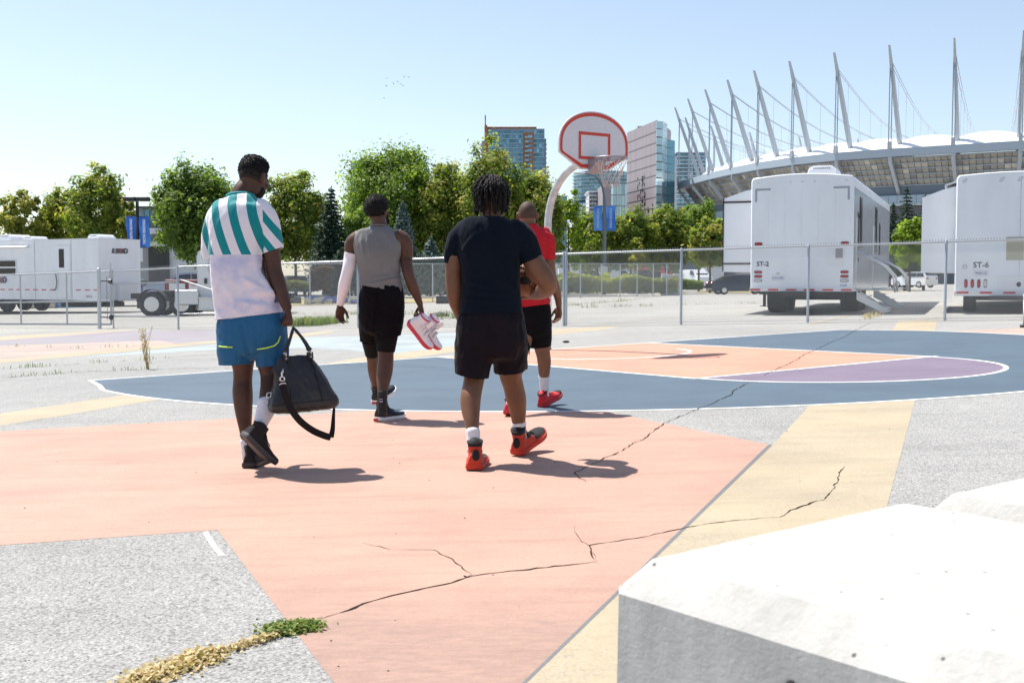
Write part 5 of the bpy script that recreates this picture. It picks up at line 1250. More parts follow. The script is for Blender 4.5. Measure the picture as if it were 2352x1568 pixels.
def trailer_body(T, o, w, L, z0, z1, crown=.10):
    """box body with rounded long edges and a slightly crowned roof, rear face at y=0"""
    prof = [(-w / 2, z0), (w / 2, z0), (w / 2, z1 - .08), (w / 2 - .03, z1 - .02)] + [(w / 2 - .06 - (w - .12) * i / 8, z1 + crown * math.sin(math.pi * i / 8)) for i in range(9)] + [(-w / 2 + .03, z1 - .02), (-w / 2, z1 - .08)]
    b = MB(); b.loft([[T(x, .06, z) for x, z in prof], [T(x, L, z) for x, z in prof]], True); bo = b.build('body', M_WPANEL, o, True, 25)
    b = MB(); b.loft([[T(x * 1.002, .062, z) for x, z in prof], [T(x * 1.004, .03, z + .003) for x, z in prof], [T(x * .985, 0.0, z - .015 if z > z0 + .1 else z + .01) for x, z in prof]], True); b.build('rear_wall', M_WPANEL, o, True, 25)
    return bo
def roof_ac(T, o, x, y, z, s=1.0):
    b = MB(); pr = [(-.38, 0), (-.33, .19), (-.22, .25), (.25, .25), (.36, .16), (.40, 0)]
    b.loft([[T(x + p * s, y - .35 * s, z + q * s * .55) for p, q in pr], [T(x + p * s, y - .30 * s, z + q * s) for p, q in pr], [T(x + p * s, y + .6 * s, z + q * s) for p, q in pr], [T(x + p * s, y + .7 * s, z + q * s * .5) for p, q in pr]], True)
    a = b.build('air_conditioner', M_WTRIM, o, True, 30)
    for i in range(9):
        b = MB(); b.box(T(x + (-.2 + .05 * i) * s, y - .331 * s, z + .17 * s), (.02 * s, .02, .05 * s), T.M); b.build('vent_slot', M_BLKP, a)
def trailer_st2():
    D = Vector((.386, .923)); X = Vector((.923, -.386)); q = GP(8.71 - 1.3 * .923, 29.0 + 1.3 * .386)
    T = Local(q, X, D); o = empty('equipment_trailer', q, 'white box trailer marked ST-2 with fold-down steps on its side', 'trailer')
    w, L, z0, z1 = 2.6, 11.6, .62, 3.58
    trailer_body(T, o, w, L, z0, z1, .09)
    roof_ac(T, o, .42, .9, z1 + .08, 1.0)
    for x in (-1.12, -.28, .02, .32, 1.12):
        b = MB(); b.ball(T(x, .002, z1 - .13), .035, 10, 6, (1, .6, .5)); b.build('marker_lamp', M_CLEAR, o, True)
    mg = mat('tape_grey', (.33, .36, .42), .6)
    for sx in (-1, 1):
        b = MB(); T.box(b, (sx * 1.0, -.004, z1 - .30), (.40, .008, .05)); T.box(b, (sx * 1.175, -.0045, z1 - .45), (.05, .009, .34)); b.build('corner_mark', mg, o)
        lamp_oval(T, 'tail_lamp', sx * 1.10, 0, 1.86, .18, .065, M_TAIL, o)
        for z, m in ((1.12, M_TAIL), (1.01, M_TAIL), (.90, M_CLEAR)): lamp_oval(T, 'tail_lamp', sx * 1.10, 0, z, .18, .065, m, o)
    for i in range(5):
        b = MB(); x = -.85 + .425 * i; T.box(b, (x, -.001, 2.0), (.006, .006, 2.35)); b.build('panel_seam', M_WTRIM, o)
    text('lettering', 'ST-2', .17, M_BLKP, T(-.98, -.004, 1.33), T.x, T.z, o, .002, bold=.004)
    b = MB(); T.box(b, (-.58, -.005, .97), (.34, .008, .17)); po = b.build('licence_plate', mat('plate_white', (.70, .71, .74), .5), o); text('plate_number', '6131-8C', .085, M_BLUEP, T(-.58, -.012, .965), T.x, T.z, po, .001)
    b = MB(); b.ball(T(-.58, -.01, 1.09), .03, 10, 6, (1.5, .6, .7)); b.build('plate_lamp', M_ALU, o, True)
    b = MB(); T.cbox(b, (.88, -.004, 1.50), (.44, .012, .44), .005); ho = b.build('hatch', M_WTRIM, o)
    b = MB(); T.box(b, (.96, -.013, 1.60), (.18, .012, .24)); b.build('hatch_panel', mat('hatch_grey', (.33, .31, .31), .7), ho)
    text('lettering', 'Link', .10, M_BLUEP, T(1.08, -.004, .785), T.x, T.z, o, .001)
    b = MB(); T.box(b, (0, -.02, .67), (2.62, .07, .10)); b.build('bumper', M_WTRIM, o)
    for i in range(6):
        b = MB(); T.box(b, (-1.16 + .464 * i, -.058, .66), (.27, .006, .05)); b.build('red_tape', M_REFL, o)
        if i < 5: b = MB(); T.box(b, (-.93 + .464 * i, -.058, .66), (.19, .006, .05)); b.build('white_tape', M_REFW, o)
    b = MB(); T.box(b, (0, 5, .55), (1.0, 10.5, .12)); T.box(b, (0, 2.6, .43), (2.2, .14, .14)); T.box(b, (0, .35, .57), (2.2, .1, .08)); b.build('chassis', M_CHASS, o)
    for sx in (-1, 1):
        for y in (2.6, 3.75): wheel(o, T(sx * 1.0, y, .42), T.x, .43, .5, False)
        b = MB(); T.box(b, (sx * 1.0, .42, .40), (.07, .07, .36)); T.box(b, (sx * 1.0, .42, .22), (.22, .18, .02)); b.build('jack', M_CHASS, o)
    # windows and doors on the right side, mirror finish skin
    ms = mat('trailer_side_skin', (.66, .69, .72), .16, .35); b = MB(); T.box(b, (w / 2 + .001, L / 2, 2.0), (.008, L - .2, 2.6)); so = b.build('side_skin', ms, o)
    for y, z, ww, h in ((1.75, 2.45, .55, 1.35), (1.15, 2.2, .22, 1.0), (6.3, 2.45, .55, 1.35), (7.6, 2.2, .22, 1.0)):
        b = MB(); T.box(b, (w / 2 + .012, y, z), (.02, ww, h)); wo = b.build('window', M_BLKP, so); b = MB(); T.box(b, (w / 2 + .026, y, z + .05), (.006, ww - .1, h - .22)); b.build('pane', M_GLASS, wo)
    for y in (1.1, 5.9):
        b = MB(); T.box(b, (w / 2 + .010, y + .15, 1.6), (.012, .95, 1.9)); b.build('side_door', ms, so)
        b = MB(); T.box(b, (w / 2 + .03, y, 1.45), (.02, .05, .09)); b.build('door_handle', M_BLKP, so)
    for k, y in enumerate((1.0, 5.8)):   # folding stairs with hand rails
        for yy in (y - .45, y + .45):
            b = MB(); b.tube([T(w / 2 + .03, yy, 1.62), T(w / 2 + .1, yy, 1.64), T(w / 2 + .75, yy, 1.25), T(w / 2 + .95, yy, 1.02), T(w / 2 + 1.0, yy, .60)], .022, 8); b.tube([T(w / 2 + .03, yy, .66), T(w / 2 + 1.0, yy, .66)], .018, 8); b.build('hand_rail', M_ALU, o, True)
            b = MB(); b.loft([[T(w / 2 + .05, yy, .62), T(w / 2 + .05, yy, .40), T(w / 2 + .72, yy, .06), T(w / 2 + .92, yy, .10)], [T(w / 2 + .05, yy + .02, .62), T(w / 2 + .05, yy + .02, .40), T(w / 2 + .72, yy + .02, .06), T(w / 2 + .92, yy + .02, .10)]], True); b.build('stair_side', M_ALU, o)
        for i in range(3):
            b = MB(); T.box(b, (w / 2 + .25 + .25 * i, y, .50 - .16 * i), (.24, .88, .03)); b.build('stair_tread', M_ALU, o)
    # slide-out room on the far side
    b = MB(); zt = 3.26; pr = [(-w / 2 - .95, 1.14), (-w / 2 + .02, 1.14), (-w / 2 + .02, zt + .14), (-w / 2 - .35, zt + .08), (-w / 2 - .95, zt - .12)]
    y0 = 1.0; b.loft([[T(x, y0, z) for x, z in pr], [T(x, y0 + 6.5, z) for x, z in pr]], True); so = b.build('slide_out', M_WPANEL, o)
    for z in (zt - .22, 1.36):
        b = MB(); T.box(b, (-w / 2 - .47, y0 - .01, z), (.94, .02, .05)); b.build('slide_trim', mat('trim_brown', (.06, .045, .04), .6), so)
    b = MB(); T.box(b, (-w / 2 - .952, y0 - .012, 2.15), (.03, .03, 2.0)); b.build('slide_trim', M_BLKP, so)
trailer_st2()
def trailer_st6():
    D = Vector((.386, .923)); X = Vector((.923, -.386)); q = P(2193, 643, 27.5); q = GP(q.x + 1.3 * .923, q.y - 1.3 * .386)
    T = Local(q, X, D); o = empty('equipment_trailer', q, 'white box trailer marked ST-6 cut by the picture edge', 'trailer')
    w, L, z0, z1 = 2.6, 11.6, .42, 3.32
    trailer_body(T, o, w, L, z0, z1, .06)
    for x in (-1.12, -.30, .1): 
        b = MB(); torus(b, T(x, -.004, z1 - .13), .06, .010, T.y, 14, 6, .45); b.build('marker_lamp', M_ALU, o, True)
    b = MB(); T.box(b, (.12, -.001, 1.9), (.008, .006, 2.6)); b.build('panel_seam', mat('tape_grey', (.33, .36, .42), .6), o)
    text('lettering', 'ST-6', .19, M_BLKP, T(-.72, -.004, 1.16), T.x, T.z, o, .002, bold=.003)
    b = MB(); T.box(b, (-.72, -.005, .97), (.36, .008, .16)); po = b.build('licence_plate', mat('plate_white', (.70, .71, .74), .5), o); text('plate_number', '9085-2J', .085, M_BLUEP, T(-.72, -.012, .965), T.x, T.z, po, .001)
    b = MB(); T.box(b, (.02, -.005, 1.55), (.38, .01, .55)); b.build('notice', mat('notice_olive', (.42, .40, .30), .7), o)
    for i, m in enumerate((M_TAIL, M_TAIL, M_TAIL, M_CLEAR)): lamp_oval(T, 'tail_lamp', -1.05 + .145 * i, 0, .72, .07, .17, m, o)
    text('emblem', 'o', .22, mat('emblem_grey', (.35, .30, .32), .6), T(-1.08, -.004, 1.14), T.x, T.z, o, .001)
    b = MB(); T.cbox(b, (.15, -.008, .73), (1.0, .018, .34), .006); ho = b.build('locker_door', M_WTRIM, o); b = MB(); b.ball(T(.12, -.02, .70), .06, 12, 8, (1, .4, 1)); b.build('locker_latch', M_BLKP, ho, True)
    b = MB(); T.box(b, (0, -.02, .48), (2.62, .07, .12)); b.build('bumper', M_WTRIM, o)
    for i in range(5):
        b = MB(); T.box(b, (-1.12 + .52 * i, -.058, .50), (.27, .006, .05)); b.build('red_tape', M_REFL, o)
        b = MB(); T.box(b, (-.86 + .52 * i, -.058, .50), (.21, .006, .05)); b.build('white_tape', M_REFW, o)
    b = MB(); T.box(b, (0, 5, .38), (1.0, 10.5, .10)); T.box(b, (0, 2.2, .34), (2.2, .12, .12)); b.build('chassis', M_CHASS, o)
    for sx in (-1, 1):
        for y in (2.0, 2.95): wheel(o, T(sx * .98, y, .40), T.x, .40, .3, False)
    b = MB(); zt = 2.98; pr = [(-w / 2 - .83, 1.0), (-w / 2 + .02, 1.0), (-w / 2 + .02, zt + .18), (-w / 2 - .35, zt + .08), (-w / 2 - .83, zt - .10)]
    y0 = 1.0; b.loft([[T(x, y0, z) for x, z in pr], [T(x, y0 + 5.5, z) for x, z in pr]], True); so = b.build('slide_out', M_WPANEL, o)
    b = MB(); b.loft([[T(-w / 2 - .30, y0 - .1, zt + .20), T(-w / 2, y0 - .1, zt + .30), T(-w / 2, y0 - .1, zt + .25), T(-w / 2 - .30, y0 - .1, zt + .15)], [T(-w / 2 - .30, y0 + 5, zt + .22), T(-w / 2, y0 + 5, zt + .36), T(-w / 2, y0 + 5, zt + .30), T(-w / 2 - .30, y0 + 5, zt + .16)]], True); b.build('slide_awning', M_ALU, so)
    # dark unit on the roof
    b = MB(); T.cbox(b, (1.0, 1.6, z1 + .30), (1.4, 1.2, .34), .03); a = b.build('roof_unit', M_BLKP, o)
    for i in range(22):
        b = MB(); T.box(b, (.34 + .062 * i, .99, z1 + .29), (.02, .02, .26)); b.build('louvre', mat('louvre_grey', (.06, .06, .07), .5), a)
trailer_st6()
def trailer_long():
    Ld = Vector((-.88, .474)); E = Vector((.474, .88)); q = GP(-20.0, 55.0)
    T = Local(q, (-Ld.x, -Ld.y), (E.x, E.y))       # x to the right along the long side, y away; long side is the y=0 face, corner at x=0
    o = empty('long_trailer', q, 'long white gooseneck trailer with red emblems and roof vents behind the gate', 'trailer')
    L, w, z0, z1 = 14.0, 2.6, .62, 3.62
    b = MB(); pr = [(-L, z0), (0, z0), (0, z1), (-L, z1)]
    b.loft([[T(x * .9995, .0, z - (.03 if z == z1 else 0)) for x, z in pr], [T(x, .02, z) for x, z in pr], [T(x, w - .02, z) for x, z in pr], [T(x, w, z - (.03 if z == z1 else 0)) for x, z in pr]], True); b.build('body', M_WPANEL, o)
    mt = mat('trailer_trim', (.74, .75, .77), .4)
    b = MB(); T.box(b, (-L / 2, -.012, z1 - .02), (L, .03, .07)); b.build('roof_rail', mt, o)
    b = MB(); T.box(b, (.012, w / 2, z1 - .02), (.03, w, .07)); b.build('roof_rail', mt, o)
    b = MB(); T.box(b, (-.02, -.014, (z0 + z1) / 2), (.06, .02, z1 - z0)); b.build('corner_post', mt, o)
    for x in (-1.95, -4.6): b = MB(); T.box(b, (x, -.004, (z0 + z1) / 2), (.03, .012, z1 - z0 - .1)); b.build('panel_seam', mat('seam_grey', (.42, .44, .48), .5), o)
    b = MB(); T.cbox(b, (-2.55, -.012, 2.02), (1.05, .03, 2.6), .02); do = b.build('door', M_WPANEL, o)
    b = MB(); T.box(b, (-2.62, -.032, 2.68), (.36, .012, .92)); b.build('door_window', M_GLASS, do)
    b = MB(); b.tube([T(-3.25, -.03, 1.95), T(-2.98, -.10, 1.9), T(-2.90, -.10, 1.5), T(-3.0, -.10, 1.15), T(-3.25, -.03, 1.1)], .025, 6); b.build('grab_handle', M_BLKP, do, True)
    b = MB(); T.cbox(b, (-7.0, -.012, 2.25), (2.1, .03, .80), .03); wo = b.build('window', mt, o)
    for z in (2.44, 2.06): b = MB(); T.box(b, (-7.0, -.030, z), (1.95, .012, .30)); b.build('pane', M_GLASS, wo)
    b = MB(); b.loft([[T(-5.0, -.25, 3.28), T(-5.0, -.02, 3.36), T(-5.0, -.02, 3.24)], [T(-13, -.25, 3.28), T(-13, -.02, 3.36), T(-13, -.02, 3.24)]], True); b.build('awning', mt, o)
    for i in range(14):
        x = -.25 - .62 * i
        if -3.0 < x < -2.1: continue
        b = MB(); T.box(b, (x, -.006, 1.12), (.34, .012, .055)); b.build('red_tape', M_REFL, o)
    lr = mat('emblem_red', (.55, .04, .03), .5); lg = mat('emblem_grey2', (.10, .11, .12), .5)
    def logo(c, xd, zd, s, txt2):
        nn = xd.cross(zd); b = MB(); b.prism([c + xd * (-.62 * s) + zd * (-.17 * s), c + xd * (.45 * s) + zd * (-.17 * s), c + xd * (.45 * s) + zd * (.14 * s), c + xd * (-.55 * s) + zd * (.14 * s)], nn * .006); lo = b.build('emblem', lg, o)
        text('emblem_letter', 'S', .34 * s, M_WTRIM, c + xd * (-.38 * s) + nn * .009, xd, zd, lo, .003, shear=.2)
        text('emblem_letter', 'R', .36 * s, lr, c + xd * (.10 * s) + nn * .009, xd, zd, lo, .003, shear=.2, bold=.006)
        b = MB(); torus(b, c + xd * (.50 * s) + nn * .01, .13 * s, .05 * s, nn, 10, 6); b.build('emblem_gear', lg, lo, True)
        if txt2: text('emblem_letter', 'RENTALL', .14 * s, lg, c + xd * (-.15 * s) - zd * .27 * s + nn * .004, xd, zd, lo, .003)
    logo(T(-8.35 + .95, -.006, 1.62), T.x, T.z, 1.0, True)
    logo(T(.004, 1.25, 3.05), T.y, T.z, .8, False)
    for x in (-.2, -4.2): pass
    for (x, y, s) in ((-12.0, .9, 1.0), (-9.2, .9, 1.0), (-7.2, .7, 1.35), (-6.3, 1.3, 1.0), (-1.8, 1.6, 1.1)): roof_ac(T, o, x, y, z1, s)
    b = MB(); T.cbox(b, (.12, 1.6, 1.0), (.28, 1.1, .85), .04); b.build('battery_box', M_WTRIM, o)
    b = MB(); T.box(b, (-L / 2, w / 2, .52), (L - 1, 1.2, .14)); T.box(b, (-2.0, w / 2, .40), (3.5, .9, .25)); b.build('chassis', M_CHASS, o)
    for x in (-7.05, -8.4, -9.75):
        for y in (.25, w - .25): wheel(o, T(x, y, .50), T.y, .52, .35, False)
    text('lettering', 'SFX 5', .16, M_BLKP, T(-.75, -.006, .80), T.x, T.z, o, .002)
trailer_long()
def tractor():
    q = G(385, 727); q = GP(*P(348, 643, 45)[:2]); T = Local(q, (.995, .06), (-.06, .995)); o = empty('tractor_truck', q, 'white day cab tractor unit with bare rear deck behind the gate', 'truck')
    mw = mat('truck_white', (.74, .75, .76), .3, coat=.4); r = .505
    for x in (0, 1.18):
        for y in (.15, 2.05): wheel(o, T(x, y, r), T.y, r, .45, True, mat('rim_pale', (.70, .70, .70), .35, .6))
    for x in (0.0, 1.25):
        b = MB(); pts = [(math.cos(a) * .60, math.sin(a) * .60) for a in [R(12 + 13 * i) for i in range(13)]]
        b.loft([[T(x + p, -.12, r + z) for p, z in pts] + [T(x + p * .96, -.12, r + z * .96) for p, z in pts[::-1]], [T(x + p, .42, r + z) for p, z in pts] + [T(x + p * .96, .42, r + z * .96) for p, z in pts[::-1]]], True); b.build('mudguard', M_CHASS, o, True, 40)
    b = MB(); T.box(b, (2.2, 1.1, .82), (6.4, .9, .22)); b.build('frame', M_CHASS, o)
    b = MB(); T.cbox(b, (.6, 1.1, 1.0), (1.0, .9, .1), .03); b.build('fifth_wheel', M_CHASS, o)
    b = MB(); T.cbox(b, (1.42, -.05, .78), (.9, .55, .60), .03); b.build('tool_box', M_ALU, o)
    # cab
    pr = [(1.80, 1.02), (1.76, 2.40), (1.86, 2.62), (2.15, 2.70), (3.0, 2.64), (3.35, 2.05), (4.75, 1.85), (4.95, 1.5), (4.95, .75), (1.95, .75)]
    b = MB(); b.loft([[T(x, .06, z) for x, z in pr], [T(x, .0, z * .995 + .004) for x, z in pr], [T(x, 2.2, z * .995 + .004) for x, z in pr]], True); co = b.build('cab', mw, o, True, 30)
    b = MB(); T.cbox(b, (2.62, -.006, 2.14), (.72, .03, .72), .03); b.build('cab_window', M_GLASS, co)
    b = MB(); T.cbox(b, (2.12, -.006, 1.42), (.12, .03, .22), .02); b.build('cab_handle', M_BLKP, co)
    b = MB(); T.cbox(b, (2.95, -.22, 2.35), (.12, .12, .34), .03); T.cbox(b, (2.95, -.22, 1.92), (.12, .12, .26), .03); T.box(b, (2.95, -.10, 2.3), (.04, .24, .04)); b.build('mirror', M_ALU, co)
    mb = mat('decal_blue', (.03, .12, .42), .5)
    text('lettering', 'MUSTANG', .20, mb, T(2.85, -.010, 1.50), T.x, T.z, co, .002, shear=.2, bold=.006); text('lettering', 'FLATDECK', .10, M_BLKP, T(2.85, -.010, 1.36), T.x, T.z, co, .002)
    b = MB(); T.cbox(b, (2.6, -.02, .50), (1.5, .5, .55), .05); b.build('fuel_tank', M_ALU, o)
    for z in (.30, .76): b = MB(); T.box(b, (2.6, -.30, z), (1.5, .12, .05)); b.build('step', M_ALU, o)
    wheel(o, T(4.2, .15, r), T.y, r, .3, True, mat('rim_pale', (.70, .70, .70), .35, .6)); wheel(o, T(4.2, 2.05, r), T.y, r, .3)
    b = MB(); b.cyl(T(1.8, 1.9, .9), T(1.8, 1.9, 3.2), .07, 12); b.build('exhaust', M_ALU, o, True)
tractor()
def car(name, label, pos, heading, m, kind='sedan', group=None, L=4.7, W=1.82, H=1.45):
    """body lofted along its length; heading = direction of the front"""
    d = Vector(heading).normalized(); T = Local(pos, (d.x, d.y), (-d.y, d.x)); o = empty(name, pos, label, 'car', group)
    s = L / 4.7; h = H / 1.45
    if kind == 'sedan': side = [(-2.35, .45), (-2.33, .80), (-2.2, .98), (-1.75, 1.03), (-1.1, 1.38), (-.5, 1.45), (.25, 1.42), (1.05, 1.05), (1.9, .92), (2.25, .78), (2.35, .55), (2.3, .25), (-2.3, .25)]
    elif kind == 'suv': side = [(-2.35, .5), (-2.33, 1.0), (-2.2, 1.15), (-1.95, 1.40), (-1.5, 1.45), (.1, 1.45), (.45, 1.40), (1.15, 1.02), (2.1, .92), (2.33, .75), (2.35, .5), (2.3, .25), (-2.3, .25)]
    else: side = [(-2.35, .4), (-2.35, 1.40), (-2.25, 1.45), (.8, 1.45), (1.15, 1.32), (1.75, .95), (2.3, .82), (2.35, .5), (2.3, .25), (-2.3, .25)]
    b = MB(); n = len(side); rings = []
    for t, inset in ((-.5, .86), (-.47, .96), (-.40, 1.0), (.40, 1.0), (.47, .96), (.5, .86)):
        ring = []
        for x, z in side:
            tum = max(0, (z - .95)) * .30; y = t * (W - 2 * tum * (1 if abs(t) > .1 else 0))
            ring.append(T(x * s * (.985 if abs(t) > .48 else 1), y, (z * inset if z > .9 else z) * h if abs(t) > .48 else z * h))
        rings.append(ring)
    b.loft(rings, True); bo = b.build('body', m, o, True, 28)
    gl = mat('car_glass', (.02, .025, .03), .08, spec=.7)
    if kind == 'sedan': ws = [[(-1.55, 1.02), (-1.02, 1.34), (-.45, 1.37), (-.45, 1.02)], [(-.38, 1.02), (-.38, 1.37), (.22, 1.35), (.92, 1.02)]]
    elif kind == 'suv': ws = [[(-2.05, 1.05), (-1.85, 1.36), (-1.1, 1.38), (-1.1, 1.02)], [(-1.02, 1.02), (-1.02, 1.38), (-.25, 1.38), (-.25, 1.02)], [(-.18, 1.02), (-.18, 1.38), (.38, 1.34), (.98, 1.02)]]
    else: ws = [[(.35, 1.0), (.35, 1.38), (.85, 1.36), (1.35, 1.0)]]
    for w_ in ws:
        for sy in (-1, 1):
            b = MB(); q = [T(x * s, sy * (W / 2 - max(0, z - .95) * .30 + .012), z * h) for x, z in w_]; b.prism(q, T.y * (sy * .008)); b.build('side_window', gl, bo)
    fr = {'sedan': ((.36, 1.37, 1.02, 1.08), (-1.15, 1.34, -1.68, 1.06)), 'suv': ((.55, 1.36, 1.08, 1.07), (-2.0, 1.36, -2.19, 1.16)), 'van': ((.95, 1.38, 1.62, 1.03), (-2.36, 1.35, -2.36, 1.0))}[kind]
    for (x0, z0, x1, z1) in fr:
        b = MB(); sg = 1 if x1 > x0 or x0 > 0 else -1; up = Vector((0, 0, .018)); q = [T(x0 * s, -W * .36, z0 * h), T(x0 * s, W * .36, z0 * h), T(x1 * s, W * .40, z1 * h), T(x1 * s, -W * .40, z1 * h)]
        nn = (q[1] - q[0]).cross(q[2] - q[1]).normalized(); nn = nn if nn.dot(T.x * sg + T.z) > 0 else -nn; b.prism([p + nn * .006 for p in q], nn * .012); b.build('windscreen', gl, bo)
    for x in (-1.42, 1.42):
        for sy in (-1, 1): wheel(o, T(x * s, sy * (W / 2 - .10), .325 * max(1, h * .95)), T.y, .325 * max(1, h * .95), .22, True)
    for sy in (-1, 1):
        b = MB(); T.cbox(b, (-2.30 * s, sy * W * .36, .86 * h), (.12, .34, .14), .03); b.build('tail_light', M_TAIL, bo)
        b = MB(); T.cbox(b, (2.24 * s, sy * W * .36, .74 * h), (.16, .34, .12), .03); b.build('headlight', M_CLEAR, bo)
        b = MB(); T.cbox(b, (.75 * s, sy * (W / 2 + .06), 1.02 * h), (.14, .16, .11), .03); b.build('mirror', m, bo)
    return o
def cpaint(n, c, r=.25): return mat('carpaint_' + n, c, r, .25, coat=.6)
p = P(1690, 643, 88); car('dark_sedan', 'dark grey sedan parked beyond the fence, half hidden by trailer ST-2', Vector((p.x + .3, 88, .0)), (.97, .1), cpaint('charcoal', (.022, .027, .042)), 'sedan', None, 4.9, 1.85, 1.48)
p = P(405, 643, 62); car('silver_suv', 'pale silver sport utility vehicle parked behind the tractor truck', Vector((p.x, 64, gz(p.x, 64) + .18)), (-.95, -.3), cpaint('silver', (.42, .46, .53)), 'suv', None, 4.7, 1.85, 1.7)
p = P(320, 643, 66); car('blue_car', 'grey blue car nose behind the corner of the long trailer', Vector((p.x - .3, 66, gz(p.x, 66) + .1)), (.9, -.1), cpaint('steel_blue', (.16, .20, .28)), 'sedan')
# red flat trailer behind the tractor
def red_trailer():
    q = GP(*P(425, 643, 54)[:2]); T = Local(q, (1, .05), (-.05, 1)); o = empty('red_trailer', q, 'low red trailer body with white placards behind the tractor truck', 'trailer')
    mr = mat('trailer_red', (.20, .018, .022), .5); b = MB(); T.cbox(b, (0.35, 1.0, 1.10), (2.6, 2.2, .85), .05); b.build('body', mr, o)
    for x, ww in ((-.35, .75), (.75, 1.1)): b = MB(); T.box(b, (x, -.12, 1.16), (ww, .02, .36)); b.build('placard', M_REFW, o)
    text('lettering', 'WIDE LOAD ONLY', .11, M_REDP, T(.75, -.135, 1.24), T.x, T.z, o, .001)
    b = MB(); T.box(b, (.3, 1.0, .55), (2.4, 1.6, .3)); b.build('chassis', M_CHASS, o)
    for x in (-.4, .9): wheel(o, T(x, .1, .42), T.y, .42, .3)
red_trailer()
# cars and vans on the far side of the planted strip
far = [(1350, 130, 'suv', (-.98, .1), 'white', (.55, .57, .60), 'white and black sport utility car behind the hedge, left of the lamp post', 5.0, 1.9),
       (1366, 122, 'sedan', (-1, .05), 'slate', (.22, .24, .33), 'slate blue car in front of the white one behind the hedge', 4.7, 1.4),
       (1297, 128, 'sedan', (1, .1), 'bright_red', (.42, .02, .03), 'red car behind the hedge beside the man in red', 4.6, 1.4),
       (1421, 126, 'van', (.95, -.2), 'pure_white', (.74, .74, .74), 'small white van behind the hedge, right of the lamp post', 4.6, 1.9),
       (1472, 130, 'suv', (-1, 0), 'black', (.02, .022, .026), 'black sport utility vehicle behind the hedge', 4.7, 1.9),
       (1545, 128, 'sedan', (1, 0), 'grey', (.25, .26, .28), 'grey car behind the utility cabinet', 4.6, 1.4),
       (1596, 125, 'van', (.35, -.93), 'ivory', (.72, .72, .71), 'white pickup van facing the lot beyond the dark sedan', 4.8, 1.9),
       (1705, 128, 'sedan', (-1, .1), 'silver_grey', (.45, .46, .48), 'silver car far behind the slide-out of trailer ST-2', 4.6, 1.45),
       (2056, 118, 'sedan', (-.6, .8), 'plum', (.09, .015, .05), 'plum red car between the two marked trailers', 4.6, 1.5),
       (2072, 126, 'suv', (1, .1), 'navy', (.03, .04, .07), 'dark blue car behind the plum one between the trailers', 4.6, 1.6),
       (2100, 112, 'suv', (-.5, .86), 'chalk', (.70, .70, .70), 'white hatchback with red lamps between the two marked trailers', 4.3, 1.55),
       (680, 84, 'sedan', (.3, -.95), 'teal_grey', (.10, .15, .17), 'grey green car nose beside the conifer, right of the striped shirt', 4.6, 1.45)]
for u, d, k, hd, nm, colr, lab, L_, H_ in far:
    p = P(u, 643, d); z = ZV(672, 90) if False else 0.0; zb = {True: 1.1 - (641 - 641.5) * 0, False: 0}[False]
    car('parked_car', lab, Vector((p.x, d, .35 if d > 100 else 0)), hd, cpaint(nm, colr), k, 'cars parked beyond the fences', L_, 1.8, H_)
# low white sheds and stalls with signs at the far kerb
def shed(u0, u1, v0, d, m, name, label, sign=None, dep=3.0):
    x0, x1, z1 = XU(u0, d), XU(u1, d), ZV(v0, d); o = empty(name, ((x0 + x1) / 2, d, 0), label, 'shed' if name == 'site_shed' else 'truck')
    b = MB(); b.cbox(((x0 + x1) / 2, d + dep / 2, (z1 + .4) / 2), (x1 - x0, dep, z1 - .4), .06); bo = b.build('wall', m, o)
    b = MB(); b.box(((x0 + x1) / 2, d + dep / 2, z1 + .03), (x1 - x0 + .2, dep + .2, .08)); b.build('roof', M_WTRIM, o)
    b = MB(); b.box(((x0 + x1) / 2, d + dep / 2, .2), (x1 - x0 - .4, dep - .6, .5)); b.build('base', M_CHASS, o)
    for k in range(max(1, int((x1 - x0) / 1.6))):
        b = MB(); b.box((x0 + .8 + 1.6 * k, d - .015, z1 * .5), (.05, .04, z1 - .8)); b.build('panel_rib', M_WTRIM, bo)
    if sign:
        txt, mbk, mt = sign; w = (x1 - x0) * .86; h = w * .34
        b = MB(); b.box(((x0 + x1) / 2, d - .05, z1 - h * .62), (w, .05, h)); so = b.build('sign_board', mbk, o)
        text('lettering', txt, h * .62, mt, ((x0 + x1) / 2, d - .08, z1 - h * .64), (1, 0, 0), (0, 0, 1), so, .004, shear=.2)
    return o
mgrn = mat('sign_green', (.02, .20, .15), .5); mdk = mat('print_dark_grey', (.06, .06, .07), .5)
shed(1357, 1388, 608, 140, M_WTRIM, 'box_truck', 'white box truck with script lettering left of the lamp post', ('Obsession', M_WTRIM, mdk))
shed(1403, 1438, 608, 138, M_WTRIM, 'box_truck', 'white box truck with a green sign behind the hedge', ('Obsession', mgrn, M_REFW))
shed(1438, 1470, 616, 142, mat('shed_grey', (.42, .43, .46), .6), 'site_shed', 'plain grey shed behind the small bare tree')
shed(1490, 1565, 619, 150, mat('shed_pale', (.50, .50, .50), .6), 'site_shed', 'low pale shed behind the red vehicle')
shed(1618, 1662, 612, 150, mat('shed_light', (.58, .59, .60), .6), 'site_shed', 'pale ribbed container beside the slide-out of trailer ST-2')
shed(1283, 1330, 612, 145, mat('shed_white', (.62, .63, .66), .6), 'site_shed', 'white shed under the slim tree by the hoop pole')
car('red_van', 'red tank truck far behind the hedge near the grey cabinet', Vector((XU(1515, 140), 140, .7)), (1, 0), cpaint('coral', (.55, .06, .06)), 'van', None, 6.0, 2.0, 2.0)
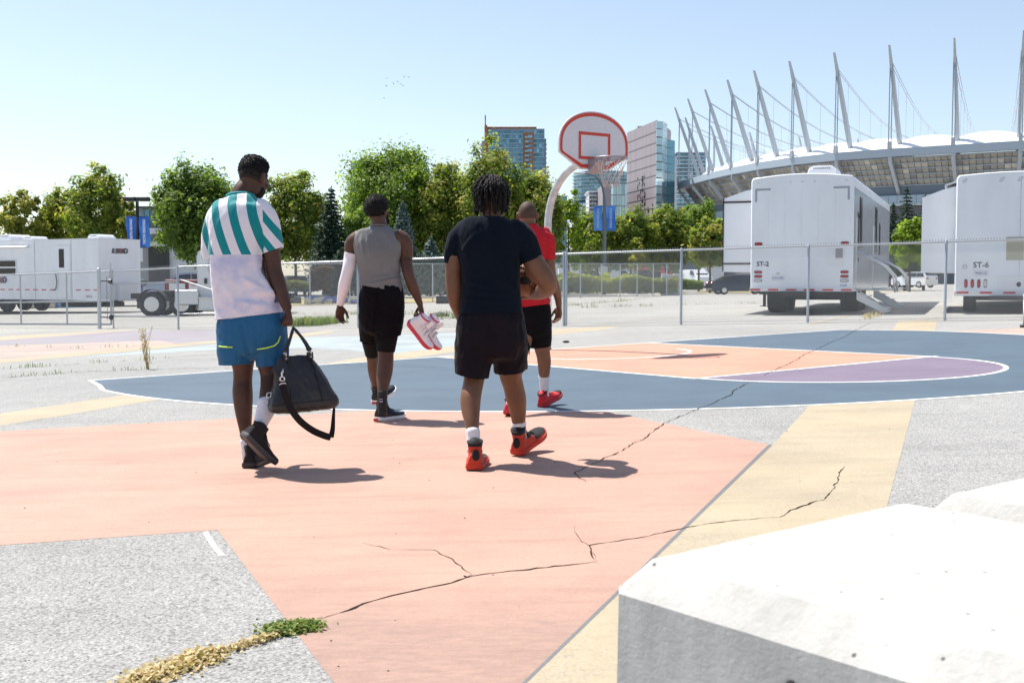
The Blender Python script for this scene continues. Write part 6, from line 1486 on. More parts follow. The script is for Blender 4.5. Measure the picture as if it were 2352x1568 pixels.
# utility cabinet by the far fence
def cabinet():
    d = 72; x = XU(1539, d); o = empty('utility_cabinet', (x, d, gz(x, d)), 'pale grey utility cabinet at the end of the hedge', 'cabinet'); m = mat('cabinet_grey', (.42, .44, .44), .5); z = ZV(629, d)
    for k in (-1, 0, 1):
        b = MB(); b.cbox((x + .38 * k, d, z / 2), (.36, .6, z - .1 + (.1 if k else 0)), .02); b.build('cabinet_door', m, o)
    b = MB(); b.box((x, d, .05), (1.3, .8, .12)); b.build('plinth', M_CONC, o)
cabinet()
# kerb blocks along the lot
M_KBLUE = mat('kerb_blue_paint', (.05, .10, .33), .7); nk = NT(M_KBLUE)
nk.base(nk.ramp(nk.noise(1.7, 6, .7, nk.mapping((1, 1, 1.5))), [(.44, (.045, .09, .32)), (.50, (.05, .10, .34)), (.53, (.46, .44, .34)), (.7, (.50, .47, .36))]))
M_KDARK = mat('kerb_dark', (.05, .055, .06), .8); M_KBEIGE = concrete_mat('kerb_beige', (.44, .40, .34), .4)
def kerb_block(u0, u1, v0, v1, m, lab, d=None):
    a = G((u0 + u1) / 2, v1); d = a.y if d is None else d; x0, x1 = XU(u0, d), XU(u1, d); g = a.z; h = (v1 - v0) / FPX * d; wd = .5; b = MB()
    pr = [(-wd / 2, 0), (wd / 2, 0), (wd / 2, h * .35), (wd * .28, h), (-wd * .28, h), (-wd / 2, h * .35)]
    b.loft([[(x0 + .03, d + y, g + z * .97) for y, z in pr], [(x0 + .08, d + y, g + z) for y, z in pr], [(x1 - .08, d + y, g + z) for y, z in pr], [(x1 - .03, d + y, g + z * .97) for y, z in pr]], True)
    tag(b.build('kerb_barrier', m), lab, 'barrier', 'low concrete barriers along the lot')
kerb_block(662, 692, 682, 697.5, M_KDARK, 'short dark concrete barrier right of the striped shirt')
kerb_block(699, 800, 681, 697.5, M_KBLUE, 'long flaking blue concrete barrier left of the white arm sleeve')
kerb_block(801, 852, 682, 697, M_KBLUE, 'blue concrete barrier partly behind the grey sleeveless top')
kerb_block(1001, 1062, 679.5, 697, M_KDARK, 'black concrete barrier left of the navy shirt')
kerb_block(50, 131, 692, 708, M_KBEIGE, 'beige concrete barrier seen under the long trailer')
kerb_block(131, 226, 694, 706, mat('kerb_flat_blue', (.04, .16, .32), .7), 'blue concrete barrier under the front of the long trailer')
kerb_block(1441, 1483, 663, 675.5, M_KBEIGE, 'lone beige concrete barrier in front of the hedge')
# ================================================================== planting
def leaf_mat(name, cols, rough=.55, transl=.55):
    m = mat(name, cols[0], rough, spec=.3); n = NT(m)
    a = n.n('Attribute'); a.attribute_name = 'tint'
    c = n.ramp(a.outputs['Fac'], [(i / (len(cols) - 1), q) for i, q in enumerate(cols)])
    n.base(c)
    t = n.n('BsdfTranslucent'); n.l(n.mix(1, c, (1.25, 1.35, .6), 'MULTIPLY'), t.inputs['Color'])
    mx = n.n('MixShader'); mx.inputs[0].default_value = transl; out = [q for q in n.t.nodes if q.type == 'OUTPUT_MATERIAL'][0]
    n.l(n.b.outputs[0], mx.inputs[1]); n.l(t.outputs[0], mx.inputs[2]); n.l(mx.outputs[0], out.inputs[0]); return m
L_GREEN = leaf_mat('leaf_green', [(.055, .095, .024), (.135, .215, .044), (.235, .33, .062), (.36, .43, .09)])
L_OLIVE = leaf_mat('leaf_olive', [(0.063, 0.109, 0.025), (0.158, 0.227, 0.042), (0.304, 0.347, 0.063), (0.546, 0.399, 0.116)])
L_GOLD = leaf_mat('leaf_gold', [(0.085, 0.114, 0.028), (0.209, 0.237, 0.048), (0.361, 0.342, 0.076), (0.570, 0.380, 0.114)])
L_LIME = leaf_mat('leaf_lime', [(.10, .16, .02), (.20, .29, .03), (.30, .40, .045), (.40, .46, .07)])
L_SPRUCE = leaf_mat('leaf_spruce', [(0.011, 0.027, 0.019), (0.025, 0.053, 0.034), (0.042, 0.084, 0.051), (0.076, 0.123, 0.076)], .6, .1)
L_BLUESP = leaf_mat('leaf_blue_spruce', [(0.045, 0.078, 0.075), (0.098, 0.158, 0.150), (0.173, 0.240, 0.232), (0.270, 0.345, 0.330)], .6, .1)
L_HEDGE = leaf_mat('leaf_hedge', [(0.062, 0.100, 0.015), (0.188, 0.237, 0.025), (0.325, 0.350, 0.035), (0.450, 0.438, 0.062)])
L_DRY = leaf_mat('grass_dry', [(.40, .30, .16), (.55, .42, .23), (.66, .52, .30), (.50, .43, .22)], .8, .2)
L_WEED = leaf_mat('weed_green', [(.07, .13, .03), (.14, .22, .05), (.24, .30, .08), (.36, .34, .14)], .7, .3)
M_BARK = mat('bark', (.085, .065, .05), .9); nb_ = NT(M_BARK); nb_.base(nb_.ramp(nb_.noise(6, 6, .7, nb_.mapping((4, 4, 1))), [(.3, (.045, .035, .028)), (.7, (.14, .11, .09))]))
def leaves_mesh(name, pos, nrm, size, tint, m, rng, aspect=.55):
    """one small bent leaf spray (two triangles) at each position"""
    n = len(pos); pos = np.asarray(pos); nrm = np.asarray(nrm); size = np.asarray(size)[:, None]
    r = rng.normal(size=(n, 3)); nn = nrm + r * .55; nn /= np.linalg.norm(nn, axis=1, keepdims=True) + 1e-9
    t = rng.normal(size=(n, 3)); t -= nn * (t * nn).sum(1, keepdims=True); t /= np.linalg.norm(t, axis=1, keepdims=True) + 1e-9; b = np.cross(nn, t)
    v = np.empty((n, 4, 3)); v[:, 0] = pos - t * size; v[:, 1] = pos + b * size * aspect + nn * size * .15; v[:, 2] = pos + t * size; v[:, 3] = pos - b * size * aspect + nn * size * .15
    me = bpy.data.meshes.new(name); me.vertices.add(n * 4); me.vertices.foreach_set('co', v.reshape(-1).astype(np.float32))
    me.loops.add(n * 4); me.loops.foreach_set('vertex_index', np.arange(n * 4, dtype=np.int32)); me.polygons.add(n); me.polygons.foreach_set('loop_start', np.arange(0, n * 4, 4, dtype=np.int32))
    me.update(calc_edges=True); at = me.attributes.new('tint', 'FLOAT', 'FACE'); at.data.foreach_set('value', np.clip(tint, 0, 1).astype(np.float32)); me.materials.append(m); return me
def crown_points(c, rad, n_clumps, per, rng, clump=.25, lobes=None, base_cut=-.75, shape=1.0):
    """clumps spread through an uneven crown volume"""
    P_, N_, S_ = [], [], []
    c = np.array(c); rad = np.array(rad); k = 0
    dirs = rng.normal(size=(n_clumps * 3, 3)); dirs /= np.linalg.norm(dirs, axis=1, keepdims=True)
    ph = rng.uniform(0, 6.28, 6)
    for d in dirs:
        if d[2] < base_cut: continue
        az = math.atan2(d[1], d[0]); el = math.asin(max(-1, min(1, d[2])))
        bump = 1 + .16 * math.sin(3 * az + ph[0]) * math.cos(2 * el + ph[1]) + .12 * math.sin(5 * az + ph[2] + 3 * el) + .10 * math.sin(7 * el + ph[3] + az)
        rr = rng.uniform(.35, 1.0) ** .45 * bump
        p = d * rad * rr
        if shape != 1.0:
            t = (p[2] / rad[2] + 1) / 2; f = (1 - max(0, min(1, t))) ** shape + .12; p[0] *= f * 1.15; p[1] *= f * 1.15
        m_ = rng.integers(int(per * .6), int(per * 1.4)); cr = clump * rng.uniform(.6, 1.35) * rad.mean()
        q = rng.normal(size=(m_, 3)) * cr * np.array([.55, .55, .5])
        P_.append(c + p + q); nd = q / (np.linalg.norm(q, axis=1, keepdims=True) + 1e-6) * .7 + d * .6 + np.array([0, 0, .35]); N_.append(nd); S_.append(np.full(m_, rng.uniform(0, .5)) + q[:, 2] / (cr + 1e-6) * .12)
        k += 1
        if k >= n_clumps: break
    return np.concatenate(P_), np.concatenate(N_), np.concatenate(S_)
def tree(label, u, d, v_top, v_bot, w_px, m, seed, trunk_px=None, group='trees beyond the lot', shape=1.0, n=170, per=70, leaf=.14, tilt=0, lean=0.0, kind='tree', clump=.20):
    rng = np.random.default_rng(seed); x = XU(u, d); g = gz(x, d); zt, zb = ZV(v_top, d), max(g + .3, ZV(v_bot, d)); rw = w_px / 2 / FPX * d; rz = (zt - zb) / 2
    o = empty('tree', (x, d, g), label, 'tree', group)
    p, nn, s = crown_points((x + lean * rw, d, zb + rz), (rw * .92, rw * .92, rz * .96), n, per, rng, clump, None, -.9, shape)
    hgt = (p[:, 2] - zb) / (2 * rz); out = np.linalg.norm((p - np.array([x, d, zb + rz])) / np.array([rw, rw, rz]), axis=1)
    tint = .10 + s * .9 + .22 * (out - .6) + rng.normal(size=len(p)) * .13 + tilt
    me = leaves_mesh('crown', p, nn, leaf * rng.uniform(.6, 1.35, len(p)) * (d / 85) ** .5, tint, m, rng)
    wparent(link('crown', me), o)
    b = MB(); r0 = max(.09, rw * .045); top = Vector((x + lean * rw, d, zb + rz * 1.3)); base = Vector((x, d, g - .1))
    b.tube([base, base.lerp(top, .3) + Vector((.1 * r0, 0, 0)), base.lerp(top, .65) + Vector((-.15 * rw * .2, 0, 0)), top], [r0 * 1.25, r0, r0 * .7, r0 * .25], 8); b.build('trunk', M_BARK, o, True)
    for k in range(7):
        t = .35 + .08 * k; s0 = base.lerp(top, t); a = k * 2.4 + seed; e = s0 + Vector((math.cos(a) * rw * .62, math.sin(a) * rw * .62, rz * .5)); b = MB()
        b.tube([s0, s0.lerp(e, .45) + Vector((0, 0, .06 * rz)), e], [r0 * .5, r0 * .3, r0 * .1], 6); b.build('limb', M_BARK, o, True)
    return o
def conifer(label, u, d, v_top, v_bot, w_px, m, seed, group='conifers beyond the lot', leaf=.15, tiers=26, dens=1.0):
    rng = np.random.default_rng(seed); x = XU(u, d); g = gz(x, d); zt, zb = ZV(v_top, d), max(g + .15, ZV(v_bot, d)); rw = w_px / 2 / FPX * d; H = zt - zb
    o = empty('conifer', (x, d, g), label, 'tree', group); P_, N_, T_ = [], [], []; bm = MB()
    for i in range(tiers):
        t = i / tiers; z = zb + H * (t ** 1.05); rr = rw * ((1 - t) ** .82) * rng.uniform(.85, 1.12) + .05; nb = int(11 + 5 * (1 - t))
        for k in range(nb):
            a = 2 * math.pi * (k + rng.uniform(-.3, .3)) / nb + i * .7; L = rr * rng.uniform(.75, 1.1); m_ = max(5, int(L / rw * 46 * dens)); q = np.linspace(.12, 1, m_) ** .8
            droop = -.18 * L * q ** 1.6 + .12 * L * np.maximum(0, q - .75)
            pts = np.stack([x + math.cos(a) * L * q, d + math.sin(a) * L * q, z + droop], 1) + rng.normal(size=(m_, 3)) * np.array([.10, .10, .05]) * (.4 + L / rw)
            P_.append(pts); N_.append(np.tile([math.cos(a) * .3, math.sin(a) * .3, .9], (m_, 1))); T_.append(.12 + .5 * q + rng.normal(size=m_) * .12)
    # leader shoots
    for k in range(14): P_.append(np.array([[x + rng.normal() * .03, d, zt - .04 * k * H * .12]])); N_.append(np.array([[0., .3, 1]])); T_.append(np.array([.6]))
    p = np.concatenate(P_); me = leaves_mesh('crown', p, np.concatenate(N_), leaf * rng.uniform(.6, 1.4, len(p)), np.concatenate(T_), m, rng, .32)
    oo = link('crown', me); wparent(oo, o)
    b = MB(); b.tube([(x, d, g - .1), (x, d, zb + H * .5), (x, d, zt + .15)], [max(.1, rw * .09), rw * .05, .012], 8); b.build('trunk', M_BARK, o, True); return o
D0 = 84
tree('golden leafed young tree above the left end of the long trailer', 62, 82, 437, 580, 140, L_GOLD, 1, n=120, per=60, clump=.15)
tree('narrow tree rising behind the roof vents of the long trailer', 146, 84, 430, 590, 92, L_OLIVE, 2, n=120, per=65, tilt=.10)
tree('rounded green tree left of the black lamp post', 226, 80, 398, 596, 142, L_OLIVE, 3, n=200, per=75, tilt=.10)
tree('tree with small golden crown leaning over the left blue banner', 297, 78, 458, 560, 44, L_GOLD, 4, n=46, per=45)
tree('large dense green tree just left of the striped shirt', 462, 76, 383, 606, 200, L_GREEN, 5, n=330, per=90, tilt=-.06)
tree('green tree between the striped shirt and the dark spruce', 680, 84, 402, 620, 146, L_OLIVE, 6, n=230, per=85, tilt=.06)
conifer('tall dark spruce left of the man in grey', 763, 78, 430, 628, 116, L_SPRUCE, 7)
tree('biggest green tree, towering over the man in grey', 906, 92, 340, 606, 240, L_GREEN, 8, n=420, per=95, tilt=.06)
tree('lower green bough tree right of the dark spruce', 826, 82, 480, 610, 84, L_GREEN, 9, n=80, per=60, tilt=.14)
tree('slender green tree between the biggest tree and the locks', 1022, 90, 383, 640, 136, L_OLIVE, 10, n=230, per=85, tilt=.10)
tree('upright green tree behind the head with locks', 1120, 88, 347, 624, 164, L_OLIVE, 11, n=300, per=90, tilt=.07)
tree('olive green tree behind the man in red', 1222, 90, 394, 632, 146, L_OLIVE, 12, n=250, per=85, tilt=.05)
conifer('blue spruce right of the man in grey', 926, 76, 463, 640, 92, L_BLUESP, 13)
conifer('low blue spruce beside the navy shirt', 990, 80, 545, 650, 84, L_BLUESP, 14, tiers=18)
tree('thin sparse tree right of the hoop pole', 1306, 92, 440, 630, 64, L_LIME, 15, n=60, per=45, tilt=-.05)
tree('broad olive tree left of the blue banners', 1372, 104, 486, 626, 112, L_OLIVE, 16, n=190, per=80, tilt=-.05)
tree('rounded olive tree right of the blue banners', 1448, 104, 488, 626, 112, L_OLIVE, 17, n=190, per=80, tilt=-.05)
tree('small bare tree in front of the olive trees', 1462, 98, 540, 640, 36, L_GOLD, 18, n=18, per=26)
tree('olive tree below the stadium struts', 1532, 106, 478, 626, 112, L_OLIVE, 19, n=190, per=80, tilt=-.03)
tree('bright green topped tree under the stadium edge', 1604, 110, 462, 618, 98, L_GREEN, 20, n=160, per=80, tilt=.06)
tree('golden olive tree touching the slide-out of trailer ST-2', 1630, 98, 498, 622, 84, L_OLIVE, 21, n=140, per=75, tilt=.12)
tree('lime green tree between the two marked trailers', 2088, 96, 506, 612, 88, L_LIME, 22, n=110, per=65, tilt=.0, group='trees between the trailers')
conifer('tall dark conifer between the two marked trailers', 2078, 118, 430, 625, 104, L_SPRUCE, 23, group='conifers between the trailers')
conifer('dark conifer at the shoulder of trailer ST-6', 2120, 122, 444, 625, 80, L_SPRUCE, 24, group='conifers between the trailers')
conifer('low dark conifer behind the side of trailer ST-2', 2048, 124, 466, 625, 64, L_SPRUCE, 25, group='conifers between the trailers')
# hedges, shrubs
def hedge(name, label, u0, u1, v0, v1, d, depth, m, seed, n, cat='hedge', leaf=.10, tilt=0.0):
    rng = np.random.default_rng(seed); x0, x1 = XU(u0, d), XU(u1, d); zt = ZV(v0, d); g = min(gz(x0, d), gz(x1, d)); zb = max(g, ZV(v1, d))
    o = empty(name, ((x0 + x1) / 2, d, g), label, cat)
    X = rng.uniform(x0, x1, n); Y = d + rng.uniform(0, depth, n); top = zt + .16 * (zt - zb) * np.sin(X * 1.9 + seed) + .10 * (zt - zb) * np.sin(X * 4.3 + Y) + (Y - d) * .03
    f = rng.uniform(0, 1, n); Z = np.where(f < .55, top - np.abs(rng.normal(size=n)) * .08, zb + (top - zb) * rng.uniform(0, 1, n)); Y = np.where(f < .55, Y, d + rng.uniform(0, .25, n))
    N = np.where((f < .55)[:, None], np.array([0, -.2, 1.0]), np.array([0, -1.0, .3]))
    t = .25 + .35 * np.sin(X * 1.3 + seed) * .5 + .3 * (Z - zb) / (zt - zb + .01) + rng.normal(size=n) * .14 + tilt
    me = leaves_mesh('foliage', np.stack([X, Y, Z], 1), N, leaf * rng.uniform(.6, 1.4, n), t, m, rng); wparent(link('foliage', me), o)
    b = MB(); b.box(((x0 + x1) / 2, d + depth / 2 + .1, (zb + zt) / 2 - .08), ((x1 - x0) * .97, depth * .8, (zt - zb) * .72)); b.build('branches', mat('twig_dark', (.03, .035, .018), .95), o); return o
hedge('hedge', 'long clipped yellow green hedge behind the fence right of the man in red', 1285, 1556, 641, 672, 71.5, 4.5, L_HEDGE, 31, 9000)
hedge('hedge', 'taller yellow shrubs at the left end of the hedge', 1278, 1400, 634, 664, 77, 3.0, L_HEDGE, 32, 4200)
hedge('hedge', 'dark ground shrubs beside the dark sedan', 1562, 1615, 646, 664, 88, 3.0, L_GREEN, 33, 2400, 'shrub')
hedge('hedge', 'dark clipped hedge behind the fence right of the striped shirt', 742, 1075, 585, 676, 74, 2.0, L_SPRUCE, 34, 9000, leaf=.16, tilt=.1)
hedge('shrub', 'reddish rounded shrub left of the dark hedge', 712, 760, 612, 668, 72.5, 2.0, leaf_mat('leaf_rust', [(.05, .02, .012), (.10, .045, .025), (.16, .08, .04), (.2, .12, .06)]), 35, 1800, 'shrub')
hedge('hedge', 'yellow low hedge beside the grey green car', 655, 742, 648, 664, 73.5, 1.5, L_HEDGE, 36, 1500)
hedge('hedge', 'low green planting behind the tractor rear wheels', 320, 455, 655, 672, 66, 1.5, L_HEDGE, 37, 2200)
# lawns
def lawn(name, pts, m, lift=.012):
    o = sheet(name, pts, m, lift, True); return o
M_LAWN = mat('lawn_dry', (.42, .32, .16), .95); nl = NT(M_LAWN); nl.base(nl.ramp(nl.noise(.5, 6, .65), [(.3, (.22, .24, .09)), (.45, (.36, .30, .14)), (.7, (.50, .37, .19))])); nl.bump(nl.noise(18, 4), .8, .05)
def dlawn(u0, u1, d0, d1, m, name): 
    return sheet(name, [(XU(u0, d0), d0), (XU(u1, d0), d0), (XU(u1, d1), d1), (XU(u0, d1), d1)], m, .02, True)
dlawn(650, 1075, 61.2, 74.5, M_LAWN, 'dry_lawn'); dlawn(1280, 1570, 92, 112, M_LAWN, 'dry_lawn'); dlawn(1960, 2140, 92, 110, M_LAWN, 'dry_lawn'); dlawn(1600, 1725, 96, 112, M_LAWN, 'dry_lawn')
# weeds: tufts in the joints of the asphalt
def tufts(name, spots, seed, h=.12, per=22, m=None, spread=.10):
    rng = np.random.default_rng(seed); V, F, T = [], [], []
    for (p, k) in spots:
        for _ in range(int(per * k)):
            a = rng.uniform(0, 6.28); b0 = np.array(p) + np.array([rng.normal() * spread, rng.normal() * spread * .6, 0]); L = h * k ** .5 * rng.uniform(.4, 1.2); lean = rng.uniform(.2, .9) * L
            t = b0 + np.array([math.cos(a) * lean, math.sin(a) * lean, L]); mid = (b0 + t) / 2 + np.array([0, 0, L * .18]); s = np.array([-math.sin(a), math.cos(a), 0]) * .004 * (1 + L * 6); i = len(V)
            V += [b0 - s, b0 + s, mid + s * .8, mid - s * .8, t]; F += [(i, i + 1, i + 2, i + 3), (i + 3, i + 2, i + 4)]; q = rng.uniform(0, 1); T += [q, q]
    me = bpy.data.meshes.new(name); me.from_pydata([tuple(v) for v in V], [], F); at = me.attributes.new('tint', 'FLOAT', 'FACE'); at.data.foreach_set('value', T); me.materials.append(m or L_WEED); o = link(name, me); return o
def along(pts, n, seed, kmin=.4, kmax=1.2):
    r = random.Random(seed); out = []
    for _ in range(n):
        i = r.randrange(len(pts) - 1); a, b = G(*pts[i]), G(*pts[i + 1]); out.append((tuple(a.lerp(b, r.random())), r.uniform(kmin, kmax)))
    return out
w = tufts('weeds', along([(0, 848), (150, 838), (330, 826), (500, 812)], 12, 1, .3, .9) + along([(0, 868), (200, 853), (420, 846), (560, 845)], 11, 2, .3, .9) + along([(0, 795), (200, 800), (330, 795)], 5, 3), 41, .075, 9); tag(w, 'small dry weeds sprouting from cracks at left of the court', 'weeds', kind='stuff')
w = tufts('weeds', along([(687, 750), (762, 742)], 60, 4, .8, 1.6), 42, .20, 26, L_WEED, .2); tag(w, 'clump of grass at the foot of the fence by the arm sleeve', 'grass', kind='stuff')
w = tufts('weeds', along([(1290, 708), (1500, 703), (1700, 698), (1800, 696)], 22, 5, .3, 1) + along([(1290, 704), (1450, 690), (1580, 676)], 26, 6) + along([(1050, 722), (660, 722)], 26, 7) + along([(990, 735), (1060, 730)], 8, 17, .8, 1.8), 43, .16, 14, L_WEED, .2); tag(w, 'scattered weeds in the seams of the lot behind the fence', 'weeds', kind='stuff')
w = tufts('weeds', along([(1985, 738), (2010, 722)], 14, 8, .4, 1.2) + along([(2010, 722), (2050, 712)], 8, 9, .3, .8), 44, .16, 10, L_DRY, .10); tag(w, 'dry weeds beside the steps of trailer ST-2', 'weeds', kind='stuff')
def mat_leaves(name, pts, n, seed, m, label, size=.008, spread=.03):
    rng = np.random.default_rng(seed); p = []
    for _ in range(n):
        i = rng.integers(len(pts) - 1); a, b = G(*pts[i]), G(*pts[i + 1]); q = a.lerp(b, rng.uniform()); p.append((q.x + rng.normal() * spread, q.y + rng.normal() * spread, q.z + abs(rng.normal()) * .008 + .004))
    me = leaves_mesh(name, p, np.tile([0, 0, 1.0], (n, 1)), size * rng.uniform(.6, 1.5, n), rng.uniform(0, 1, n), m, rng, .6); o = link(name, me); tag(o, label, 'weeds', kind='stuff'); return o
mat_leaves('weeds', [(625, 1452), (660, 1448), (715, 1440)], 1500, 46, L_WEED, 'patch of small green weeds in the crack where orange meets bare asphalt', .008, .028)
mat_leaves('straw', [(318, 1566), (380, 1545), (450, 1518), (480, 1508)], 1300, 47, L_DRY, 'thick pale straw filling the crack at bottom left', .009, .032)
mat_leaves('straw', [(480, 1508), (540, 1490), (600, 1472), (648, 1458)], 420, 48, L_DRY, 'thin trail of dry litter leading to the green weeds', .007, .014)
def pebbles():
    r = random.Random(77); b = MB()
    for _ in range(90):
        u, v = r.uniform(0, 2352), 760 + 800 * r.random() ** 1.3; p = G(u, v); s_ = r.uniform(.0015, .004) * (1 + p.y * .05); b.ball(p + Vector((0, 0, s_ * .4)), s_, 6, 4, (1, r.uniform(.6, 1.3), .6))
    tag(b.build('pebbles', mat('pebble_dark', (.07, .062, .055), .9)), 'tiny dark pebbles strewn over the painted court', 'pebbles', kind='stuff')
pebbles()
# one tall dry weed
def tall_weed():
    b = G(341, 848); o = empty('dry_weed', b, 'single tall dry weed standing left of the blue court', 'weed'); rng = np.random.default_rng(9); st = MB()
    for k in range(7): st.tube([b + Vector((rng.normal() * .02, rng.normal() * .02, 0)), b + Vector((-.02 + rng.normal() * .03, 0, .25)), b + Vector((-.06 + rng.normal() * .05, 0, .5 + rng.uniform(0, .1)))], [.006, .004, .002], 5)
    x = st.build('stem', mat('straw', (.42, .31, .15), .9), o); p = [(b.x - .01 - .07 * t + rng.normal() * .022, b.y + rng.normal() * .02, b.z + .06 + .50 * t) for t in rng.uniform(0, 1, 260)]
    me = leaves_mesh('seed_heads', p, np.tile([0, -1.0, .3], (260, 1)), .012 * rng.uniform(.5, 1.4, 260), rng.uniform(.2, .8, 260), L_DRY, rng); sh_ = wparent(link('seed_heads', me), o); sh_['kind'] = 'stuff'
tall_weed()
# debris on the lot
for u, v, lab in ((1300, 787, 'dark scrap lying on the asphalt beyond the hoop pole'), ):
    p = G(u, v); b = MB(); b.ball(p + Vector((0, 0, .02)), .04, 8, 6, (1.6, 1, .5)); tag(b.build('scrap', M_CHASS), lab, 'scrap')
p = G(1010, 727); b = MB(); rings = [[p + Vector((.32 * math.cos(a) * s, .22 * math.sin(a) * s, h + .03 * nz(math.cos(a) * 2, math.sin(a) * 2, h * 9))) for a in [2 * math.pi * i / 14 for i in range(14)]] for s, h in ((1, 0), (.95, .05), (.6, .11), (.2, .13))]; b.loft(rings, True); tag(b.build('asphalt_heap', M_CHASS, None, True), 'dark heap on the lot behind the fence left of the navy shirt', 'heap')
# ================================================================== lamp posts with banners
def banner(o, x0, x1, z0, z1, y, m, body, mirror, mt):
    b = MB(); n = 10; rows = []
    for j in range(n + 1):
        z = z0 + (z1 - z0) * j / n; sway = .06 * math.sin(j * .7) * (x1 - x0) / .6; rows.append([(x0 + (x1 - x0) * i / 6 + sway * .4, y + .05 * math.sin(i * .9 + j * .6), z) for i in range(7)])
    b.loft([r + [(p[0], p[1] + .01, p[2]) for p in r[::-1]] for r in rows], True); bo = b.build('banner', m, o, True, 60)
    c = Vector(((x0 + x1) / 2, y - .09, (z0 + z1) / 2)); xd = Vector((0, 0, -1)); yd = Vector((1, 0, 0)) if not mirror else Vector((-1, 0, 0))
    me = text_mesh(body, (x1 - x0) * .34, .004, spacing=1.05, bold=.008); me.materials.clear(); me.materials.append(mt)
    L = me.vertices; xs = [v.co.x for v in L]; k = (z1 - z0) * .80 / (max(xs) - min(xs))
    M = Matrix(((0, (1 if not mirror else -1) * 1.0, 0, c.x), (0, 0, 1, c.y), (-k, 0, 0, c.z), (0, 0, 0, 1))); me.transform(M); wparent(link('lettering', me), bo)
def lamp_left():
    d = 62; x = XU(319.5, d); g = gz(x, d); o = empty('street_lamp', (x, d, g), 'black twin-head lamp post with two blue banners at left', 'street lamp'); mk = mat('lamp_black', (.012, .012, .014), .5)
    zt = ZV(460, d); b = MB(); b.tube([(x, d, g), (x, d, zt)], [.11, .085], 12); b.build('pole', mk, o, True)
    for u0, u1 in ((290, 317), (322, 347)):
        b = MB(); a0, a1 = XU(u0, d), XU(u1, d); b.cbox(((a0 + a1) / 2, d, ZV(457.5, d)), (a1 - a0, .5, .23), .03); b.build('lamp_head', mk, o)
    mb = mat('banner_blue', (.03, .16, .58), .6); nn = NT(mb); nn.base(nn.ramp(nn.noise(.55, 3, .5), [(.42, (.02, .13, .55)), (.5, (.05, .22, .68)), (.58, (.10, .30, .75))])); mt = mat('banner_white', (.80, .82, .85), .6)
    for u0, u1, v0, v1 in ((294, 316.5, 497, 556), (323, 347, 497, 568)):
        banner(o, XU(u0, d), XU(u1, d), ZV(v1, d), ZV(v0, d), d, mb, 'CONCORD PACIFIC', False, mt)
        for v in (v0, v1): b = MB(); b.cyl((x, d, ZV(v, d)), (XU(u1 if u0 > 319 else u0, d), d, ZV(v, d)), .02, 8); b.build('banner_arm', mk, o, True)
    b = MB(); b.cbox((x + .14, d - .05, ZV(585, d)), (.22, .2, .75), .02); b.build('control_box', M_WTRIM, o)
lamp_left()
def lamp_right():
    d = 86; x = XU(1387.5, d); o = empty('street_lamp', (x, d, 0), 'grey curved street lamp with two blue banners right of the hoop', 'street lamp'); mk = mat('lamp_grey', (.13, .16, .20), .5)
    pts = [Vector((x, d, 0)), Vector((x, d, ZV(470, d)))] + [Vector((XU(u, d), d, ZV(v, d))) for u, v in ((1386.5, 450), (1383, 430), (1376, 415), (1366, 405), (1352, 400), (1338, 397.5))]
    b = MB(); b.tube(pts, [.16, .12, .10, .09, .08, .07, .06, .05], 12); b.build('pole', mk, o, True)
    b = MB(); b.cbox((XU(1330, d), d, ZV(397, d)), (.85, .3, .12), .04); b.build('lamp_head', M_WTRIM, o)
    b = MB(); b.cbox((x, d, ZV(622, d) / 2 + .4), (.5, .5, ZV(598, d) - .9), .03); b.build('base_box', mat('cabinet_grey', (.42, .44, .44), .5), o)
    mb = mat('banner_blue', (.03, .16, .58), .6); mt = mat('banner_pale', (.45, .58, .78), .6)
    for u0, u1 in ((1362.5, 1383), (1391.5, 1413)):
        banner(o, XU(u0, d), XU(u1, d), ZV(530, d), ZV(472.5, d), d, mb, 'CONCORD PACIFIC', True, mt)
        for v in (472.5, 530): b = MB(); b.cyl((x, d, ZV(v, d)), (XU(u1 if u0 > 1387 else u0, d), d, ZV(v, d)), .025, 8); b.build('banner_arm', mk, o, True)
lamp_right()
def blue_sign():
    d = 112; x = XU(1339, d); o = empty('kiosk_sign', (x, d, 0), 'blue canopy sign on a post beneath the slim tree', 'sign'); m = mat('sign_blue', (.02, .17, .55), .5); b = MB(); b.cyl((x, d, 0), (x, d, ZV(590, d)), .09, 10); b.build('post', mat('bark', (.085, .065, .05)), o)
    b = MB(); b.loft([[(x - .34, d, ZV(592, d)), (x + .34, d, ZV(592, d)), (x + .34, d + .8, ZV(592, d)), (x - .34, d + .8, ZV(592, d))], [(x - .24, d, ZV(576, d)), (x + .24, d, ZV(576, d)), (x + .24, d + .8, ZV(576, d)), (x - .24, d + .8, ZV(576, d))]], True); b.build('canopy', m, o)
blue_sign()

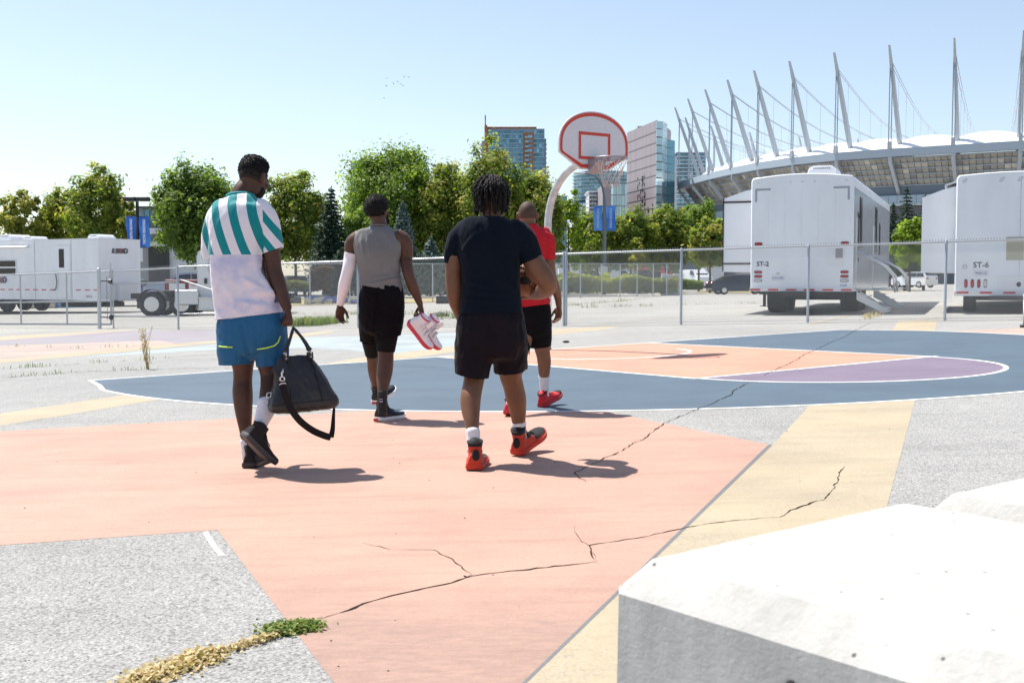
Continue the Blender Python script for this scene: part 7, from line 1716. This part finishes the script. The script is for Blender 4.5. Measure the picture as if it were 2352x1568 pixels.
# ================================================================== buildings
def glass_mat(name, a, b_, rough=.12, metal=.3):
    m = mat(name, a, rough, metal, spec=.6); n = NT(m); oi = n.n('ObjectInfo'); n.base(n.ramp(oi.outputs['Random'], [(0, a), (.45, b_), (.75, tuple((p + q) / 2 for p, q in zip(a, b_))), (1, tuple(min(1, q * 1.6) for q in b_))])); return m
G_BLUE = glass_mat('glazing_blue', (.05, .13, .20), (.16, .30, .40)); G_TEAL = glass_mat('glazing_teal', (.05, .16, .22), (.17, .34, .42)); G_PALE = glass_mat('glazing_pale', (.25, .38, .42), (.45, .58, .62)); G_DARK = glass_mat('glazing_dark', (.03, .05, .07), (.14, .18, .22))
UNIT = {}
def pane(name, parent, c, sx, sz, m, ax=(1, 0, 0), dep=.12):
    key = (m.name,)
    if key not in UNIT:
        b = MB(); b.box((0, 0, 0), (1, 1, 1)); UNIT[key] = b.mesh('pane_' + m.name, m)
    o = bpy.data.objects.new(name, UNIT[key]); COL.objects.link(o); a = Vector(ax).normalized(); y = Vector((-a.y, a.x, 0))
    M = frame3(a * sx, y * dep, Vector((0, 0, sz))).to_4x4(); M.translation = Vector(c)
    o.parent = parent; o.matrix_parent_inverse = parent_matrix(parent).inverted(); o.matrix_local = M   # local part in world units
    o.matrix_basis = M; return o
def slab(name, parent, x0, x1, y0, y1, z0, z1, m):
    b = MB(); b.box(((x0 + x1) / 2, (y0 + y1) / 2, (z0 + z1) / 2), (x1 - x0, y1 - y0, z1 - z0)); return b.build(name, m, parent)
def tower_orange():
    d = 700; X = lambda u: XU(u, d); Z = lambda v: ZV(v, d); o = empty('apartment_tower', (X(1180), d, 0), 'blue glass apartment tower with orange brick strips left of the hoop', 'building')
    mo = mat('brick_orange', (.36, .13, .05), .8); mc = mat('frame_grey_blue', (.20, .27, .32), .6); mb = mat('balcony_glass', (.22, .40, .45), .15, .2); mw = mat('concrete_light', (.55, .56, .56), .7)
    slab('wall', o, X(1119), X(1250), d, d + 26, 0, Z(296), mc); slab('wall', o, X(1250), X(1254), d + 1, d + 26, 0, Z(318), mc)
    slab('brick_strip', o, X(1113.5), X(1119.5), d - 1.2, d + 24, 0, Z(288), mo); slab('roof_parapet', o, X(1119), X(1232), d + 2, d + 20, Z(296), Z(290.5), mo)
    slab('brick_strip', o, X(1202), X(1225), d - .6, d + 2, 0, Z(306), mo)
    b = MB(); b.cyl((X(1115), d + 3, Z(289)), (X(1115), d + 3, Z(263)), .35, 6); b.build('antenna', M_CHASS, o)
    fl = 10.55; v = 299.0; i = 0
    while v < 425:
        top = v + .8; bot = v + fl - 2.2; zc = (Z(top) + Z(bot)) / 2; h = Z(top) - Z(bot)
        cols = [1121, 1127.5, 1134, 1141, 1148, 1155.5, 1163, 1170, 1177, 1184, 1191, 1197, 1202] if i else [1121, 1130, 1139, 1148, 1160, 1172, 1184, 1194, 1202]
        for a, b_ in zip(cols, cols[1:]): pane('window', o, (X((a + b_) / 2), d - .05, zc), X(b_ - .7) - X(a), h, G_BLUE)
        for a, b_ in ((1226, 1232), (1232, 1238), (1238, 1244), (1244, 1249.5)): pane('window', o, (X((a + b_) / 2), d - .05, zc), X(b_ - .6) - X(a), h, G_BLUE)
        if i >= 1:
            pane('window', o, (X(1209), d - .75, zc), X(1212.5) - X(1205.5), h * .85, G_DARK); pane('window', o, (X(1217.5), d - .75, zc), X(1222) - X(1213), h * .85, G_BLUE)
            pane('balcony', o, (X(1209.5), d - 1.4, Z(bot) + .5), X(1214) - X(1205), 1.2, mb, dep=1.4)
        pane('spandrel', o, (X(1160), d - .35, Z(v + fl - 1.2)), X(1202) - X(1119), .55, mb, dep=.6)
        pane('spandrel', o, (X(1237.5), d - .35, Z(v + fl - 1.2)), X(1252 if i > 1 else 1250) - X(1226), .55, mb, dep=.6)
        if i >= 2:
            pane('balcony', o, (X(1108.5), d + 8, Z(bot + 1.5)), X(1114) - X(1103), .7, mw, dep=10); pane('window', o, (X(1110), d + 8, zc), X(1113.5) - X(1106.5), h * .8, G_BLUE, dep=8)
            pane('balcony', o, (X(1253.5), d + 6, Z(bot + 1.5)), X(1255.5) - X(1251), .5, mw, dep=8)
        v += fl; i += 1
tower_orange()
def stack_tower(name, label, d, u0, u1, vt, vb, fl, wall, glass, cols, balc=None, depth=18, roof=None):
    X = lambda u: XU(u, d); Z = lambda v: ZV(v, d); o = empty(name, (X((u0 + u1) / 2), d, 0), label, 'building')
    slab('wall', o, X(u0), X(u1), d, d + depth, 0, Z(vt), wall)
    if roof: slab('roof', o, X(u0) - .6, X(u1) + .6, d - 1, d + depth, Z(vt), Z(vt - 2), roof)
    v = vt + 1.2
    while v < vb:
        zc = (Z(v) + Z(v + fl * .68)) / 2; h = Z(v) - Z(v + fl * .68)
        for k in range(cols):
            a = u0 + (u1 - u0) * (k + .08) / cols; b_ = u0 + (u1 - u0) * (k + .92) / cols; pane('window', o, (X((a + b_) / 2), d - .05, zc), X(b_) - X(a), h, glass)
        if balc:
            a, b_ = balc; pane('balcony', o, (X((a + b_) / 2), d - 1.0, Z(v + fl * .80)), X(b_) - X(a), h * .22, M_WTRIM, dep=2.4)
        v += fl
    return o
wg = mat('wall_grey', (.34, .36, .40), .7); ww_ = mat('wall_white', (.60, .62, .65), .7); wd_ = mat('wall_slate', (.16, .19, .23), .7); wb = mat('wall_bluegrey', (.24, .32, .38), .6)
stack_tower('apartment_tower', 'terraced glass apartment block behind the biggest tree', 640, 808, 872, 372, 470, 9.5, wg, G_TEAL, 6, (795, 830), roof=mat('roof_red', (.30, .06, .05), .7))
o = stack_tower('apartment_tower', 'rounded roofed apartment block between the tall trees', 660, 996, 1047, 381, 420, 9.0, wd_, G_PALE, 6, None, roof=mat('roof_brown', (.16, .13, .12), .7))
stack_tower('office_block', 'pale blue office block low behind the slim tree', 520, 1279, 1302, 450, 560, 8, wb, G_TEAL, 3)
stack_tower('apartment_tower', 'grey apartment block right of the slim tree', 470, 1322, 1352, 466, 560, 9, wd_, G_PALE, 4)
stack_tower('apartment_tower', 'white apartment block with long balconies behind the left banner', 430, 1352, 1388, 441, 540, 9.2, ww_, G_DARK, 5, (1344, 1368), roof=M_WTRIM)
stack_tower('apartment_tower', 'teal glass tower behind the stadium masts', 620, 1552, 1618, 352, 470, 8.8, wd_, G_TEAL, 7, (1552, 1618), roof=mat('roof_frame', (.40, .44, .50), .6))
def round_tower():
    d = 520; o = empty('apartment_tower', (XU(1385, d), d, 0), 'round teal glass tower behind the basketball net', 'building'); zt = ZV(391, d); rad = (XU(1452, d) - XU(1318, d)) / 2; cx_ = XU(1385, d); cy_ = d + rad
    b = MB(); b.tube([(cx_, cy_, 0), (cx_, cy_, zt)], rad * .95, 40); b.build('core', mat('frame_grey_blue', (.20, .27, .32), .6), o, True, 40)
    fl = 8.2; v = 392
    while v < 520:
        z0, z1 = ZV(v + fl * .72, d), ZV(v + .4, d)
        for k in range(18):
            a = math.pi * (1.02 + .96 * (k + .5) / 18); c = (cx_ + math.cos(a) * rad * .965, cy_ + math.sin(a) * rad * .965, (z0 + z1) / 2)
            if XU(1312, d) < c[0] < XU(1440, d): pane('window', o, c, rad * .155, z1 - z0, G_TEAL, (-math.sin(a), math.cos(a), 0), .3)
        b = MB(); ring = [(cx_ + math.cos(math.pi * (1 + i / 16)) * rad * 1.03, cy_ + math.sin(math.pi * (1 + i / 16)) * rad * 1.03) for i in range(17)]
        b.loft([[(x, y, z0 - .5) for x, y in ring], [(x, y, z0 - .1) for x, y in ring]], True); b.build('balcony', mat('balcony_edge', (.42, .48, .50), .5), o)
        v += fl
round_tower()
def casino():
    d = 400; X = lambda u, dd=0: XU(u, d + dd); o = empty('hotel_tower', (X(1490), d, 0), 'mauve panelled hotel tower with glass corner and scattered slot windows', 'building')
    mp = mat('panel_mauve', (.30, .265, .285), .55); n = NT(mp); n.base(n.mix(1, (.30, .265, .285), n.ramp(n.noise(.12, 4, .6, n.mapping((3, 3, .3))), [(.3, .88), (.7, 1.08)]), 'MULTIPLY'))
    # stone face recedes to the left: near corner at u=1505
    A = Vector((X(1505), d, 0)); B = Vector((XU(1438, d + 34), d + 34, 0)); zt = ZV(276, d); ax = (B - A).normalized(); L = (B - A).length; nrm = Vector((ax.y, -ax.x, 0)); nrm = nrm if nrm.y < 0 else -nrm
    C = A + Vector((8, 20, 0)); b = MB(); b.prism([A, B, B + Vector((6, 30, 0)), C + Vector((1, 8, 0))], (0, 0, zt)); b.build('wall', mp, o)
    ml = mat('panel_joint', (.235, .21, .225), .7)
    for i in range(1, 15):
        z = zt * i / 15; pane('panel_joint', o, A.lerp(B, .5) + nrm * .05 + Vector((0, 0, z)), L, .22, ml, ax, .15)
    r = random.Random(8); used = set()
    for k in range(330):
        t = r.choice((.10, .22, .26, .34, .38, .42, .46, .50, .56, .60, .66, .74, .80, .86)); zf = r.uniform(.03, .68) * (1.0 if .3 < t < .62 else .72)
        q = (round(t * 40), round(zf * 64))
        if q in used or len(used) > 210: continue
        used.add(q); pane('slot_window', o, A.lerp(B, q[0] / 40) + nrm * .06 + Vector((0, 0, zt * q[1] / 64)), .34, 1.15, M_GLASS, ax, .2)
    # glass corner and glass side
    G1 = A + Vector((2.1, 1.2, 0)); 
    for i in range(20):
        z0, z1 = zt * i / 20, zt * (i + 1) / 20 - .35
        pane('window', o, (A + G1) / 2 + Vector((0, -.1, (z0 + z1) / 2)), (G1 - A).length, z1 - z0, G_PALE, G1 - A, .4)
        G2 = G1 + Vector((2.6, 7, 0)); pane('window', o, (G1 + G2) / 2 + Vector((0, 0, (z0 + z1) / 2)), (G2 - G1).length, z1 - z0 + .2, G_PALE, G2 - G1, .4)
        if i < 18: G3 = G2 + Vector((3.2, 2.5, 0)); pane('window', o, (G2 + G3) / 2 + Vector((0, 0, (z0 + z1) / 2)), (G3 - G2).length, z1 - z0 + .2, G_TEAL, G3 - G2, .4)
    b = MB(); b.prism([G1 + Vector((.3, .6, 0)), G2 + Vector((0, .6, 0)), G2 + Vector((3.2, 3.2, 0)), C + Vector((1, 8, 0)), A + Vector((.3, 1.5, 0))], (0, 0, zt * .9)); b.build('core', mat('frame_grey_blue', (.20, .27, .32), .6), o)
    slab('roof_plant', o, X(1465, 20), X(1482, 20), d + 24, d + 34, zt * .98, zt * 1.02, wg)
    # lower wing to the left
    w0, w1 = X(1386), X(1439); zz = ZV(419, d); slab('wing_wall', o, w0, w1, d + 6, d + 30, 0, zz, mp)
    for i in range(9):
        for k in range(6):
            pane('window', o, (XU(1402, d + 6) + (k + .5) * (XU(1439, d + 6) - XU(1402, d + 6)) / 6, d + 5.9, zz * (i + .5) / 9), (XU(1439, d + 6) - XU(1402, d + 6)) / 6 - .15, zz / 9 - .3, G_PALE)
casino()
def left_block():
    d = 100; X = lambda u: XU(u, d); Z = lambda v: ZV(v, d); o = empty('sales_building', (X(380), d, 0), 'grey modern building with dark roller door behind the left banners', 'building')
    mg = mat('facade_grey', (.30, .32, .34), .7); mwh = mat('facade_white', (.62, .64, .68), .6); mdk_ = mat('door_charcoal', (.055, .06, .062), .7)
    slab('wall', o, X(322), X(402), d, d + 12, 0, Z(478), mg); slab('side_wall', o, X(400), X(505), d - 1.5, d + 10, 0, Z(550), mwh)
    slab('roof', o, X(318), X(408), d - .8, d + 12, Z(478), Z(475), mdk_)
    for a, b_ in ((330, 336), (336.5, 348), (349, 360), (361, 375), (376, 392)): pane('window', o, (X((a + b_) / 2), d - .06, Z(502)), X(b_ - .6) - X(a), Z(482) - Z(522), G_TEAL if a < 345 else G_DARK)
    slab('canopy', o, X(330), X(402), d - 1.8, d, Z(538), Z(526), mwh); slab('canopy', o, X(330), X(402), d - 1.0, d - .1, Z(566), Z(556), mwh)
    for i in range(5): pane('louvre', o, (X(382), d - .2, Z(544 + 3 * i)), X(400) - X(364), .07, mdk_)
    slab('roller_door', o, X(345), X(399), d - .25, d - .1, 0, Z(567), mdk_); slab('downpipe', o, X(399.5), X(403), d - 1.8, d - .9, 0, Z(555), mdk_)
left_block()
def sliver():
    d = 330; o = empty('apartment_tower', (XU(2352, d), d, 0), 'pale balcony edges of a tower at the right picture edge', 'building'); x0 = XU(2347.5, d); slab('wall', o, x0 + .9, x0 + 14, d, d + .8, 0, ZV(120, d), wb)
    v = 160
    while v < 430:
        b = MB(); z = ZV(v, d); ring = [(x0 + .1 + 1.2 * (1 - math.cos(a)) - .6, d - .8 + 3 * math.sin(a)) for a in [math.pi * i / 8 for i in range(9)]] + [(x0 + 8, d + 3), (x0 + 8, d - .8)]
        b.loft([[(x, y, z) for x, y in ring], [(x, y, z + .4) for x, y in ring]], True); b.build('balcony', M_WTRIM, o); pane('window', o, (x0 + 2, d - .1, z + 1.6), 3, 1.6, G_TEAL); v += 13.6
sliver()
# ================================================================== stadium
def stadium():
    h = 37.1; pts = [(131.5, 295), (117.5, 304), (103.5, 313), (91.5, 323), (82.1, 335.5), (75, 350), (70, 366), (66, 384), (63.2, 403), (61.5, 423)]
    # rest of the ring: continue the curve round as an ellipse-like loop
    c = Vector((168, 392)); left = pts[-1]; ring = [Vector(p) for p in pts[::-1]]            # from far left towards near right
    rest = []
    a0, a1 = math.atan2(pts[0][1] - c.y, pts[0][0] - c.x), math.atan2(left[1] - c.y, left[0] - c.x)
    r0, r1 = (Vector(pts[0]) - c).length, (Vector(left) - c).length
    span = (2 * math.pi - ((a0 - a1) % (2 * math.pi))); n = 20
    for i in range(1, n):
        t = i / n; a = a0 + span * t; rr = r0 + (r1 - r0) * t + 22 * math.sin(math.pi * t); rest.append(c + Vector((math.cos(a), math.sin(a))) * rr)
    loop = ring + rest; N = len(loop); V3 = lambda p, z: Vector((p.x, p.y, z))
    o = empty('stadium', (c.x, c.y, 0), 'stadium with leaning white masts, cables and white cushion roof', 'stadium')
    ms = mat('steel_pale_grey', (.42, .46, .50), .5, .1); mbm = mat('ring_beam_grey', (.36, .43, .50), .5); mroof = mat('roof_membrane', (.86, .86, .86), .5); mcab = mat('cable_grey', (.30, .34, .40), .5)
    def inward(i, k): p = loop[i % N]; d = (c - p).normalized(); return p + d * k
    # ring beam, as one box girder per bay
    for i in range(N):
        if not (i < 13 or i > N - 4): continue
        p, q = loop[i], loop[(i + 1) % N]; pi_, qi = inward(i, 4), inward(i + 1, 4); b = MB()
        b.loft([[V3(p, h - 2.2), V3(p, h), V3(pi_, h), V3(pi_, h - 2.0)], [V3(q, h - 2.2), V3(q, h), V3(qi, h), V3(qi, h - 2.0)]], True); b.build('ring_beam', mbm, o)
    tops = []
    for i in range(N):
        base = inward(i, 9.5); p = loop[i]; d = (c - p).normalized(); top = p - d * 1.2; zt = h + 27.8
        b = MB(); t = d; s = Vector((-d.y, d.x)); rings = []
        for f, wd in ((0, 1.0), (.35, .95), (.8, .75), (1, .42)):
            cc = base.lerp(top, f); z = h - 2.5 + (zt - h + 2.5) * f; rings.append([V3(cc + s * wd * .5 + d * wd * .7, z), V3(cc - s * wd * .5 + d * wd * .7, z), V3(cc - s * wd * .5 - d * wd * .7, z), V3(cc + s * wd * .5 - d * wd * .7, z)])
        b.loft(rings, True); b.build('mast', ms, o); tops.append(V3(base.lerp(top, .86), h - 2.5 + (zt - h + 2.5) * .86))
        if i < 13 or i > N - 3:
            hz = base.lerp(top, .84)
            for sg in (-1, 1):
                b = MB(); e = Vector((-d.y, d.x)) * .35 * sg; b.cyl(V3(hz + e, h - 2.5 + (zt - h + 2.5) * .84), V3(p + d * .3 + e, h + .3), .16, 5); b.build('hanger', mcab, o)
            b = MB(); b.box(V3(p + d * .3, h + .8), (1.0, 1.0, 2.2), rotz(math.atan2(d.y, d.x))); b.build('anchor', ms, o)
    # radial cables with droppers towards the centre ring
    for i in range(N):
        A = tops[i]; hub = c + (loop[i] - c).normalized() * 30; E = V3(hub, h + 9); pa = []
        for k in range(13): t = k / 12; pa.append(A.lerp(E, t) - Vector((0, 0, 9.5 * math.sin(math.pi * t) * (1 - .25 * t))))
        for sg in (-1, 1):
            e = Vector((-(c - loop[i]).normalized().y, (c - loop[i]).normalized().x)) * .28 * sg; b = MB(); b.tube([q + Vector((e.x, e.y, 0)) for q in pa], .10, 4, False); b.build('cable', mcab, o)
        for k in range(1, 10):
            b = MB(); b.cyl(pa[k], Vector((pa[k].x, pa[k].y, h + 2)), .035, 4); b.build('dropper', mcab, o)
    # roof cushions: one puffed bay between each pair of masts
    for i in range(N):
        b = MB(); rows = []; m_ = 9; q = 8
        for a in range(m_ + 1):
            t = a / m_; row = []
            for k in range(q + 1):
                f = k / q; p = loop[i].lerp(loop[(i + 1) % N], f); cc = p.lerp(c, .028 + t * .62); puff = math.sin(math.pi * f) ** .7 * (1.3 - .5 * t) * min(1, .25 + t * 6); row.append((cc.x, cc.y, h - .4 + puff + 3.4 * min(1, t * 8) ** .6 + 2 * t))
            rows.append(row)
        b.loft(rows, False, False); b.build('roof_cushion', mroof, o, True)
    # facade under the ring: inward sloping panes between struts, then gutter wall and skirt
    mf = glass_mat('facade_cushion', (.19, .19, .195), (.37, .345, .31), .35, .1)
    nr, nc = 5, 9; zlo = h - 9.6; cnt = 0
    for i in range(0, 12):
        p, q = loop[i], loop[(i + 1) % N]; P0, Q0 = inward(i, 3), inward(i + 1, 3); P1, Q1 = inward(i, 8), inward(i + 1, 8)
        def W2(f, t): a = P0.lerp(Q0, f); b_ = P1.lerp(Q1, f); cc = a.lerp(b_, t); return V3(cc, h - 2.4 + (zlo - h + 2.4) * t)
        dl = .035
        for r_ in range(nr):
            for k in range(nc):
                b = MB(); f0, f1, t0, t1 = (k + dl) / nc, (k + 1 - dl) / nc, (r_ + .03) / nr, (r_ + .92) / nr; e = W2((f0 + f1) / 2, (t0 + t1) / 2); nn = (W2(f1, t0) - W2(f0, t0)).cross(W2(f0, t1) - W2(f0, t0)).normalized(); nn = nn if nn.y < 0 else -nn
                fx, tx = (f0 + f1) / 2, (t0 + t1) / 2
                b.add([W2(f0, t0), W2(fx, t0), W2(f1, t0), W2(f0, tx), e + nn * .45, W2(f1, tx), W2(f0, t1), W2(fx, t1), W2(f1, t1)], [(0, 1, 4, 3), (1, 2, 5, 4), (3, 4, 7, 6), (4, 5, 8, 7)])
                cnt += 1; b.build('facade_pane', mf, o, True)
        b = MB(); b.poly([W2(0, 0) + Vector((0, .4, 0)), W2(1, 0) + Vector((0, .4, 0)), W2(1, 1) + Vector((0, .4, 0)), W2(0, 1) + Vector((0, .4, 0))]); b.build('facade_backing', mat('facade_frame', (.12, .15, .20), .6), o)
        for t in [j / nr for j in range(nr + 1)]:
            b = MB(); b.cyl(W2(0, t) + Vector((0, -.3, 0)), W2(1, t) + Vector((0, -.3, 0)), .16, 5); b.build('facade_rail', mbm, o)
        b = MB(); a0_, a1_ = W2(0, 1), W2(1, 1); b.poly([a0_, a1_, a1_ + Vector((0, 0, -3)), a0_ + Vector((0, 0, -3))]); b.build('gutter_wall', mat('gutter_blue_grey', (.15, .19, .24), .6), o)
        k0, k1 = V3(inward(i, 6.5), zlo - 2.8), V3(inward(i + 1, 6.5), zlo - 2.8)
        for k in range(6):
            b = MB(); g0, g1 = k0.lerp(k1, (k + .02) / 6), k0.lerp(k1, (k + .98) / 6); b.loft([[g0, g1, g1 + Vector((0, 0, -2.6)), g0 + Vector((0, 0, -2.6))], [g0 + Vector((0, 1, 0)), g1 + Vector((0, 1, 0)), g1 + Vector((0, 1, -2.6)), g0 + Vector((0, 1, -2.6))]], True); b.build('skirt_panel', mat('skirt_blue', (.33, .42, .50), .5), o)
        b = MB(); w0, w1 = V3(inward(i, 9), 0), V3(inward(i + 1, 9), 0); b.poly([w0, w1, w1 + Vector((0, 0, zlo - 5.4)), w0 + Vector((0, 0, zlo - 5.4))]); b.build('lower_wall', mat('lower_wall_grey', (.13, .135, .15), .7), o)
    # struts: a raking prop outside each mast and an upright
    for i in range(0, 13):
        p = loop[i]; d = (c - p).normalized(); s = Vector((-d.y, d.x)); a = V3(p + d * .5, h - 2); e = V3(inward(i, 9), zlo - 3.2); b = MB()
        b.loft([[a + V3(s, 0) * .5, a - V3(s, 0) * .5, a - V3(s, 0) * .5 + Vector((0, 0, -1.6)), a + V3(s, 0) * .5 + Vector((0, 0, -1.6))], [e + V3(s, 0) * .4, e - V3(s, 0) * .4, e - V3(s, 0) * .4 + Vector((0, 0, -1)), e + V3(s, 0) * .4 + Vector((0, 0, -1))]], True); b.build('raking_strut', ms, o)
        a = V3(inward(i, 6), h - 3.2); e = V3(inward(i, 9.5), zlo - 3); b = MB(); b.loft([[a + V3(s, 0) * .9, a - V3(s, 0) * .9, a - V3(s, 0) * .9 + V3(d, 0) * 1.6, a + V3(s, 0) * .9 + V3(d, 0) * 1.6], [e + V3(s, 0) * .5, e - V3(s, 0) * .5, e - V3(s, 0) * .5 + V3(d, 0), e + V3(s, 0) * .5 + V3(d, 0)]], True); b.build('upright_strut', ms, o)
stadium()
# ================================================================== small things
def birds():
    m = mat('bird_dark', (.22, .23, .26), .8); d = 160; k = 0
    BL = ['upper left bird of the small flock in the sky', 'second bird from the right at the top of the flock', 'top right bird of the small flock', 'bird in the middle of the small flock', 'bird left of centre in the lower row of the flock', 'bird right of centre in the lower row of the flock', 'lower left bird of the small flock', 'lower right bird of the small flock', 'lone bird well below the rest of the flock']
    def cc(x, y): return ((1500 + x * .08503) / 1.7415, (280 + y * .08503) / 1.7415)
    for (x, y) in ((550, 390), (1365, 335), (1595, 325), (1070, 535), (865, 665), (1210, 665), (535, 730), (1305, 760), (425, 1335)):
        u, v = cc(x, y); c = P(u, v, d); b = MB(); s = .34; t = .25 * math.sin(k * 1.9); k += 1
        b.add([c + Vector((-s * .16, 0, .02)), c + Vector((0, 0, .05)), c + Vector((s * .2, 0, -.02)), c + Vector((0, 0, -.05)), c + Vector((-s * .7, .25, .16 + t)), c + Vector((s * .6, -.25, -.12 + t))], [(0, 1, 2, 3), (0, 4, 1), (1, 4, 3), (1, 5, 2), (2, 5, 3)])
        tag(b.build('bird', m), BL[k - 1], 'bird', 'flock of birds in the sky')
birds()
def edge_post():
    p = G(2351, 752); o = empty('court_post', p, 'pale post cut by the right picture edge beyond the court', 'post'); b = MB(); b.cyl(p + Vector((.06, 0, 0)), p + Vector((.06, 0, .62)), .07, 12); b.build('pole', mat('post_pink_white', (.60, .50, .52), .5), o, True)
    b = MB(); b.cyl(p + Vector((.06, 0, 0)), p + Vector((.06, 0, .05)), .12, 12); b.build('base', M_CHASS, o, True)
edge_post()
